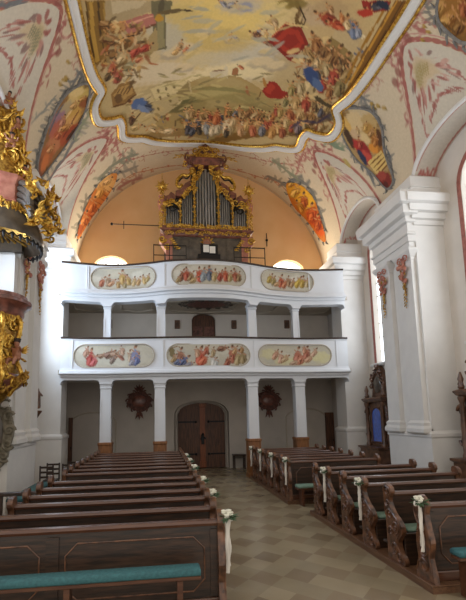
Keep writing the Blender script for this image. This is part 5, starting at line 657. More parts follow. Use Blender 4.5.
# ------------------------------------------------------------------ the vault surface
CX, VA, VB, ZC, R = 2.1, 5.8, 5.5, 8.6, 5.65
def V3(s, y, h=0.):
    f = s/R; return Vector((CX+(VA-h)*math.sin(f), y, ZC+(VB-h)*math.cos(f)))
def V3n(s, y, h=0.):
    f = s/R; return np.stack([CX+(VA-h)*np.sin(f), y, ZC+(VB-h)*np.cos(f)], -1)
BAYS = [(9.55, 1.85, 5.0, 1.0), (15.05, 1.7, 4.35, 1.25)]     # centre y, half width, tip s, arch rise
SEND = 8.25; YB = 19.1; YF = 5.0
def groin(t, tip):
    return tip+(SEND-tip)*np.abs(t)**1.55
def arch_h(t, rise):
    return 9.22+rise*np.sqrt(np.clip(1-t*t, 0, 1))
ARX = {1: 7.72, -1: -3.8}
def send(y):
    s = np.full_like(y, SEND)
    for yc, hw, tip, rise in BAYS:
        t = (y-yc)/hw; k = np.abs(t) < 1; s[k] = np.minimum(s[k], groin(t[k], tip))
    return s

# frame outline of the big ceiling painting, (s, y), right half then mirrored
half = [(0, 16.95), (1.3, 16.85), (2.2, 16.45), (2.75, 15.95), (3.15, 15.72), (3.52, 15.35), (3.5, 14.75), (3.62, 14.3), (4.0, 14.12), (4.42, 13.75), (4.45, 13.15), (4.12, 12.8), (4.12, 12.5), (4.3, 11.9), (4.4, 11.0), (4.44, 9.8), (4.46, 8.6), (4.3, 7.4), (3.2, 6.3), (0, 5.6)]
outl = half+[(-s, y) for s, y in half[-2:0:-1]]
OUT = [(p.x, p.y) for p in catmull([(a, b, 0) for a, b in outl], 5, True)]

# --- ceiling: one continuous painted vault with its lunettes
BASE = np.array(srgb('cdbca0'))
def build_ceiling():
    nu, nv = 470, 520
    ys = np.linspace(YF, YB, nu); se = send(ys)
    sv = np.linspace(-1, 1, nv)
    # keep (s,y) nearly square: blend of full and clipped width
    S = sv[None, :]*se[:, None]; Y = np.repeat(ys[:, None], nv, 1)
    P = np.stack([S.ravel(), Y.ravel()], 1); base = np.tile(BASE, (len(P), 1))
    ops = []
    L = 'a5665a'
    for yc, hw, tip, rise in BAYS:
        for sg in (1, -1):
            ts = np.linspace(-1, 1, 25)
            g = [(sg*(groin(abs(t), tip)-.09), yc+t*hw*1.03) for t in ts]
            polystroke(ops, g, .12, L, 1); polystroke(ops, [(a-sg*.19, b) for a, b in g], .04, 'c09084')
            rocaille(ops, [(sg*(tip+1.6), yc+hw*.62), (sg*(tip+.7), yc+hw*.4), (sg*(tip-.05), yc+.35), (sg*(tip-.25), yc), (sg*(tip-.05), yc-.5), (sg*(tip+.5), yc-hw*.42)], .09, 'a5625a', .24, .3, int(yc*3)+sg, False)
            rocaille(ops, [(sg*(tip-.1), yc+.9), (sg*(tip-.45), yc+.35), (sg*(tip-.55), yc-.1), (sg*(tip-.3), yc-.7)], .09, 'a8685e', .26, .3, int(yc*5)+sg, False)
            for k in range(5):
                ops.append(('E', [sg*(tip+.35-k*.1), yc+hw*.5-k*.28, .12, .05, -.05, .09], srgb('8c5048'), .8, .5))
    # line and shell-work under the painting and along the end arch
    rocaille(ops, [(-3.7, 17.0), (-3.2, 17.2), (-2.2, 17.45), (-1, 17.6), (0, 17.65), (1, 17.6), (2.2, 17.4), (3.1, 17.0), (3.8, 16.4), (3.95, 15.6)], .05, 'a86a58', .2, .42, 11)
    rocaille(ops, [(-3.95, 15.4), (-3.9, 16.2), (-3.6, 17.0), (-4.1, 17.3)], .07, 'a5625a', .22, .3, 12)
    rocaille(ops, [(3.9, 15.4), (4.0, 16.2), (4.1, 16.8)], .07, 'a5625a', .22, .3, 13)
    edge = [(-4.4, 18.35), (-3.4, 18.25), (-2.4, 18.55), (0, 18.8), (2.4, 18.6), (3.4, 18.2), (4.2, 18.3)]
    rocaille(ops, edge, .07, 'b06c4c', .13, .5, 14, True, 'c89070')
    polystroke(ops, [(s, 18.98) for s in np.linspace(-8, 8, 33)], .05, 'c08a64')
    # lines on the ribs between the bays
    for sg in (1, -1):
        for y0 in (11.62, 13.2, 17.0):
            pass
        rocaille(ops, [(sg*4.75, 11.55), (sg*4.75, 10.6), (sg*4.65, 9.9), (sg*4.8, 9.0), (sg*4.95, 8.0)], .05, 'b07a6c', .16, .3, 21+sg)
    ops += decode(PAINT['V'])
    C = paint(P, base, ops, .14, 1)
    # lunettes are painted in (y offset, distance from the groin)
    me = grid_mesh('ceiling', V3n(P[:, 0], P[:, 1]), P, nu, nv, C)
    struct(me)
    o = me
    parts = []
    for yc, hw, tip, rise in BAYS:
        for sg in (1, -1):
            n1, n2 = 120, 90
            t = np.linspace(-1, 1, n1)[:, None]; w = np.linspace(0, 1, n2)[None, :]
            T = np.repeat(t, n2, 1); W = np.repeat(w, n1, 0)
            G = V3n(sg*groin(T, tip), yc+T*hw); A = np.stack([np.full_like(T, ARX[sg]), yc+T*hw, arch_h(T, rise)], -1)
            pos = G*(1-W[..., None])+A*W[..., None]
            ln = np.linalg.norm(G-A, axis=-1)
            Pq = np.stack([(T*hw).ravel(), (W*ln).ravel()], 1)
            q = []
            lmax = float(ln.max())
            q.append(('E', [0, lmax*.36, .42, 0, 0, .36], srgb('c8b08c'), .9, .6))
            q.append(('E', [.08, lmax*.34, .26, .02, 0, .2], srgb('b0a078'), .8, .8))
            for k in range(9):
                stroke(q, (-.25+k*.06, lmax*.28+.02*(k % 3)), (-.1+k*.06, lmax*.46), .035, '70735c' if sg < 0 else 'a08c50', .7)
            rr = random.Random(int(yc)+sg)
            for k in range(34):
                a_ = k*2*PI/34*1.0+rr.uniform(-.15, .15); q_ = rr.uniform(.85, 1.25); px_, py_ = .55*q_*math.cos(a_), lmax*.36+.46*q_*math.sin(a_); ca, sa = math.cos(a_+rr.uniform(-.8, .8)), math.sin(a_+rr.uniform(-.8, .8))
                l1, l2 = rr.uniform(.09, .17), rr.uniform(.035, .06)
                q.append(('E', [px_, py_, ca*l1, sa*l1, -sa*l2, ca*l2], srgb(rr.choice(('a5655c', 'b98478', '9a5850', 'c49a8c', '8c7068'))), .9, .5))
            def tail(pts_):
                P_ = catmull([(p[0], p[1], 0) for p in pts_], 5)
                for k_, p in enumerate(P_):
                    an = rr.uniform(0, PI); l1 = rr.uniform(.06, .12)
                    q.append(('E', [p.x+rr.uniform(-.04, .04), p.y, math.cos(an)*l1, math.sin(an)*l1, -math.sin(an)*.035, math.cos(an)*.035], srgb(rr.choice(('a5655c', 'b98478', '9a5850'))), .85, .5))
            tail([(.62, lmax*.3), (.85, lmax*.42), (.95, lmax*.6), (1.1, lmax*.75), (1.25, lmax*.85)]); tail([(-.62, lmax*.3), (-.85, lmax*.42), (-.95, lmax*.6), (-1.15, lmax*.75)])
            tail([(-.6, lmax*.62), (-.3, lmax*.72), (0, lmax*.75), (.3, lmax*.72), (.6, lmax*.62)])
            Cq = paint(Pq, np.tile(np.array(srgb('c9bfae')), (len(Pq), 1)), q, .14, 2)
            lo = grid_mesh('lunette', pos.reshape(-1, 3), Pq, n1, n2, Cq, parent=o)
            # soffit between the lunette arch and the outer wall
            xo = 8.46 if sg > 0 else -4.56
            t2 = np.linspace(-1, 1, 70)[:, None]; w2 = np.linspace(0, 1, 40)[None, :]
            T = np.repeat(t2, 40, 1); W = np.repeat(w2, 70, 0)
            pos = np.stack([ARX[sg]+(xo-ARX[sg])*W, yc+T*hw, arch_h(T, rise)-.02-.04*W], -1)
            Pq = np.stack([(T*hw).ravel(), (W*abs(xo-ARX[sg])).ravel()], 1); q = []
            wd = abs(xo-ARX[sg])
            for s2 in (1, -1):
                rocaille(q, [(s2*hw*.99, .08), (s2*hw*.93, wd*.35), (s2*hw*.96, wd*.6), (s2*hw*.985, wd*.95)], .07, 'a5625a', .12, .14, 4, True)
            polystroke(q, [(hw*a, .06) for a in np.linspace(-1, 1, 20)], .05, 'b88478'); polystroke(q, [(hw*a, wd-.08) for a in np.linspace(-1, 1, 20)], .07, 'a8685e')
            Cq = paint(Pq, np.tile(np.array(srgb('c2b8aa')), (len(Pq), 1)), q, .14, 2)
            grid_mesh('soffit', pos.reshape(-1, 3), Pq, 70, 40, Cq, parent=o)
            b = MB(); pts = [(ARX[sg]-sg*.01, yc+hw*a, float(arch_h(np.array(a), rise))-.01) for a in np.cos(np.linspace(PI, 0, 33))]
            b.tube(pts, .055, 8); b.tube([(p[0]-sg*.0, p[1], p[2]+.12) for p in pts], .025, 6)
            b.build('arch_moulding', M['stucco'], o)
    return o
ceiling = build_ceiling()

# --- the painting in its stucco frame
fr = thing('ceiling_fresco', V3(0, 11.2), 'huge framed ceiling painting of crowds, red banners and a hill church', 'ceiling painting')
def fresco_patch(name, key, outline, h, base, parent, res=.034):
    xs = [p[0] for p in outline]; ys = [p[1] for p in outline]
    s = np.arange(min(xs)-res, max(xs)+res*2, res); y = np.arange(min(ys)-res, max(ys)+res*2, res)
    S, Y = np.meshgrid(s, y, indexing='ij'); P = np.stack([S.ravel(), Y.ravel()], 1)
    mask = inpoly(P, outline)
    C = np.tile(np.array(srgb(base)), (len(P), 1))
    Cm = paint(P[mask], C[mask], decode(PAINT[key]), .2, 3)
    Cm = np.clip(Cm, 0, 1)**1.18*1.22*np.array((1.08, 1.0, .86)); C[mask] = Cm
    return grid_mesh(name, V3n(P[:, 0], P[:, 1], h), P, len(s), len(y), C, mask, parent)
fresco_patch('canvas', 'F', OUT, .035, 'b0a07c', fr)
def sweep_frame(name, outline, prof, m, parent, closed=True):
    n = len(outline); vs = []; fs = []; k = len(prof)
    area = sum(outline[i][0]*outline[(i+1) % n][1]-outline[(i+1) % n][0]*outline[i][1] for i in range(n)); sgn = 1 if area > 0 else -1
    for i in range(n):
        a, b = outline[i-1], outline[(i+1) % n]; t = Vector((b[0]-a[0], b[1]-a[1])).normalized(); nn = Vector((t.y, -t.x))*sgn
        for w, h in prof: vs.append(V3(outline[i][0]+nn.x*w, outline[i][1]+nn.y*w, h))
    for i in range(n):
        j = (i+1) % n
        for q in range(k-1): fs.append((i*k+q, j*k+q, j*k+q+1, i*k+q+1))
    b = MB(); b.add(vs, fs); return b.build(name, m, parent)
sweep_frame('stucco_frame', OUT, [(.03, .0), (.03, .09), (.08, .13), (.18, .1), (.26, .13), (.29, .08), (.29, .0)], M['stucco'], fr)
sweep_frame('inner_gilt_edge', OUT, [(-.06, .0), (-.06, .09), (-.02, .12), (.03, .1), (.03, .0)], M['gold'], fr)
sweep_frame('outer_gilt_edge', OUT, [(.29, .0), (.29, .07), (.32, .09), (.35, .06), (.35, .0)], M['gold'], fr)

def smooth2(p, n=4): return [(q.x, q.y) for q in catmull([(a, b, 0) for a, b in p], n, True)]
CART = [
 ('C1', [(-4.62, 12.14), (-4.95, 12.95), (-5.73, 13.38), (-6.78, 13.3), (-7.8, 12.8), (-7.75, 12.35), (-7.1, 12.15), (-6.39, 11.94), (-5.44, 11.8)], '6c5438', 'painted oval cartouche with red and gold robed figures above the pulpit side', M['greyp']),
 ('C2', [(4.43, 12.66), (4.76, 12.13), (5.29, 11.76), (5.89, 11.83), (6.41, 12.2), (6.92, 12.33), (7.48, 12.4), (7.52, 12.85), (6.63, 13.23), (5.8, 13.57), (4.89, 13.36)], '8a7048', 'painted cartouche with a striped ladder and dark red tassel right of the big ceiling painting', M['greyp']),
 ('C3', [(-4.15, 17.5), (-4.57, 18.3), (-5.59, 18.7), (-7.16, 18.5), (-7.4, 17.95), (-6.31, 17.5), (-5.38, 17.1), (-4.6, 17.1)], 'b88850', 'orange and cream painted cartouche left of the organ', M['greyp']),
 ('C4', [(3.9, 17.88), (4.46, 17.19), (5.36, 17.13), (6.21, 17.57), (7.2, 18.0), (6.84, 18.5), (5.82, 18.7), (4.69, 18.8)], 'b87838', 'bright orange painted cartouche right of the organ', M['greyp']),
 ('C5', [(4.95, 7.2), (4.98, 8.0), (5.3, 8.45), (5.81, 8.45), (6.3, 8.25), (6.7, 7.6), (6.3, 6.9), (5.5, 6.7)], '7c6034', 'gold brown painted cartouche at the top right corner of the ceiling', M['greyp'])]
for key, ol, base, lab, fm in CART:
    ol = smooth2(ol); c = (sum(p[0] for p in ol)/len(ol), sum(p[1] for p in ol)/len(ol))
    t = thing('painted_cartouche', V3(*c), lab, 'ceiling painting', 'painted cartouches around the ceiling')
    fresco_patch('painted_scene', key, ol, .025, base, t, .03)
    if key in ('C1', 'C2', 'C5'): sweep_frame('scrolled_frame', ol, [(-.03, .0), (-.03, .04), (.01, .05), (.05, .03), (.05, .0)], fm, t)
    q = random.Random(len(lab)); n_ = len(ol)
    for i in range(0, n_, 2):
        p = ol[i]; o_ = ol[(i+1) % n_]; tx, ty = o_[0]-p[0], o_[1]-p[1]; l_ = math.hypot(tx, ty) or 1; tx /= l_; ty /= l_
        nx, ny = (ty, -tx)
        if (p[0]-c[0])*nx+(p[1]-c[1])*ny < 0: nx, ny = -nx, -ny
        ln = q.uniform(.1, .26); k_ = q.choice((-1, 1)); r_ = q.uniform(.05, .1)
        pts = [V3(p[0]+nx*(ln*t_)+tx*k_*r_*math.sin(t_*5), p[1]+ny*(ln*t_)+ty*k_*r_*math.sin(t_*5), .025) for t_ in (0, .2, .4, .6, .8, 1)]
        MB().tube(pts, [.035, .04, .035, .03, .02, .008], 6, True, .5).build('painted_scroll', fm, t)

# ------------------------------------------------------------------ floor and walls
b = MB(); b.box(-4.8, 8.8, 1.5, 19.9, -.12, 0); struct(b.build('floor', M['tiles'], smooth=0))

def arched_wall(b, y0, y1, x0, x1, z0, z1, ops, along='y'):
    """wall slab; openings (a, c, sill, spring, rise)"""
    def bx(a, c, zz0, zz1):
        if c-a < 1e-4 or zz1-zz0 < 1e-4: return
        if along == 'y': b.box(x0, x1, a, c, zz0, zz1)
        else: b.box(a, c, y0, y1, zz0, zz1)
    lo, hi = (y0, y1) if along == 'y' else (x0, x1); cur = lo
    for a, c, sill, spring, rise in sorted(ops):
        bx(cur, a, z0, z1); bx(a, c, z0, sill)
        n = 16; m_, h_ = (a+c)/2, (c-a)/2
        for k in range(n):
            u0 = a+(c-a)*k/n; u1 = a+(c-a)*(k+1)/n
            f = lambda u: spring+rise*math.sqrt(max(0, 1-((u-m_)/h_)**2))
            poly = [(u0, f(u0)), (u1, f(u1)), (u1, z1), (u0, z1)]
            if along == 'y': b.prism(poly, 0, x0, x1)
            else: b.prism(poly, 1, y0, y1)
        cur = c
    bx(cur, hi, z0, z1)
WY = [(8.75, 10.3), (14.2, 15.65)]
WS, WT = 4.2, 8.62
b = MB(); arched_wall(b, 4.0, 16.6, 8.45, 8.8, 0, 10.75, [(a, c, WS, WT, (c-a)/2) for a, c in WY]); struct(b.build('wall_right', M['wall'], smooth=0))
b = MB(); arched_wall(b, 4.0, 16.6, -4.85, -4.55, 0, 10.75, [(a, c, WS, WT, (c-a)/2) for a, c in WY]); struct(b.build('wall_left', M['wall'], smooth=0))
# walls of the gallery bay, a little closer in
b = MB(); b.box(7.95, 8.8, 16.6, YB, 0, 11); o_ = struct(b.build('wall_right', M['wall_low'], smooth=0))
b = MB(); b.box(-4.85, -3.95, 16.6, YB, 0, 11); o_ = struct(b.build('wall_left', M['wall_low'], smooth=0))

# back wall: lower part with the door bay and two shallow niches, upper part ochre with two windows
b = MB()
DX0, DX1 = .62, 3.06
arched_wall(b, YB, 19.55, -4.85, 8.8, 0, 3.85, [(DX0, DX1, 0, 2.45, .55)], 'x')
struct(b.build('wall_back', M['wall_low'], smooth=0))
b = MB(); arched_wall(b, YB, 19.5, -4.85, 8.8, 3.85, 6.96, [(1.45, 2.55, 5.2-.9, 6.7, .28)], 'x'); o_ = struct(b.build('wall_back', M['wall'], smooth=0))
b = MB(); arched_wall(b, YB, 19.5, -4.85, 8.8, 6.96, 14.6, [(-2.98, -1.35, 7.6, 9.0, .62), (5.3, 6.95, 7.6, 9.05, .62)], 'x'); o_ = struct(b.build('wall_back', M['peach'], smooth=0))

def window(n, side, y0, y1, em):
    x = 8.45 if side > 0 else -4.55; w = thing('window_%d' % n, (x, (y0+y1)/2, WS), None, None); struct(w)
    yc, hw = (y0+y1)/2, (y1-y0)/2
    def outline(o): return [(yc-hw-o, WS-o)]+[(yc-(hw+o)*math.cos(a), WT+(hw+o)*math.sin(a)) for a in np.linspace(0, PI, 21)]+[(yc+hw+o, WS-o)]
    b = MB(); xx = x+side*.22; b.prism(outline(0), 0, xx, xx+side*.02); b.build('pane', em, w, 0)
    b = MB(); xx = x+side*.2
    for yy in np.linspace(y0, y1, 4)[1:-1]: b.box(min(xx-.015, xx+.015), max(xx-.015, xx+.015), yy-.015, yy+.015, WS, WT+.55)
    for zz in np.arange(WS+.5, WT+.1, .55): b.box(xx-.015, xx+.015, y0, y1, zz-.015, zz+.015)
    b.build('glazing_bar', M['stone'], w, 0)
    b = MB(); xx = x-side*.02; O, I = outline(.16), outline(.02); vs = []; fs = []
    for p, q in zip(O, I): vs += [(x, *p), (xx, *p), (xx, *q), (x, *q)]
    for i in range(len(O)-1):
        for k in range(4): fs.append((i*4+k, i*4+(k+1) % 4, i*4+4+(k+1) % 4, i*4+4+k))
    b.add(vs, fs); b.build('painted_surround', M['pinkpaint'], w, 0)
    b = MB(); b.moulding(min(x-side*.14, x+side*.2), max(x-side*.14, x+side*.2), y0-.2, y1+.2, [(0, WS-.12), (.04, WS-.08), (.04, WS-.02), (0, WS)]); b.build('sill', M['stucco'], w)
    return w
window(1, 1, *WY[0], M['daylight']); window(2, 1, *WY[1], M['daylight']); window(3, -1, *WY[0], M['daylight']); window(4, -1, *WY[1], M['daylight'])
for n, (a, c, zs) in enumerate([(-2.98, -1.35, 9.0), (5.3, 6.95, 9.05)]):
    w = struct(thing('window_%d' % (5+n), ((a+c)/2, YB+.3, 7.6), None, None)); m_, h_ = (a+c)/2, (c-a)/2
    pl = [(a, 7.6)]+[(m_-h_*math.cos(t), zs+.62*math.sin(t)) for t in np.linspace(0, PI, 17)]+[(c, 7.6)]
    b = MB(); b.prism(pl, 1, YB+.3, YB+.32); b.build('pane', M['daylight2'], w, 0)
    b = MB()
    for k in (1/3, 2/3): b.box(a+(c-a)*k-.02, a+(c-a)*k+.02, YB+.27, YB+.3, 7.6, zs+.55)
    b.box(a, c, YB+.27, YB+.3, 8.4, 8.44); b.build('glazing_bar', M['stone'], w, 0)

# --- doors
def ring_hinge(b, x0, x1, z, y):
    b.box(min(x0, x1), max(x0, x1), y-.02, y+.01, z-.035, z+.035); b.sph((x1, y-.02, z), .06, n=8, m=5)
d = struct(thing('door_1', ((DX0+DX1)/2, YB+.35, 0), None, None)); yd = YB+.36
a_, c_ = .8, 2.92; m_, h_ = (a_+c_)/2, (c_-a_)/2
def leafpoly(x0, x1): return [(x0, .02)]+[(x1, .02)]+[(x, 2.4+.5*math.sqrt(max(0, 1-((x-m_)/h_)**2))) for x in np.linspace(x1, x0, 10)]
for x0, x1, hinge in ((a_, 1.78, 1), (2.02, c_, -1)):
    b = MB(); b.prism(leafpoly(x0, x1), 1, yd, yd+.07); n = 5
    for k in range(1, n): b.box(x0+(x1-x0)*k/n-.008, x0+(x1-x0)*k/n+.008, yd-.012, yd+.01, .02, 2.5)
    lf = b.build('door_leaf', M['door'], d)
    b = MB(); e = x0 if hinge > 0 else x1; f = x1 if hinge > 0 else x0
    for z in (.62, 2.05): ring_hinge(b, e, e+(f-e)*.82, z, yd)
    b.build('iron_hinge', M['black'], lf)
b = MB(); b.box(1.78, 2.02, yd-.05, yd+.05, .02, 2.86, .02); b.box(1.75, 2.05, yd-.09, yd, .02, .3, .02); b.box(1.75, 2.05, yd-.09, yd, 2.7, 2.88, .02)
cp = b.build('centre_post', M['door_lit'], d); cp['label'] = 'orange lit carved centre post'
b = MB(); b.tube([(1.9, yd-.06, 1.5), (1.9, yd-.14, 1.5)], .02); b.scroll((1.9, yd-.12, 1.28), .12, 'xz', 1.2, 1, .03); b.box(1.83, 1.97, yd-.12, yd-.06, 1.05, 1.5, .01); b.sph((1.9, yd-.14, 1.5), .05)
b.build('iron_lock', M['black'], d)
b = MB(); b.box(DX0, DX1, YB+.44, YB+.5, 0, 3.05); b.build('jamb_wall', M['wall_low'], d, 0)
b = MB()
pl = [(.7, 0)]+[(m_-(h_+.1)*math.cos(t), 2.4+.55*math.sin(t)) for t in np.linspace(0, PI, 17)]+[(c_+.1, 0)]
O = [(m_-(h_+.09)*math.cos(t), 2.4+.58*math.sin(t)) for t in np.linspace(0, PI, 21)]
b.tube([(a_-.09, yd, 0)]+[(x, yd, z) for x, z in O]+[(c_+.09, yd, 0)], .05, 6); b.build('door_frame', M['wall_low'], d)
# door on the middle gallery
d = struct(thing('door_2', (2.0, YB+.25, 4.3), None, None)); b = MB()
b.prism([(1.45, 4.3), (2.55, 4.3)]+[(2+.55*math.cos(t), 6.7+.28*math.sin(t)) for t in np.linspace(0, PI, 13)], 1, YB+.2, YB+.26); lf = b.build('door_leaf', M['door'], d)
b = MB()
for x0 in (1.52, 2.04):
    for z0, z1 in ((4.4, 5.3), (5.4, 6.4)): b.box(x0, x0+.44, YB+.18, YB+.2, z0, z1, .008)
b.build('door_panel', M['crest'], lf)
b = MB(); b.box(1.4, 2.6, YB+.3, YB+.34, 4.3, 7.0); b.build('door_back', M['dark'], d, 0)
# dark half-open side doors with their shallow painted arches
for n, (xc, hw, xd) in enumerate([(-2.85, .95, -3.86), (6.65, .95, 7.55)]):
    b = MB(); pts = [(xc-hw, YB-.0, .2)]+[(xc-hw*math.cos(t), YB, 2.1+.45*math.sin(t)) for t in np.linspace(0, PI, 17)]+[(xc+hw, YB, .2)]
    b.tube(pts, .035, 6); struct(b.build('trim_%d' % (n+1), M['shade']))
    d = struct(thing('door_%d' % (3+n), (xd+.15, YB-.06, 0), None, None))
    b = MB(); b.box(xd, xd+(.17 if n == 0 else .4), YB-.09, YB-.005, 0, 2.35, .01); lf = b.build('door_leaf', M['door'], d)
    b = MB(); b.sph((xd+(.12 if n == 0 else .33), YB-.11, 1.1), .035); b.tube([(xd+.1, YB-.1, 1.1), (xd+.12, YB-.1, 1.0)], .012); b.build('door_handle', M['black'], lf)

# ------------------------------------------------------------------ wall pillars
def garland(name, b, m_gold, x, y, z, side, parent):
    """stucco flower drop on a pilaster head, hanging outward towards the nave (side = +1 right pier)"""
    fb = MB(); r = random.Random(int(y*10)+int(x*3))
    for k in range(16):
        t = k/15; w = .22*(1-t*.5)
        p = (x-side*(.05+r.random()*.08), y+r.uniform(-w, w), z-.05-t*.62)
        fb.sph(p, r.uniform(.045, .085), (.8, 1, 1), 7, 4)
    fb.scroll((x-side*.08, y-.16, z+.02), .13, 'yz', 1.3, 1, .03); fb.scroll((x-side*.08, y+.16, z+.02), .13, 'yz', 1.3, -1, .03, PI)
    g = fb.build('flower_garland', M['pinkl'], parent)
    gb = MB()
    for k in range(9):
        t = k/8; gb.sph((x-side*.06, y+r.uniform(-.05, .05), z-.7-t*.75), .05*(1.15-t*.7), (.8, 1, 1.2), 6, 4)
        gb.leaf((x-side*.06, y, z-.65-t*.7), (0, r.choice((-1, 1)), -.6), .12, .07, (-side, 0, 0))
    for k in range(6): gb.leaf((x-side*.1, y+r.uniform(-.2, .2), z-.2-r.random()*.4), (0, r.uniform(-1, 1), r.uniform(-1, 1)), .14, .08, (-side, 0, 0))
    gb.build('gilt_drop', M['gold2'], g)
def pillar(loc_lab, side, y0, y1, full=True, gall=False):
    xf = (7.4 if side > 0 else -3.6)+(0 if gall else side*.13); xw = 8.48 if side > 0 else -4.58
    a, c = min(xf, xw), max(xf, xw); sd = (1, 0, 1, 1) if side > 0 else (0, 1, 1, 1)
    t = thing('wall_pillar', (xf+side*.4, (y0+y1)/2, 0), loc_lab, 'pillar', 'white wall pillars of the nave')
    def mo(name, prof, m='stucco', aa=a, cc=c, yy0=y0, yy1=y1, par=t):
        return MB().moulding(aa, cc, yy0, yy1, prof, sd).build(name, M[m], par, 30)
    mo('shaft', [(0, 0), (0, 7.9)], 'stucco' if not gall else 'stucco')
    mo('plinth', [(.07, 0), (.07, 1.55), (.1, 1.6), (.1, 1.68), (.03, 1.74), (.0, 1.76)])
    mo('cornice', [(0, 7.8), (.05, 7.82), (.06, 7.95), (.15, 7.98), (.16, 8.14), (.27, 8.17), (.29, 8.36), (.4, 8.4), (.42, 8.64), (.36, 8.7), (.08, 8.74)])
    mo('attic', [(.04, 8.78), (.04, 9.0), (.07, 9.02), (.07, 9.08), (.04, 9.1), (.04, 9.35), (.0, 9.4)])
    L_ = y1-y0
    ysl = [(y0+.1, y0+.78), (y1-.78, y1-.1)] if full else [(y0+.1, y1-.1)]
    if not gall:
        for p0, p1 in ysl:
            x0, x1 = (xf-.14, xf+.05) if side > 0 else (xf-.05, xf+.14)
            pr = MB().box(x0, x1, p0, p1, 1.7, 7.0, .01).build('pilaster', M['stucco'], t)
            MB().moulding(x0, x1, p0, p1, [(.06, 1.68), (.1, 1.72), (.1, 1.82), (.05, 1.9), (.06, 1.98), (0, 2.05)], sd).build('pilaster_base', M['stucco'], pr, 30)
            MB().moulding(x0, x1, p0, p1, [(.0, 6.75), (.02, 6.8), (.02, 6.86), (.1, 6.98), (.13, 7.05), (.13, 7.12), (.06, 7.16)], sd).build('pilaster_capital', M['stucco'], pr, 30)
            garland('g', None, None, x0 if side > 0 else x1, (p0+p1)/2, 6.85, side, pr)
    if not gall:
        xa, xb = (xf-.16, xf) if side > 0 else (xf, xf+.16)
        MB().moulding(xa, xb, y0+.08, y1-.08, [(.02, 7.14), (.04, 7.3), (.08, 7.32), (.08, 7.5), (.13, 7.53), (.13, 7.58), (.08, 7.62), (.08, 7.86), (.16, 7.9), (.17, 8.05), (.3, 8.1), (.31, 8.34), (.44, 8.38), (.46, 8.66), (.4, 8.76), (.06, 8.84)], sd).build('architrave_block', M['stucco'], t, 30)
    return t
pillar('big white pillar right of the aisle pews, nearest the camera on the right', 1, 11.2, 13.3)
pillar('white pillar behind the gilded pulpit, nearest the camera on the left', -1, 11.2, 13.4)
pillar('white pillar at the right end of the galleries', 1, 16.35, 17.3, False, True)
pillar('white pillar at the left end of the galleries', -1, 16.35, 17.3, False, True)
# ------------------------------------------------------------------ galleries
def curve(ctrl):
    xs = [c[0] for c in ctrl]; ys = [c[1] for c in ctrl]
    def f(x):
        x = min(max(x, xs[0]), xs[-1])
        for i in range(len(xs)-1):
            if x <= xs[i+1]:
                t = (x-xs[i])/(xs[i+1]-xs[i]); p0 = ys[max(i-1, 0)]; p1, p2 = ys[i], ys[i+1]; p3 = ys[min(i+2, len(ys)-1)]
                return .5*(2*p1+(-p0+p2)*t+(2*p0-5*p1+4*p2-p3)*t*t+(-p0+3*p1-3*p2+p3)*t**3)
        return ys[-1]
    return f
fU = curve([(-3.6, 15.9), (-2.8, 16.05), (-2.0, 16.14), (-1.2, 16.05), (-.4, 15.8), (.3, 15.5), (1.1, 15.33), (1.9, 15.28), (2.7, 15.36), (3.5, 15.6), (4.3, 15.88), (5.1, 16.06), (5.9, 16.12), (6.7, 16.05), (7.4, 15.95)])
fL = curve([(-3.6, 16.08), (-2.8, 16.18), (-2.0, 16.18), (-1.2, 16.12), (-.4, 16.03), (.3, 15.95), (1.1, 15.88), (1.9, 15.85), (2.7, 15.88), (3.5, 15.97), (4.3, 16.05), (5.1, 16.08), (5.9, 16.1), (6.7, 16.0), (7.4, 15.95)])
def csweep(f, prof, x0=-3.6, x1=7.4, n=66):
    vs = []; fs = []; k = len(prof)
    for i in range(n+1):
        x = x0+(x1-x0)*i/n
        for o, z in prof: vs.append((x, f(x)-o, z))
    for i in range(n):
        for q in range(k): fs.append((i*k+q, (i+1)*k+q, (i+1)*k+(q+1) % k, i*k+(q+1) % k))
    fs += [tuple(range(k)), tuple(n*k+q for q in range(k))[::-1]]
    return MB().add(vs, fs)
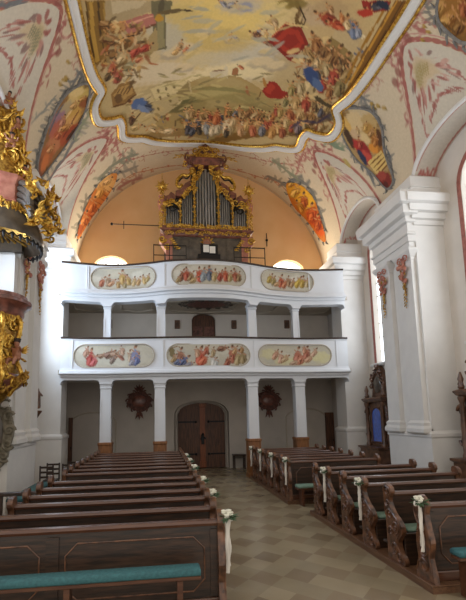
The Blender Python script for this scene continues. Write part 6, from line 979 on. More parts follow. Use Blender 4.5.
def gallery(name, label, f, zt, zf, zb, cols, fil, cw, panels, back):
    """zt rail top, zf foot of the panel face, zb underside of the beam"""
    g = thing(name, (1.9, 16.0, zf), label, 'gallery')
    csweep(f, [(0, zf), (0, zt-.07), (-.2, zt-.07), (-.2, zf)]).build('parapet', M['white'], g, 30)
    csweep(f, [(.05, zt-.07), (.06, zt-.03), (.05, zt), (-.25, zt), (-.25, zt-.07)]).build('handrail', M['wood'], g, 30)
    csweep(f, [(.0, zf+.06), (.05, zf+.05), (.06, zf), (.12, zf-.04), (.13, zf-.08), (.2, zf-.11), (.2, zf-.16), (.08, zf-.19), (.06, zf-.26), (-.25, zf-.26), (-.2, zf+.06)]).build('cornice', M['white'], g, 30)
    csweep(f, [(.0, zt-.12), (.03, zt-.11), (.03, zt-.075), (-.05, zt-.075), (-.05, zt-.12)]).build('cap_moulding', M['white'], g, 30)
    b = MB(); vs = []; fs = []; n = 260; ed = [-3.6]+cols+[7.4]
    for i in range(n+1):
        x = -3.6+11*i/n; dd = min(abs(x-c)-cw/2 for c in cols); dd = min(dd, x+3.6, 7.4-x); r = .16
        z = zb if dd > r else (zb-(r-math.sqrt(max(0, r*r-(r-max(dd, 0))**2))) if dd > 0 else zb-r)
        y = f(x)
        vs += [(x, y+.02, zf-.2), (x, y+.02, z), (x, y+.42, z), (x, y+.42, zf-.2)]
    for i in range(n):
        for q in range(4): fs.append((i*4+q, i*4+4+q, i*4+4+(q+1) % 4, i*4+(q+1) % 4))
    fs += [(0, 1, 2, 3), (n*4+3, n*4+2, n*4+1, n*4)]
    b.add(vs, fs).build('arched_beam', M['white'], g, 30)
    for x in fil:
        y = f(x); MB().box(x-.02, x+.02, y-.025, y+.02, zf+.02, zt-.1).build('upright_fillet', M['white'], g)
    # floor slab whose plastered underside shows from below, with a raised scalloped field per bay
    pl = [(x, f(x)+.1) for x in np.linspace(-3.6, 7.4, 40)]+[(7.94, 16.6), (7.94, YB), (-3.94, YB), (-3.94, 16.6)]
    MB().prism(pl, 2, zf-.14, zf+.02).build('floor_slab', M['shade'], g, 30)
    ed2 = [-3.9]+cols+[7.9]
    for a, c in zip(ed2, ed2[1:]):
        m_, h_ = (a+c)/2, (c-a)/2-.35
        lp = catmull([(m_+h_*u, 17.65+1.05*v, zf-.15) for u, v in [(-1, -.6), (-.6, -.8), (0, -1), (.6, -.8), (1, -.6), (.9, 0), (1, .6), (.6, .8), (0, 1), (-.6, .8), (-1, .6), (-.9, 0)]], 4, True)
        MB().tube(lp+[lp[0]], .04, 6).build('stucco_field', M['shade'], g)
    for key, x0, x1, z0, z1, sc in panels:
        mx, mz = (x0+x1)/2, (z0+z1)/2; hx, hz = (x1-x0)/2, (z1-z0)/2
        def ol(o):
            r_ = hz+o; p = [(mx+hx-hz+r_*math.cos(t)*1.0, mz+r_*math.sin(t)) for t in np.linspace(-PI/2, PI/2, 14)]+[(mx-hx+hz+r_*math.cos(t), mz+r_*math.sin(t)) for t in np.linspace(PI/2, 1.5*PI, 14)]
            return p
        res = .022; xs = np.arange(x0-res, x1+res, res); zs = np.arange(z0-res, z1+res, res)
        X, Z = np.meshgrid(xs, zs, indexing='ij'); P = np.stack([X.ravel(), Z.ravel()], 1); mask = inpoly(P, ol(0))
        C = np.tile(np.array(srgb('b4ad9c')), (len(P), 1)); C[mask] = paint(P[mask], C[mask], decode(PAINT[key]), .25, 5)
        def pos(Pq, o): 
            xa = Pq[:, 0]*sc; return np.stack([xa, np.array([f(x)-o for x in xa]), 2.3+(Pq[:, 1]-2.3)*sc], -1)
        pn = grid_mesh('painted_panel', pos(P, .012), P, len(xs), len(zs), C, mask, g)
        pts = pos(np.array(ol(.015)), .02); pts = [tuple(p) for p in pts]; MB().tube(pts+[pts[0]], .022, 6).build('panel_moulding', M['shade'], pn)
    return g
UC = [-1.97, .05, 3.59, 5.42]; LC = [-1.99, .0, 3.53, 5.44]
gallery('organ_gallery', 'upper white gallery with a bowed parapet carrying the organ', fU, 8.13, 7.08, 6.66, UC, [-2.72, -2.66, .2, 3.5, 6.0], .34,
        [('P1', -2.56, -.17, 7.14, 7.95, 1.003), ('P2', .48, 3.39, 7.36, 8.16, .96), ('P3', 3.95, 6.18, 7.2, 7.98, 1.0)], None)
gallery('lower_gallery', 'lower white gallery with three painted parapet panels above the pews', fL, 5.3, 4.07, 3.7, LC, [-3.2, .12, 3.62, 6.95], .44,
        [('P4', -3.12, -.22, 4.17, 5.0, 1.005), ('P5', .27, 3.45, 4.2, 5.02, .992), ('P6', 3.8, 6.72, 4.2, 5.0, 1.0)], None)
def column(x, f, z0, z1, w, label, base, grp):
    y = f(x)+.25; t = thing('gallery_column', (x, y, z0), label, 'column', grp)
    h = w/2; zb_ = z0+1.42 if base else z0
    if base: MB().moulding(x-h, x+h, y-h, y+h, [(.07, z0), (.07, z0+.15), (.04, z0+.18), (.04, z0+1.3), (.06, z0+1.33), (.06, z0+1.4), (.02, z0+1.42)]).build('wooden_base', M['base'], t, 30)
    pr = [(-.0, zb_), (-.01, z1-.5), (-.01, z1-.2), (.015, z1-.17), (.015, z1-.13), (-.005, z1-.11), (.01, z1-.05), (.05, z1)]
    MB().moulding(x-h, x+h, y-h, y+h, pr).build('shaft', M['white'], t, 30)
    for s in (-1, 1): MB().box(x+s*(h-.025)-.02, x+s*(h-.025)+.02, y-h-.012, y-h+.01, zb_+.1, z1-.55).build('edge_bead', M['white'], t)
    return t
pos_ = ['leftmost', 'second from the left', 'third from the left', 'rightmost']
for i, x in enumerate(LC): column(x, fL, 0, 3.56, .4, 'tall white column on an ochre wooden base under the lower gallery, %s' % pos_[i], True, 'columns under the lower gallery')
for i, x in enumerate(UC): column(x, fU if 0 else (lambda q: max(fU(q), fL(q)-.05)), 5.2 if 0 else 4.05, 6.6, .27 if i in (0, 3) else .34, 'short white column between the two galleries, %s' % pos_[i], False, 'columns between the galleries')
# small dark frames on the middle gallery's back wall
for x, z, lab in [(-2.22, 6.45, 'farthest left, beside the leftmost short column'), (.79, 6.45, 'just left of the gallery door'), (3.4, 6.47, 'just right of the gallery door'), (5.92, 6.5, 'farthest right')]:
    t = thing('picture_frame', (x, YB, z-.2), 'small dark picture frame on the middle gallery wall, %s' % lab, 'picture', 'small frames on the gallery wall')
    b = MB(); b.moulding(x-.1, x+.1, YB-.04, YB, [(0, z-.2), (.02, z-.18), (.02, z+.18), (0, z+.2)]); f_ = b.build('frame', M['altar'], t)
    MB().box(x-.06, x+.06, YB-.05, YB-.03, z-.13, z+.13).build('picture', M['shade'], t)
# arched epitaphs on the back wall
def epitaph(x, z, label):
    t = thing('wall_epitaph', (x, YB, z-.75), label, 'epitaph', 'carved epitaphs under the gallery'); y = YB-.05
    b = MB(); pl = [(x+.52*math.cos(a)*(1+.09*math.sin(6*a)), z+.45*math.sin(a)*(1+.07*math.cos(5*a))) for a in np.linspace(0, 2*PI, 41)[:-1]]
    b.prism(pl, 1, YB-.07, YB-.0); b.build('shield', M['crest'], t)
    b = MB()
    for a in np.linspace(0, 2*PI, 13)[:-1]: b.scroll((x+.47*math.cos(a), y-.04, z+.4*math.sin(a)), .12, 'xz', 1.2, 1 if math.cos(a) > 0 else -1, .035, a)
    for k in range(5): b.leaf((x, y-.04, z+.45), (math.sin((k-2)*.5), 0, math.cos((k-2)*.5)), .3, .14)
    for k in range(3): b.leaf((x, y-.04, z-.42), ((k-1)*.5, 0, -1), .4, .14)
    b.build('carved_border', M['crest'], t)
    b = MB(); b.sph((x, y-.03, z), 1, (.33, .07, .27), 16, 8); b.build('inscription_field', M['pink'], t)
epitaph(-.89, 3.0, 'dark red carved epitaph on the back wall, left of the door'); epitaph(4.9, 2.95, 'dark red carved epitaph on the back wall, right of the door')
t = thing('candle_sconce', (3.95, YB, 2.7), 'small pale holy water sconce on the back wall right of the door', 'sconce'); b = MB(); b.lathe((3.95, YB-.12, 2.75), [(.02, 0), (.1, .06), (.13, .14), (.1, .15), (.0, .1)], 12); b.box(3.85, 4.05, YB-.04, YB, 2.7, 3.1, .015); b.build('bracket', M['shade'], t)
b = MB(); b.tube([(3.95, YB-.12, 2.85), (3.95, YB-.12, 3.08)], .025); b.build('candle', M['paper'], t)
# bench by the wall right of the door
t = thing('wall_bench', (3.35, 18.8, 0), 'small dark bench against the back wall right of the door', 'bench')
MB().box(3.15, 3.7, 18.6, 19.0, .55, .62, .01).build('seat', M['wood'], t)
for x, y in ((3.2, 18.65), (3.65, 18.65), (3.2, 18.95), (3.65, 18.95)): MB().box(x-.03, x+.03, y-.03, y+.03, 0, .55).build('leg', M['wood'], t)

# ------------------------------------------------------------------ organ
OX = 1.98
org = thing('pipe_organ', (OX, 17.4, 7.1), 'gilded baroque pipe organ with grey tin pipes on the upper gallery', 'organ')
def mir(x): return 2*OX-x
def both(b, fn):
    fn(b, 1); fn(b, -1)
yO = 17.0
hp = [(-1.78, 7.1), (-1.78, 11.0), (-1.55, 11.45), (-1.15, 11.5), (-.95, 11.9), (-.72, 12.2), (-.55, 12.95), (-.3, 13.1)]
MB().prism([(OX+x, z) for x, z in hp]+[(OX-x, z) for x, z in hp[::-1]], 1, 17.35, 18.1).build('case', M['brown'], org, 30)
b = MB(); b.box(OX-1.6, OX+1.6, 17.0, 17.4, 7.1, 9.75); 
for k in range(4): b.box(OX-1.5+k*.78, OX-.82+k*.78, 16.97, 17.02, 7.4, 9.6, .01)
b.build('lower_case', M['brown'], org, 30)
MB().moulding(OX-1.75, OX+1.75, 16.95, 17.6, [(0, 9.72), (.06, 9.76), (.08, 9.86), (.2, 9.95), (.2, 10.0), (.1, 10.04), (.1, 10.14), (.0, 10.16)]).build('ledge_cornice', M['pink'], org, 30)
# pipes: (first x, last x, count, foot z, top left, top right, mouth z)
def pipe(x, y, r, z0, zm, z1, par=org):
    b = MB(); b.lathe((x, y, 0), [(r*.25, z0), (r, zm-.08), (r, z1), (r*.8, z1), (r*.8, z1-.05)], 10)
    b.box(x-r*.75, x+r*.75, y-r-.006, y-r*.6, zm, zm+.03); return b.build('pipe', M['tin'], par, 50)
for i in range(7):
    u = i-3; pipe(OX+u*.125, yO+.12+abs(u)*.015, .057, 10.16, 10.62+abs(u)*-.03, 12.85-abs(u)*.13)
for s in (-1, 1):
    for i in range(5): pipe(OX+s*(.62+i*.092), yO+.18, .04, 10.16, 10.42+i*.02, 11.85-i*.1)
    for i in range(6): pipe(OX+s*(1.2+i*.095), yO+.2, .042, 10.16, 10.5, 11.15-abs(i-3)*.05)
# gilded pilaster strips with scrolls
for s in (-1, 1):
    for x, zt in ((.51, 12.5), (1.11, 11.3), (1.75, 11.15)):
        b = MB(); X = OX+s*x; b.box(X-.045, X+.045, yO-.02, yO+.2, 10.14, zt, .01); b.build('pilaster', M['brown'], org)
        b = MB()
        b.tube([(X, yO-.035, 10.2), (X, yO-.035, zt)], .02, 6)
        for k, z in enumerate(np.arange(10.25, zt, .2)): b.scroll((X, yO-.05, z), .075, 'xz', 1.1, 1 if k % 2 else -1, .024, k)
        b.sph((X, yO-.05, zt), .09, (1, .7, 1)); b.build('gilt_ornament', M['gold'], org)
# tracery above the pipes
def tracery(x0, z0, x1, z1, n, r, seed, name='gilt_tracery', yy=None):
    yy = yO-.02 if yy is None else yy
    q = random.Random(seed); b = MB()
    for k in range(n):
        t = (k+.5)/n; x = x0+(x1-x0)*t+q.uniform(-.03, .03); z = z0+(z1-z0)*t+q.uniform(-.06, .06)
        b.scroll((x, yy, z), r*q.uniform(.7, 1.2), 'xz', 1.4, q.choice((-1, 1)), r*.24, q.uniform(0, 6))
        b.leaf((x, yy-.01, z), (q.uniform(-1, 1), 0, q.uniform(-1, 1)), r*1.5, r*.6)
    return b.build(name, M['gold'], org)
for s in (-1, 1):
    tracery(OX+s*.56, 12.05, OX+s*1.05, 11.45, 6, .12, 3+s); tracery(OX+s*1.1, 11.25, OX+s*1.75, 11.2, 7, .13, 8+s)
    tracery(OX+s*.45, 12.3, OX+s*.15, 12.95, 6, .11, 12+s); tracery(OX+s*.5, 11.7, OX+s*.53, 12.8, 6, .11, 22+s)
    tracery(OX+s*.2, 12.9, OX+s*.55, 13.1, 4, .1, 42+s)
    # black S brackets on the outer fields
    b = MB(); b.scroll((OX+s*1.45, yO-.06, 10.95), .2, 'xz', 1.3, s, .035, PI/2); b.scroll((OX+s*1.25, yO-.06, 11.3), .1, 'xz', 1.2, -s, .03, 0); b.build('dark_scroll', M['black'], org)
    # marble shoulder blocks and volutes beside the central tower
    b = MB(); b.prism([(OX+s*x, z) for x, z in [(.62, 11.85), (1.1, 11.5), (1.3, 11.55), (1.3, 11.75), (1.05, 11.85), (.9, 12.1), (.66, 12.25)]], 1, yO-.02, yO+.4); b.build('marble_shoulder', M['pink'], org, 30)
    b = MB(); b.prism([(OX+s*x, z) for x, z in [(1.28, 11.35), (1.82, 11.3), (1.86, 11.45), (1.6, 11.55), (1.5, 11.7), (1.34, 11.6)]], 1, yO, yO+.4); b.build('marble_shoulder', M['pink'], org, 30)
    b = MB(); pts = catmull([(OX+s*x, yO+.05, z) for x, z in [(.55, 12.75), (.75, 12.5), (1.0, 12.5), (1.2, 12.3), (1.24, 12.05), (1.12, 11.95), (1.02, 12.08)]], 6)
    b.tube(pts, [.07]*len(pts), 8); b.scroll((OX+s*.6, yO, 12.72), .13, 'xz', 1.2, -s, .04, 0); b.build('gilt_volute', M['gold'], org)
    b = MB(); pts = catmull([(OX+s*x, yO+.02, z-.06) for x, z in [(.62, 12.7), (.78, 12.42), (1.0, 12.42), (1.15, 12.25)]], 6); b.tube(pts, .03, 6); b.build('dark_scroll', M['black'], org)
    # vase with a gilded flower sun
    X = OX+s*1.86
    b = MB(); b.lathe((X, yO+.15, 11.0), [(.05, -.2), (.12, -.1), (.17, .08), (.2, .3), (.12, .45), (.16, .55), (.1, .6)], 14); b.build('vase', M['pinkl'], org)
    b = MB(); 
    for k in range(14):
        a = k*2*PI/14; b.leaf((X, yO+.1, 11.95), (math.cos(a), -.15, math.sin(a)), .34 if k % 2 else .26, .13)
    b.sph((X, yO+.05, 11.95), .13); b.tube([(X, yO+.12, 11.5), (X, yO+.12, 12.6)], [.03, .012]); b.build('gilt_sun', M['gold'], org)
    b = MB()
    for k in range(6): b.scroll((X+s*.02, yO, 11.6-k*.16), .1, 'xz', 1.2, s*(1 if k % 2 else -1), .03, k)
    b.build('gilt_vase_scrolls', M['gold'], org); b = MB()
    for k in range(5): b.scroll((OX+s*(1.92), yO, 10.7-k*.15), .09, 'xz', 1.2, s, .03, k)
    b.build('gilt_side_scrolls', M['gold'], org)
    # big consoles under the ledge
    b = MB(); pr = [(1.95, 9.8), (1.98, 9.5), (1.85, 9.3), (1.72, 9.1), (1.7, 8.6), (1.72, 7.15), (1.45, 7.15), (1.45, 9.75)]
    b.prism([(OX+s*x, z) for x, z in pr], 1, yO-.08, yO+.35); b.build('corner_console', M['pinkl'], org, 30)
    b = MB(); b.scroll((OX+s*1.86, yO-.12, 9.55), .16, 'xz', 1.5, s, .045, 0); b.scroll((OX+s*1.66, yO-.12, 9.2), .14, 'xz', 1.3, -s, .04, 1)
    b.build('gilt_console_scroll', M['gold'], org); b = MB()
    for k in range(6): b.leaf((OX+s*(1.4-k*.06), yO-.08, 9.62-k*.08), (s*1, 0, -.3), .25, .1)
    b.build('gilt_ornament', M['gold'], org)
tracery(OX-1.7, 10.1, OX+1.7, 10.1, 34, .1, 77, 'gilt_ledge_band', 16.8); tracery(OX-1.8, 9.84, OX+1.8, 9.84, 26, .08, 78, 'gilt_ledge_band', 16.78)
# crown
MB().moulding(OX-.55, OX+.55, yO-.05, yO+.5, [(0, 12.98), (.05, 13.02), (.06, 13.1), (.14, 13.18), (.14, 13.24), (.0, 13.28)]).build('top_cornice', M['pink'], org, 30)
b = MB(); b.prism([(OX+x, z) for x, z in [(-.5, 13.25), (-.62, 13.45), (-.4, 13.62), (-.2, 13.85), (0, 14.0), (.2, 13.85), (.4, 13.62), (.62, 13.45), (.5, 13.25)]], 1, yO+.0, yO+.35); b.build('crown_block', M['crest'], org, 30)
tracery(OX-.5, 13.4, OX+.5, 13.4, 10, .13, 90, 'gilt_crown'); tracery(OX-.25, 13.75, OX+.25, 13.75, 6, .11, 91, 'gilt_crown')
for s in (-1, 1):
    b = MB(); pts = catmull([(OX+s*x, yO+.05, z) for x, z in [(.5, 13.35), (.75, 13.2), (.8, 13.0), (.62, 12.92)]], 6); b.tube(pts, .09, 8); b.scroll((OX+s*.72, yO+.02, 13.3), .2, 'xz', 1.4, -s, .06, PI/2); b.build('pink_volute', M['pink'], org)
    b = MB(); b.scroll((OX+s*.42, yO-.02, 13.62), .17, 'xz', 1.4, s, .045, 0); b.scroll((OX+s*.9, yO, 12.98), .13, 'xz', 1.3, s, .04, 2); b.build('gilt_crown_scroll', M['gold'], org)
    b = MB()
    for k in range(7): b.leaf((OX+s*(.6+k*.1), yO, 13.42-k*.02), (s*1, 0, (-.4, .4)[k % 2]), .26, .08)
    b.tube([(OX+s*.5, yO, 13.42), (OX+s*1.3, yO, 13.36)], [.04, .015]); b.build('gilt_branch', M['gold2'], org)
# brown rocaille cartouche on the ceiling over the middle gallery
t_ = thing('ceiling_cartouche', (1.9, 17.2, 6.9), 'dark brown stucco cartouche under the upper gallery, above the gallery door', 'ceiling ornament')
b = MB(); b.prism([(1.9+.95*math.cos(a)*(1+.08*math.cos(6*a)), 17.2+.62*math.sin(a)) for a in np.linspace(0, 2*PI, 37)[:-1]], 2, 6.89, 6.94); b.build('field', M['crest'], t_)
b = MB()
for a in np.linspace(0, 2*PI, 15)[:-1]: b.scroll((1.9+.95*math.cos(a), 17.2+.6*math.sin(a), 6.89), .16, 'xy', 1.3, 1 if a < PI else -1, .035, a)
b.build('scroll_border', M['brown'], t_)
# face medallion and music desk
b = MB(); b.sph((OX, yO-.08, 9.5), .17, (1, .6, 1), 14, 8); b.sph((OX, yO-.2, 9.5), .05); b.build('cherub_head', M['skin'], org)
b = MB()
for k in range(10):
    a = k*2*PI/10; b.leaf((OX+.12*math.cos(a), yO-.06, 9.5+.12*math.sin(a)), (math.cos(a), 0, math.sin(a)), .2, .1)
b.build('gilt_wings', M['gold'], org)
t = thing('music_desk', (OX, 16.45, 7.1), 'black music desk with white sheets in front of the organ', 'music desk')
MB().box(OX-.45, OX+.45, 16.3, 16.75, 7.1, 8.75, .02).build('desk_body', M['black'], t)
b = MB(); b.box(OX-.24, OX-.01, 16.26, 16.28, 8.8, 9.1); b.box(OX+.01, OX+.24, 16.25, 16.27, 8.76, 9.04); b.build('music_sheet', M['paper'], t)
b = MB(); b.box(OX-.35, OX+.35, 16.29, 16.33, 8.72, 9.15, .01); b.build('book_rest', M['black'], t)
t = thing('iron_railing', (OX, 16.1, 7.1), 'thin black iron railing in front of the organ', 'railing')
for s in (-1, 1):
    for x in (.95, 1.6, 2.2): MB().box(OX+s*x-.015, OX+s*x+.015, 15.99, 16.02, 7.1, 8.95).build('post', M['black'], t)
MB().box(OX-2.2, OX-.95, 15.99, 16.01, 8.9, 8.94).build('rail', M['black'], t); MB().box(OX+.95, OX+2.2, 15.99, 16.01, 8.9, 8.94).build('rail', M['black'], t)
MB().box(OX-2.2, OX-.95, 15.99, 16.01, 8.5, 8.53).build('rail', M['black'], t); MB().box(OX+.95, OX+2.2, 15.99, 16.01, 8.5, 8.53).build('rail', M['black'], t)
# tie rod and hook
t = thing('iron_tie_rod', (-.9, 17.6, 10.45), 'thin iron tie rod running from the organ to the left', 'tie rod')
MB().tube([(-2.0, 17.6, 10.45), (.24, 17.6, 10.45)], .018, 6).build('rod', M['black'], t); MB().sph((-2.0, 17.6, 10.45), .06).build('knob', M['black'], t); MB().tube([(-1.5, 17.6, 10.25), (-1.5, 17.6, 10.6)], .015, 6).build('hook', M['black'], t)
t = thing('wall_hook', (5.1, YB, 10.4), 'small black iron hook on the ochre wall right of the organ', 'hook')
MB().tube([(5.1, YB-.04, 10.3), (5.1, YB-.04, 10.95)], .02, 6).build('rod', M['black'], t); MB().sph((5.1, YB-.05, 10.6), .06).build('knob', M['black'], t)
# ------------------------------------------------------------------ pews
PZ = .1     # top of the wooden platforms
def platform(name, x0, x1, y0, y1, lab):
    t = thing(name, ((x0+x1)/2, (y0+y1)/2, 0), lab, 'platform', 'wooden platforms under the pews')
    MB().box(x0, x1, y0, y1, 0, PZ-.02).build('platform_base', M['plat'], t)
    b = MB(); b.box(x0-.0, x1, y0, y1, PZ-.02, PZ, .006); b.build('platform_boards', M['plat'], t)
platform('pew_platform', 3.42, 6.2, 5.34, 9.85, 'low wooden platform under the right front pews')
platform('pew_platform', 3.25, 6.2, 11.02, 15.75, 'low wooden platform under the right rear pews')
platform('pew_platform', -2.4, .8, 5.0, 9.3, 'low wooden platform under the left front pews')
platform('pew_platform', -2.4, .8, 9.9, 15.9, 'low wooden platform under the left rear pews')
END = [(.06, 0), (.06, .9), (.08, 1.0), (.05, 1.09), (-.03, 1.1), (-.11, 1.06), (-.13, .98), (-.07, .92), (-.06, .84), (-.12, .74), (-.2, .67), (-.29, .62), (-.36, .54), (-.37, .45), (-.31, .38), (-.25, .3), (-.27, .2), (-.36, .12), (-.4, .05), (-.38, 0)]
FEND = [(.22, 0), (.22, .1), (.14, .25), (.18, .45), (.12, .7), (.2, .85), (.16, .98), (.1, 1.07), (.02, 1.09), (-.06, 1.04), (-.1, .96), (-.07, .85), (-.1, .7), (-.15, .5), (-.1, .3), (-.15, .12), (-.17, 0)]
def bench_end(x, s, prof, parent):
    """carved end panel, s = direction of its outer face"""
    pts = catmull([(p[0], p[1], 0) for p in prof], 3); pl = [(p.x, PZ+p.y) for p in pts]
    e = MB().prism(pl, 0, x-.035, x+.035).build('bench_end', M['carve'], parent, 30)
    b = MB(); xx = x+s*.038
    for y, z, r, d in [(-.02, 1.0, .09, 1), (-.02, .83, .06, -1), (-.07, .66, .09, 1), (-.2, .5, .1, -1), (-.08, .42, .08, 1), (-.14, .2, .1, -1), (-.28, .1, .07, 1)] if prof is END else [(.03, .98, .09, 1), (.03, .78, .08, -1), (.04, .58, .09, 1), (.0, .38, .09, -1), (.03, .18, .1, 1)]:
        b.scroll((xx, y, PZ+z), r, 'yz', 1.4, d, .02, y*9)
    b.tube([(xx, p.x*.9, PZ+.03+p.y*.96) for p in pts[2:-2:2]], .012, 5)
    b.build('carving', M['carve'], e)
    return e
def rail_prof(y, z):  return [(y-.05, z-.05), (y-.065, z-.02), (y-.05, z+.01), (y, z+.02), (y+.05, z+.01), (y+.065, z-.02), (y+.05, z-.05)]
def make_pew(x0, x1, label, ends=(1, 1)):
    xc = x0 if abs(x0) < abs(x1) or x0 > 0 else x1
    t = thing('church_pew', (0, 0, 0), label, 'pew', 'wooden pews')
    MB().box(x0+.03, x1-.03, -.02, .02, PZ+.0, PZ+.95, .004).build('backrest', M['wood'], t)
    MB().prism(rail_prof(0, PZ+.97), 0, x0+.03, x1-.03).build('top_rail', M['wood_rail'], t, 50)
    MB().box(x0+.03, x1-.03, -.38, -.02, PZ+.42, PZ+.46, .008).build('seat', M['wood'], t)
    MB().box(x0+.03, x1-.03, .02, .17, PZ+.66, PZ+.685, .005).build('book_shelf', M['wood'], t)
    MB().box(x0+.03, x1-.03, .2, .32, PZ+.16, PZ+.2, .008).build('kneeling_board', M['wood'], t)
    MB().box(x0+.03, x1-.03, -.34, -.3, PZ, PZ+.42).build('seat_riser', M['wood'], t)
    b = MB()
    if ends[0]: bench_end(x0, -1, END, t)
    if ends[1]: bench_end(x1, 1, END, t)
    return t
def make_front(x0, x1, label, ends=(1, 1)):
    t = thing('panelled_screen', (0, 0, 0), label, 'pew screen', 'panelled screens before the pews')
    p = MB().box(x0+.03, x1-.03, -.02, .03, PZ, PZ+.94, .004).build('front_panel', M['wood'], t)
    MB().prism(rail_prof(0, PZ+.97), 0, x0+.03, x1-.03).build('top_rail', M['wood_rail'], t, 50)
    MB().box(x0, x1, -.06, -.02, PZ, PZ+.12, .01).build('foot_board', M['wood_rail'], t)
    MB().box(x0+.03, x1-.03, .03, .22, PZ+.68, PZ+.7, .005).build('book_shelf', M['wood'], t)
    n = 2; w = (x1-x0-.1)/n
    for k in range(n):
        a = x0+.05+w*k+.14; c = a+w-.28; z0, z1, ch = PZ+.2, PZ+.8, .13
        lp = [(a+ch, z0), (c-ch, z0), (c, z0+ch), (c, z1-ch), (c-ch, z1), (a+ch, z1), (a, z1-ch), (a, z0+ch), (a+ch, z0)]
        MB().tube([(x, -.025, z) for x, z in lp], .01, 6).build('panel_moulding', M['carve'], p)
    for k in range(n+1):
        x = x0+.05+w*k; MB().box(x-.07, x+.07, -.035, -.018, PZ+.13, PZ+.88, .006).build('stile', M['wood'], p)
    if ends[0]: bench_end(x0, -1, FEND, t)
    if ends[1]: bench_end(x1, 1, FEND, t)
    return t
ordn = ['first', 'second', 'third', 'fourth', 'fifth', 'sixth', 'seventh', 'eighth']
LX0, LX1, RX0, RX1 = -2.12, .7, 3.5, 5.88
rows = {'LF': [6.0, 6.75, 7.45, 8.2, 9.0], 'LR': [10.95, 11.75, 12.5, 13.3, 14.1, 14.9, 15.6], 'RF': [6.42, 7.25, 8.1, 8.85, 9.6], 'RR': [11.85, 12.6, 13.35, 14.05, 14.75, 15.45]}
lab = {'LF': 'left front block', 'LR': 'left rear block', 'RF': 'right front block', 'RR': 'right rear block'}
LP = RP = None
for key, ys in rows.items():
    for i, y in enumerate(ys):
        l = 'dark oak pew, %s row behind the panelled front of the %s' % (ordn[i], lab[key])
        if key[0] == 'L':
            if LP is None: LP = make_pew(LX0, LX1, l); LP.location = (0, y, 0)
            else: dup(LP, (0, y, 0), l)
        else:
            if RP is None: RP = make_pew(RX0, RX1, l); RP.location = (0, y, 0)
            else: dup(RP, (-.15 if key == 'RR' else 0, y, 0), l)
F1 = make_front(-3.1, LX1, 'dark panelled pew front nearest the camera on the left, behind the long teal kneeler'); F1.location = (0, 5.25, 0)
F2 = make_front(RX0, 6.6, 'dark panelled pew front at the right edge, nearest the camera on the right', (1, 0)); F2.location = (0, 5.52, 0)
F3 = make_front(LX0, LX1, 'panelled pew front in the middle of the left block after the gap'); F3.location = (0, 10.2, 0)
F4 = make_front(RX0-.1, RX1, 'panelled pew front beyond the cross aisle on the right'); F4.location = (-.05, 11.15, 0)

# seat cushions on the right front pews
def cushion(x0, x1, y, lab_):
    b = MB(); b.moulding(x0, x1, y-.36, y-.06, [(-.02, PZ+.462), (0, PZ+.475), (0, PZ+.5), (-.02, PZ+.515)]); o = b.build('seat_cushion', M['green'], None, 60); tag(o, lab_, 'cushion', 'green seat cushions on the pews')
for i, y in enumerate(rows['RF']): cushion(RX0+.08, RX1-.1, y, 'grey green seat cushion on the %s pew row of the right front block' % ordn[i])
for i, y in enumerate(rows['RR'][:2]): cushion(RX0, RX1-.2, y, 'grey green seat cushion on the %s pew row of the right rear block' % ordn[i])

# kneeling benches
def kneeler(name, c, L, label, z=.7, rz=0., w=.2, m='teal'):
    t = thing(name, (c[0], c[1], 0), label, 'kneeling bench', 'teal topped kneeling benches'); x, y = c[0], c[1]
    MB().moulding(x-L/2, x+L/2, y-w/2, y+w/2, [(-.015, z-.08), (0, z-.065), (0, z-.02), (-.02, z)]).build('padded_top', M[m], t, 60)
    MB().box(x-L/2, x+L/2, y-w/2+.01, y+w/2-.01, z-.12, z-.08, .006).build('top_board', M['base'] if 0 else M['wood_rail'], t)
    for k in ((-L/2+.12, L/2-.22) if L < 2.5 else (-L/2+.2, 0, L/2-.22)):
        MB().box(x+k-.03, x+k+.03, y-w/2+.02, y+w/2-.02, 0, z-.12, .006).build('leg', M['wood_rail'], t)
    MB().box(x-L/2+.12, x+L/2-.2, y-.015, y+.015, .2, .26, .004).build('stretcher', M['wood_rail'], t)
    t.rotation_euler.z = rz
    return t
kneeler('kneeling_bench', (-.95, 4.86), 2.75, 'long kneeling bench with a teal padded top in front of the nearest left pew front', .7)
kneeler('kneeling_bench', (4.5, 5.17), 1.7, 'teal topped kneeling bench at the right edge before the nearest right pew front', .58)
kneeler('kneeling_bench', (3.92, 10.85), .95, 'short green topped kneeling bench at the cross aisle on the right', .52, 0, .3, 'green')
kneeler('kneeling_bench', (-3.05, 11.0), 2.4, 'teal topped bench running lengthwise along the left pillar', .66, PI/2, .34)

def chair(x, y, label):
    t = thing('wooden_chair', (x, y, 0), label, 'chair', 'dark chairs along the left wall')
    MB().box(x-.21, x+.21, y-.2, y+.2, .44, .48, .01).build('seat', M['wood'], t)
    for sx in (-1, 1):
        MB().box(x+sx*.18-.02, x+sx*.18+.02, y-.2, y-.16, 0, .44).build('leg', M['wood'], t)
        MB().box(x+sx*.18-.02, x+sx*.18+.02, y+.16, y+.2, 0, .95).build('rear_post', M['wood'], t)
    for z in (.62, .76, .9): MB().box(x-.2, x+.2, y+.17, y+.19, z-.03, z+.03).build('slat', M['wood'], t)
for i, (x, y) in enumerate([(-3.3, 13.2), (-3.3, 14.0), (-2.75, 13.6), (-2.75, 14.4)]):
    chair(x, y, 'dark wooden chair beside the left rear pews, %s' % ['nearest to the pillar', 'second behind it against the wall side', 'nearest to the pew ends', 'farthest by the pew ends'][i])
t = thing('wooden_barrier', (-3.2, 9.6, 0), 'dark wooden barrier rail at the left edge below the stone epitaph', 'barrier')
MB().box(-4.2, -2.35, 9.55, 9.65, .74, .82, .012).build('rail', M['wood'], t)
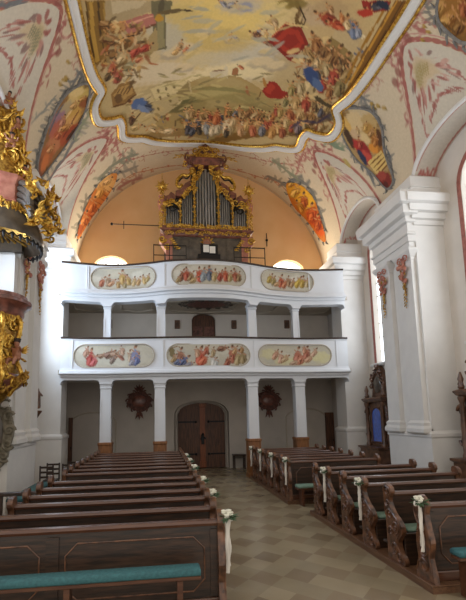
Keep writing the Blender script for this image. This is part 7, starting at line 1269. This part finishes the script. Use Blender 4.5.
for x in (-4.1, -3.25, -2.42): MB().box(x-.03, x+.03, 9.57, 9.63, 0, .74).build('post', M['wood'], t)
MB().box(-4.2, -2.35, 9.58, 9.62, .3, .36).build('rail', M['wood'], t)

# wedding bouquets with ribbons, hung on the pew ends
def bouquet(name, label, rl, size=1.):
    t = thing(name, (0, 0, 0), label, 'bouquet', 'white flower bouquets with ribbons on the pew ends'); r = random.Random(3)
    b = MB()
    for k in range(11):
        a = r.uniform(0, 6.28); q = r.uniform(0, .07); c = (q*math.cos(a)*size, q*math.sin(a)*.8*size, (r.uniform(-.03, .07))*size)
        b.sph(c, .034*size, (1, 1, .8), 8, 5)
        for j in range(5): b.sph((c[0]+.024*size*math.cos(j*1.26), c[1]+.024*size*math.sin(j*1.26), c[2]+.008), .019*size, (1, 1, .6), 6, 4)
    b.build('flowers', M['petal'], t)
    b = MB()
    for k in range(22):
        a = r.uniform(0, 6.28); b.leaf((.04*size*math.cos(a), .04*size*math.sin(a), -.02*size), (math.cos(a), math.sin(a), r.uniform(-.6, .6)), r.uniform(.09, .15)*size, .05*size, (0, 0, 1))
    b.build('leaves', M['leaf'], t)
    b = MB()
    for s in (-1, 1):
        pts = [(s*.012+.01*math.sin(k*1.1+s), s*.02+.006*math.sin(k*.9), -.02-rl*(1-.1*(s > 0))*k/10) for k in range(11)]
        b.tube(pts, [.012]+[.024]*9+[.028], 8, True, .25)
    for s in (-1, 1): b.tube(catmull([(0, 0, -.03), (s*.05, .02, .0), (s*.07, 0, -.05), (0, 0, -.05)], 4), .012, 6, True, .4)
    b.build('ribbon', M['ribbon'], t)
    return t
B1 = bouquet('flower_bouquet', 'white bouquet with a long ribbon on the nearest right pew front', .62, .85); B1.location = (RX0-.08, 5.48, 1.12)
BR = [(RX0-.09, 8.83, 'white bouquet with a ribbon on the fourth pew end of the right front block'),
      (RX0-.09, 7.23, 'white bouquet with a ribbon on the second pew end of the right front block'),
      (RX0-.24, 11.13, 'white bouquet with a long ribbon on the pew front beyond the right cross aisle'),
      (RX0-.24, 12.58, 'white bouquet with a ribbon on the second pew end of the right rear block'),
      (RX0-.24, 14.03, 'small white bouquet on the fourth pew end of the right rear block'),
      (RX0-.24, 15.43, 'small white bouquet on the last pew end of the right rear block')]
for x, y, l in BR: dup(B1, (x, y, 1.12), l)
for y, l in [(5.22, 'white bouquet with a long ribbon hanging over the aisle from the nearest left pew front'), (6.72, 'white bouquet on the second pew end of the left front block'), (8.17, 'white bouquet on the fourth pew end of the left front block'),
             (10.18, 'white bouquet on the left pew front after the gap'), (11.72, 'white bouquet on the second pew end of the left rear block'), (13.28, 'white bouquet on the fourth pew end of the left rear block')]:
    dup(B1, (LX1+.09, y, 1.12), l)

# ------------------------------------------------------------------ side altars on the right
def altar(cx_, yc, label, blue=True):
    """stands against the right outer wall, faces the nave (-x)"""
    t = thing('side_altar', (8.1, yc, 0), label, 'altar', 'side altars on the right wall'); x = 8.42
    MB().moulding(x-.75, x, yc-.75, yc+.75, [(0, 0), (0, .1), (-.04, .14), (-.04, .95), (.02, 1.0), (.02, 1.06)]).build('altar_table', M['altar'], t, 30)
    MB().box(x-.3, x, yc-.6, yc+.6, 1.06, 2.75, .01).build('shrine_case', M['altar'], t)
    for s in (-1, 1):
        b = MB(); b.lathe((x-.4, yc+s*.58, 0), [(.1, 1.06), (.1, 1.12), (.07, 1.2), (.075, 1.8), (.06, 2.5), (.1, 2.62), (.1, 2.68)], 12); b.build('column', M['altar'], t)
        b = MB(); b.scroll((x-.3, yc+s*.75, 2.3), .17, 'yz', 1.3, s, .05); b.scroll((x-.3, yc+s*.75, 1.5), .16, 'yz', 1.3, -s, .05); b.tube([(x-.3, yc+s*.72, 1.3), (x-.3, yc+s*.76, 1.9), (x-.3, yc+s*.7, 2.5)], .06, 6); b.build('side_scroll', M['carve'], t)
        b = MB(); b.lathe((x-.35, yc+s*.62, 2.85), [(.05, 0), (.09, .08), (.05, .2), (.08, .3), (.02, .5)], 10); b.scroll((x-.35, yc+s*.62, 3.0), .1, 'yz', 1.2, s, .03); b.build('finial', M['altar'], t)
    MB().moulding(x-.42, x, yc-.66, yc+.66, [(0, 2.68), (.05, 2.72), (.1, 2.8), (.1, 2.84), (.0, 2.88)]).build('cornice', M['altar'], t, 30)
    b = MB(); b.prism([(yc-.5, 2.86), (yc-.42, 3.2), (yc-.5, 3.5), (yc-.3, 3.8), (yc-.12, 4.0), (yc, 4.1), (yc+.12, 4.0), (yc+.3, 3.8), (yc+.5, 3.5), (yc+.42, 3.2), (yc+.5, 2.86)], 0, x-.2, x); b.build('upper_frame', M['altar'], t, 30)
    b = MB()
    for k in range(9):
        a = PI*k/8; b.scroll((x-.24, yc+.42*math.cos(a), 3.35+.5*math.sin(a)), .12, 'yz', 1.2, 1 if k % 2 else -1, .035, a)
    for k in range(5): b.leaf((x-.22, yc, 3.95), (0, (k-2)*.5, 1), .25, .1, (-1, 0, 0))
    b.build('carved_border', M['carve'], t)
    b = MB(); b.sph((x-.22, yc, 3.35), 1, (.05, .26, .32), 16, 8); b.build('oval_picture', M['brown'], t)
    pl = [(yc-.36, 1.2), (yc+.36, 1.2)]+[(yc+.36*math.cos(a), 2.2+.3*math.sin(a)) for a in np.linspace(0, PI, 13)]
    MB().prism(pl, 0, x-.33, x-.29).build('glass_front', M['blue' if blue else 'brown'], t)
    b = MB(); p3 = [(x-.34, p, q) for p, q in pl]; b.tube(p3+[p3[0]], .035, 6); b.build('glass_frame', M['carve'], t)
    # narrow side niche facing the camera
    b = MB(); b.box(x-.24, x-.05, yc-.61, yc-.595, 1.3, 2.4); b.build('side_panel', M['blue' if blue else 'brown'], t, 0)
    b = MB(); pp = [(x-.26, yc-.615, 1.28), (x-.03, yc-.615, 1.28), (x-.03, yc-.615, 2.42), (x-.26, yc-.615, 2.42), (x-.26, yc-.615, 1.28)]; b.tube(pp, .025, 6); b.build('side_frame', M['carve'], t)
    return t
altar(8.1, 15.3, 'dark carved side altar with a blue glass shrine beneath the far right window')
altar(8.1, 9.95, 'dark carved side altar cut off by the right edge of the photo', False)

# ------------------------------------------------------------------ left side: epitaph, wall figure
t = thing('stone_epitaph', (-4.05, 11.2, 1.0), 'grey carved stone oval epitaph at the left edge on the pillar', 'epitaph'); yE = 11.19
b = MB(); ol = [(-3.98+.42*math.cos(a)*(1+.06*math.cos(7*a)), 2.05+.98*math.sin(a)) for a in np.linspace(0, 2*PI, 45)[:-1]]; b.prism(ol, 1, yE-.14, yE); b.build('slab', M['stone'], t, 30)
b = MB()
for a in np.linspace(0, 2*PI, 17)[:-1]: b.scroll((-3.98+.36*math.cos(a), yE-.16, 2.05+.86*math.sin(a)), .14, 'xz', 1.3, 1 if a < PI else -1, .045, a)
for k in range(5): b.leaf((-3.98, yE-.16, 2.9), ((k-2)*.4, 0, 1), .35, .16)
b.build('carved_border', M['stone'], t)
MB().sph((-3.98, yE-.14, 2.0), 1, (.22, .05, .55), 16, 8).build('inscription_field', M['brown'], t)

def skin_figure(name, joints, edges, m, parent, sub=1):
    """one continuous body grown over a skeleton: joints (x, y, z, r)"""
    me = bpy.data.meshes.new(name); me.from_pydata([j[:3] for j in joints], edges, [])
    o = bpy.data.objects.new(name, me); COL.objects.link(o)
    o.modifiers.new('skin', 'SKIN'); sv = me.skin_vertices
    if not sv:
        bm = bmesh.new(); bm.from_mesh(me); bm.verts.layers.skin.verify(); bm.to_mesh(me); bm.free(); sv = me.skin_vertices
    for i, j in enumerate(joints): sv[0].data[i].radius = (j[3], j[3]); sv[0].data[i].use_root = (i == 0)
    ss = o.modifiers.new('ss', 'SUBSURF'); ss.levels = sub; ss.render_levels = sub
    dg = bpy.context.evaluated_depsgraph_get(); ev = bpy.data.meshes.new_from_object(o.evaluated_get(dg))
    o.modifiers.clear(); o.data = ev; ev.shade_smooth(); ev.materials.clear(); ev.materials.append(m); o.name = name
    if parent: o.parent = parent
    return o
PJ = [(0, 0, .1, .085), (0, 0, .2, .085), (0, .01, .3, .08), (0, 0, .36, .035), (0, -.01, .41, .06), (0, -.015, .49, .075), (0, -.01, .55, .05),
      (.09, 0, .32, .04), (.17, -.05, .27, .035), (.2, -.14, .33, .028), (.21, -.18, .36, .026),
      (-.09, 0, .32, .04), (-.17, .0, .36, .035), (-.22, -.06, .45, .028), (-.23, -.09, .49, .026),
      (.07, -.03, .08, .06), (.1, -.17, .1, .055), (.1, -.2, -.04, .04), (.11, -.25, -.08, .03),
      (-.07, -.03, .08, .06), (-.12, -.16, .06, .055), (-.14, -.17, -.08, .04), (-.15, -.22, -.12, .03)]
PE = [(0, 1), (1, 2), (2, 3), (3, 4), (4, 5), (5, 6), (2, 7), (7, 8), (8, 9), (9, 10), (2, 11), (11, 12), (12, 13), (13, 14), (0, 15), (15, 16), (16, 17), (17, 18), (0, 19), (19, 20), (20, 21), (21, 22)]
def putto(parent, loc, rz, sc=1., src=None):
    if src is None:
        body = skin_figure('putto', PJ, PE, M['skin'], parent)
        h = MB(); h.sph((0, .012, .515), .083, (1, 1, .85), 12, 8); 
        for k in range(9): h.sph((.06*math.cos(k*.7), .02+.05*math.sin(k*.7), .55), .03)
        h.build('hair', M['hair'], None).parent = body; hh = body.children[0]; hh.location = (0, 0, .455)
        d = MB(); d.tube(catmull([(.1, -.08, .12), (0, -.1, .1), (-.1, -.06, .14), (-.12, .08, .16), (.02, .1, .12), (.2, .06, .02)], 5), .04, 8, True, .6)
        dd = d.build('drapery', M['gold'], None); off = dd.location.copy(); dd.parent = body
        w = MB()
        for s in (-1, 1):
            for k in range(5): w.leaf((s*.04, .07, .28), (s*1, .4, .9-k*.35), .26-.02*k, .07, (0, 1, 0))
        ww = w.build('wings', M['gold'], None); ww.parent = body
    else: body = copy_tree(src); body.parent = parent
    body.location = Vector(loc)-parent.location; body.rotation_euler.z = rz; body.scale = (sc,)*3
    return body

# wall figure on the left wall behind the pillar
t = thing('wall_figure', (-3.75, 13.9, 2.5), 'small dark carved figure on a bracket behind the left pillar', 'sculpture')
b = MB(); b.lathe((-3.72, 13.75, 2.35), [(.02, 0), (.08, .1), (.14, .18), (.14, .22)], 10); b.box(-4.55, -3.7, 13.72, 13.78, 2.42, 2.47); b.build('bracket', M['altar'], t)
skin_figure('figure_body', [(.03, -.15, .3, .1), (.03, -.15, .5, .09), (.03, -.15, .62, .08), (.03, -.15, .69, .035), (.03, -.15, .76, .055), (.03, -.15, .12, .13), (.12, -.2, .58, .035), (.2, -.25, .5, .03), (-.06, -.2, .58, .035), (-.12, -.28, .52, .03)], [(0, 1), (1, 2), (2, 3), (3, 4), (0, 5), (2, 6), (6, 7), (2, 8), (8, 9)], M['altar'], t)

# ------------------------------------------------------------------ pulpit
PX, PY = -3.92, 10.45
pul = thing('pulpit', (PX, PY, 2.5), 'gilded pulpit with red marble mouldings and putti on the left pillar', 'pulpit')
def ring(prof, name, m, n=28, sx=1., ang=50, par=pul): return MB().lathe((PX, PY, 0), prof, n, sx=sx).build(name, M[m], par, ang)
ring([(.02, 2.35), (.12, 2.42), (.1, 2.5), (.22, 2.66), (.38, 2.8), (.5, 2.95)], 'lower_bulb', 'gold2')
ring([(.5, 2.95), (.62, 3.02), (.72, 3.1), (.74, 3.2), (.66, 3.28), (.62, 3.36)], 'base_moulding', 'pink')
ring([(.62, 3.36), (.66, 3.5), (.6, 3.7), (.6, 4.5), (.66, 4.72)], 'basket', 'gold2')
ring([(.66, 4.7), (.7, 4.76), (.7, 4.86), (.78, 4.95), (.86, 5.0), (.86, 5.08), (.76, 5.12), (.76, 5.2), (.62, 5.22)], 'rim', 'pink')
q = random.Random(4)
b = MB()
for k in range(70):
    a = q.uniform(-PI, 0)+q.uniform(-.2, .7); z = q.uniform(3.1, 4.75); r_ = .63 if z > 3.4 else .74
    c = (PX+r_*math.cos(a), PY+r_*math.sin(a), z)
    pts = [];
    tt = q.choice((-1, 1)); R0 = q.uniform(.08, .15)
    for i in range(14):
        th = tt*i*.5; rr = R0*(1-i*.055); u, w = rr*math.cos(th), rr*math.sin(th)
        pts.append((c[0]-u*math.sin(a), c[1]+u*math.cos(a), c[2]+w))
    b.tube(pts, .025, 6); b.leaf(c, (-math.sin(a)*q.uniform(-1, 1), math.cos(a), q.uniform(-1, 1)), .16, .07, (math.cos(a), math.sin(a), 0))
b.build('gilt_relief', M['gold'], pul)
for a in (-2.3, -1.6, -.9, -.25):
    b = MB(); pts = catmull([(PX+r_*math.cos(a), PY+r_*math.sin(a), z) for r_, z in [(.64, 4.7), (.74, 4.5), (.68, 4.1), (.66, 3.7), (.8, 3.35), (.78, 3.15), (.62, 3.0), (.5, 2.85)]], 5)
    b.tube(pts, [.05]*len(pts), 8); b.build('corner_volute', M['gold'], pul)
# foliage bracket sweeping out at the lower right
b = MB()
for k in range(46):
    t_ = k/45; x = PX+.35+.55*t_; y = PY-.35+.15*t_; z = 3.0+.28*t_
    b.leaf((x+q.uniform(-.08, .08), y+q.uniform(-.1, .1), z+q.uniform(-.1, .1)), (q.uniform(-1, 1), q.uniform(-1, .3), q.uniform(-1, 1)), .18, .08)
    if k % 5 == 0: b.scroll((x, y-.05, z), .1, 'xz', 1.3, 1, .03, k)
b.build('gilt_foliage', M['gold2'], pul)
P0 = putto(pul, (PX+.68, PY-.28, 3.6), -.4, .95)
putto(pul, (PX+.3, PY-.68, 4.0), 0., .8, P0)
for p_ in list(pul.children):
    pass
# sounding board above
can = thing('pulpit_canopy', (PX, 10.6, 6.4), 'gilded sounding board with tassels and putti above the pulpit', 'canopy')
def ring2(prof, name, m, n=28, ang=50, par=can): return MB().lathe((PX, 10.6, 0), prof, n).build(name, M[m], par, ang)
ring2([(.02, 7.0), (.5, 6.95), (1.0, 6.62), (1.04, 6.6), (1.05, 6.7), (.98, 6.95), (.84, 7.25), (.7, 7.36)], 'dark_hood', 'brown')
ring2([(.68, 7.34), (.74, 7.36), (.8, 7.42), (.76, 7.48), (.72, 7.52), (.72, 7.86), (.78, 7.94), (.84, 8.0), (.84, 8.08), (.7, 8.12)], 'marble_cornice', 'pinkl', 8, 12)
ring2([(.66, 8.1), (.6, 8.4), (.45, 8.9), (.35, 9.4), (.3, 9.9), (.15, 10.4), (.05, 10.6)], 'dome', 'gold2')
b = MB()
for k in range(22):
    a = k*2*PI/22; b.tube([(PX+.05*math.cos(a), 10.6+.05*math.sin(a), 6.98), (PX+.75*math.cos(a), 10.6+.75*math.sin(a), 6.76)], [.02, .035], 6)
b.sph((PX, 10.6, 6.96), .16, (1, 1, .5)); b.build('gilt_rays', M['gold2'], can)
b = MB()
for k in range(34):
    a = k*2*PI/34; c = (PX+1.0*math.cos(a), 10.6+1.0*math.sin(a), 6.54)
    b.sph((c[0], c[1], 6.5), .04, (1, 1, 1.2), 8, 5); b.tube([(c[0], c[1], 6.47), (c[0], c[1], 6.4)], [.035, .01], 8)
    d_ = a+PI/34; b.tube([(PX+1.0*math.cos(a), 10.6+1.0*math.sin(a), 6.56), (PX+1.0*math.cos(d_), 10.6+1.0*math.sin(d_), 6.48), (PX+1.0*math.cos(a+2*PI/34), 10.6+1.0*math.sin(a+2*PI/34), 6.56)], .018, 5)
b.build('tassel_fringe', M['black'], can)
b = MB()
for k in range(90):
    a = q.uniform(-PI, .8); z = q.choice((7.36, 7.3, 7.3, 7.2)); r_ = .84
    c = (PX+r_*math.cos(a), 10.6+r_*math.sin(a), z+q.uniform(-.08, .05)); b.leaf(c, (-math.sin(a)*q.uniform(-1, 1), math.cos(a)*q.uniform(-1, 1), -1), .2, .1, (math.cos(a), math.sin(a), 0)); b.sph(c, .045, n=6, m=4)
b.build('gilt_lambrequin', M['gold'], can)
# crest of gilded scrolls and rays climbing to a point
b = MB()
for k in range(150):
    t_ = q.random(); rr = (1-t_)*.55+.16; a = q.uniform(-PI, .9); z = 7.85+3.2*t_
    c = (PX+rr*math.cos(a), 10.6+rr*math.sin(a)*.8, z)
    if k % 2: b.scroll(c, q.uniform(.1, .2), q.choice(('xz', 'yz')), 1.4, q.choice((-1, 1)), .04, q.uniform(0, 6))
    else: b.leaf(c, (q.uniform(-1, 1), q.uniform(-1, 1), q.uniform(.2, 1.2)), q.uniform(.2, .38), .13)
b.build('gilt_crest', M['gold'], can)
b = MB()
for k in range(18):
    a = k*2*PI/18; b.leaf((PX, 10.4, 11.2), (math.cos(a), -.1, math.sin(a)), .6 if k % 2 else .42, .1)
b.sph((PX, 10.38, 11.2), .2); b.build('gilt_glory', M['gold'], can)
# dark stepped ribs sweeping from the canopy edge, with gilded sprays on their tips
for a in (-.62, -.22, .2):
    for dz in (0, .16, .32, .48):
        b = MB(); pts = catmull([(PX+r_*math.cos(a), 10.6+r_*math.sin(a), z+dz) for r_, z in [(.72, 7.5), (.9, 7.4), (1.08, 7.2), (1.2-dz*.2, 6.95)]], 4)
        b.tube(pts, .075, 8); b.build('dark_rib', M['brown'], can)
    b = MB()
    for k in range(22):
        t_ = q.random(); c = (PX+(1.15+.15*t_+q.uniform(-.1, .1))*math.cos(a), 10.6+1.2*math.sin(a)+q.uniform(-.1, .1), 8.1-t_*1.3)
        b.leaf(c, (q.uniform(-1, 1), q.uniform(-1, 0), q.uniform(-.6, 1.2)), .26, .12)
        if k % 3 == 0: b.scroll(c, .1, 'xz', 1.3, 1, .035, k)
    b.build('gilt_spray', M['gold'], can)
for x, y, z, rz, sc in [(.62, -.2, 8.2, -.3, .62), (.4, -.5, 8.8, .2, .7), (.45, -.3, 9.4, -.6, .65), (.25, -.4, 10.0, .3, .65), (.25, -.2, 10.6, 0, .6)]:
    putto(can, (PX+x, 10.6+y, z), rz, sc, P0)
# stem carrying the pulpit back to the pillar, and its back board
MB().box(PX-.45, PX+.28, 11.0, 11.26, 2.6, 6.5, .03).build('back_board', M['stucco'], pul)
MB().box(PX-.4, PX+.4, 11.1, 11.3, 6.6, 7.8, .03).build('wall_mount', M['brown'], can)
MB().tube([(PX, PY, 2.45), (PX, PY+.3, 2.2), (PX, 11.2, 1.9)], [.12, .1, .08], 10).build('stem', M['gold2'], pul)

# ------------------------------------------------------------------ light and camera
w = bpy.data.worlds.new('sky'); bpy.context.scene.world = w; w.use_nodes = True
bg = w.node_tree.nodes['Background']; bg.inputs[0].default_value = (1., .93, .84, 1); bg.inputs[1].default_value = 1.05
def area(name, loc, rot, sx, sy, p, col):
    l = bpy.data.lights.new(name, 'AREA'); l.shape = 'RECTANGLE'; l.size = sx; l.size_y = sy; l.energy = p; l.color = col
    o = bpy.data.objects.new(name, l); COL.objects.link(o); o.location = loc; o.rotation_euler = rot; return o
# daylight entering the nave through its side windows
for y0, y1 in WY:
    area('window_daylight', (8.35, (y0+y1)/2, 6.6), (0, PI/2, 0), 4.2, y1-y0, 45, (.85, .92, 1.)) 
    area('window_daylight', (-4.42, (y0+y1)/2, 6.6), (0, -PI/2, 0), 4.2, y1-y0, 190, (.64, .8, 1.))
for x_ in (-2.15, 6.1):
    area('west_window_daylight', (x_, YB-.1, 8.8), (-PI/2, 0, 0), 1.6, 1.6, 110, (1., .9, .74))
sc = bpy.context.scene
cam = bpy.data.cameras.new('camera'); co = bpy.data.objects.new('camera', cam); COL.objects.link(co); sc.camera = co
Mx = Matrix(((0.99114757, 0.00314461, -0.13272753), (-0.1311725, -0.1311725, -0.98264314), (-0.02050023, 0.99135457, -0.12959882)))
# rows of Mx: world axes in camera coordinates -> camera axes in the world are its columns
Rm = Matrix(((Mx[0][0], Mx[0][1], Mx[0][2]), (Mx[1][0], Mx[1][1], Mx[1][2]), (Mx[2][0], Mx[2][1], Mx[2][2])))
co.matrix_world = Matrix.Translation((0, 0, 2.3)) @ Rm.to_4x4()
cam.sensor_width = 36; cam.lens = 427/600*36; cam.shift_x = 16/600; cam.shift_y = 60/600; cam.clip_start = .05
sc.view_settings.view_transform = 'Standard'; sc.view_settings.look = 'None'; sc.view_settings.gamma = 1; sc.view_settings.use_curve_mapping = False
sc.view_settings.exposure = .12
sc.cycles.use_denoising = True
sc.cycles.max_bounces = 8; sc.cycles.diffuse_bounces = 5
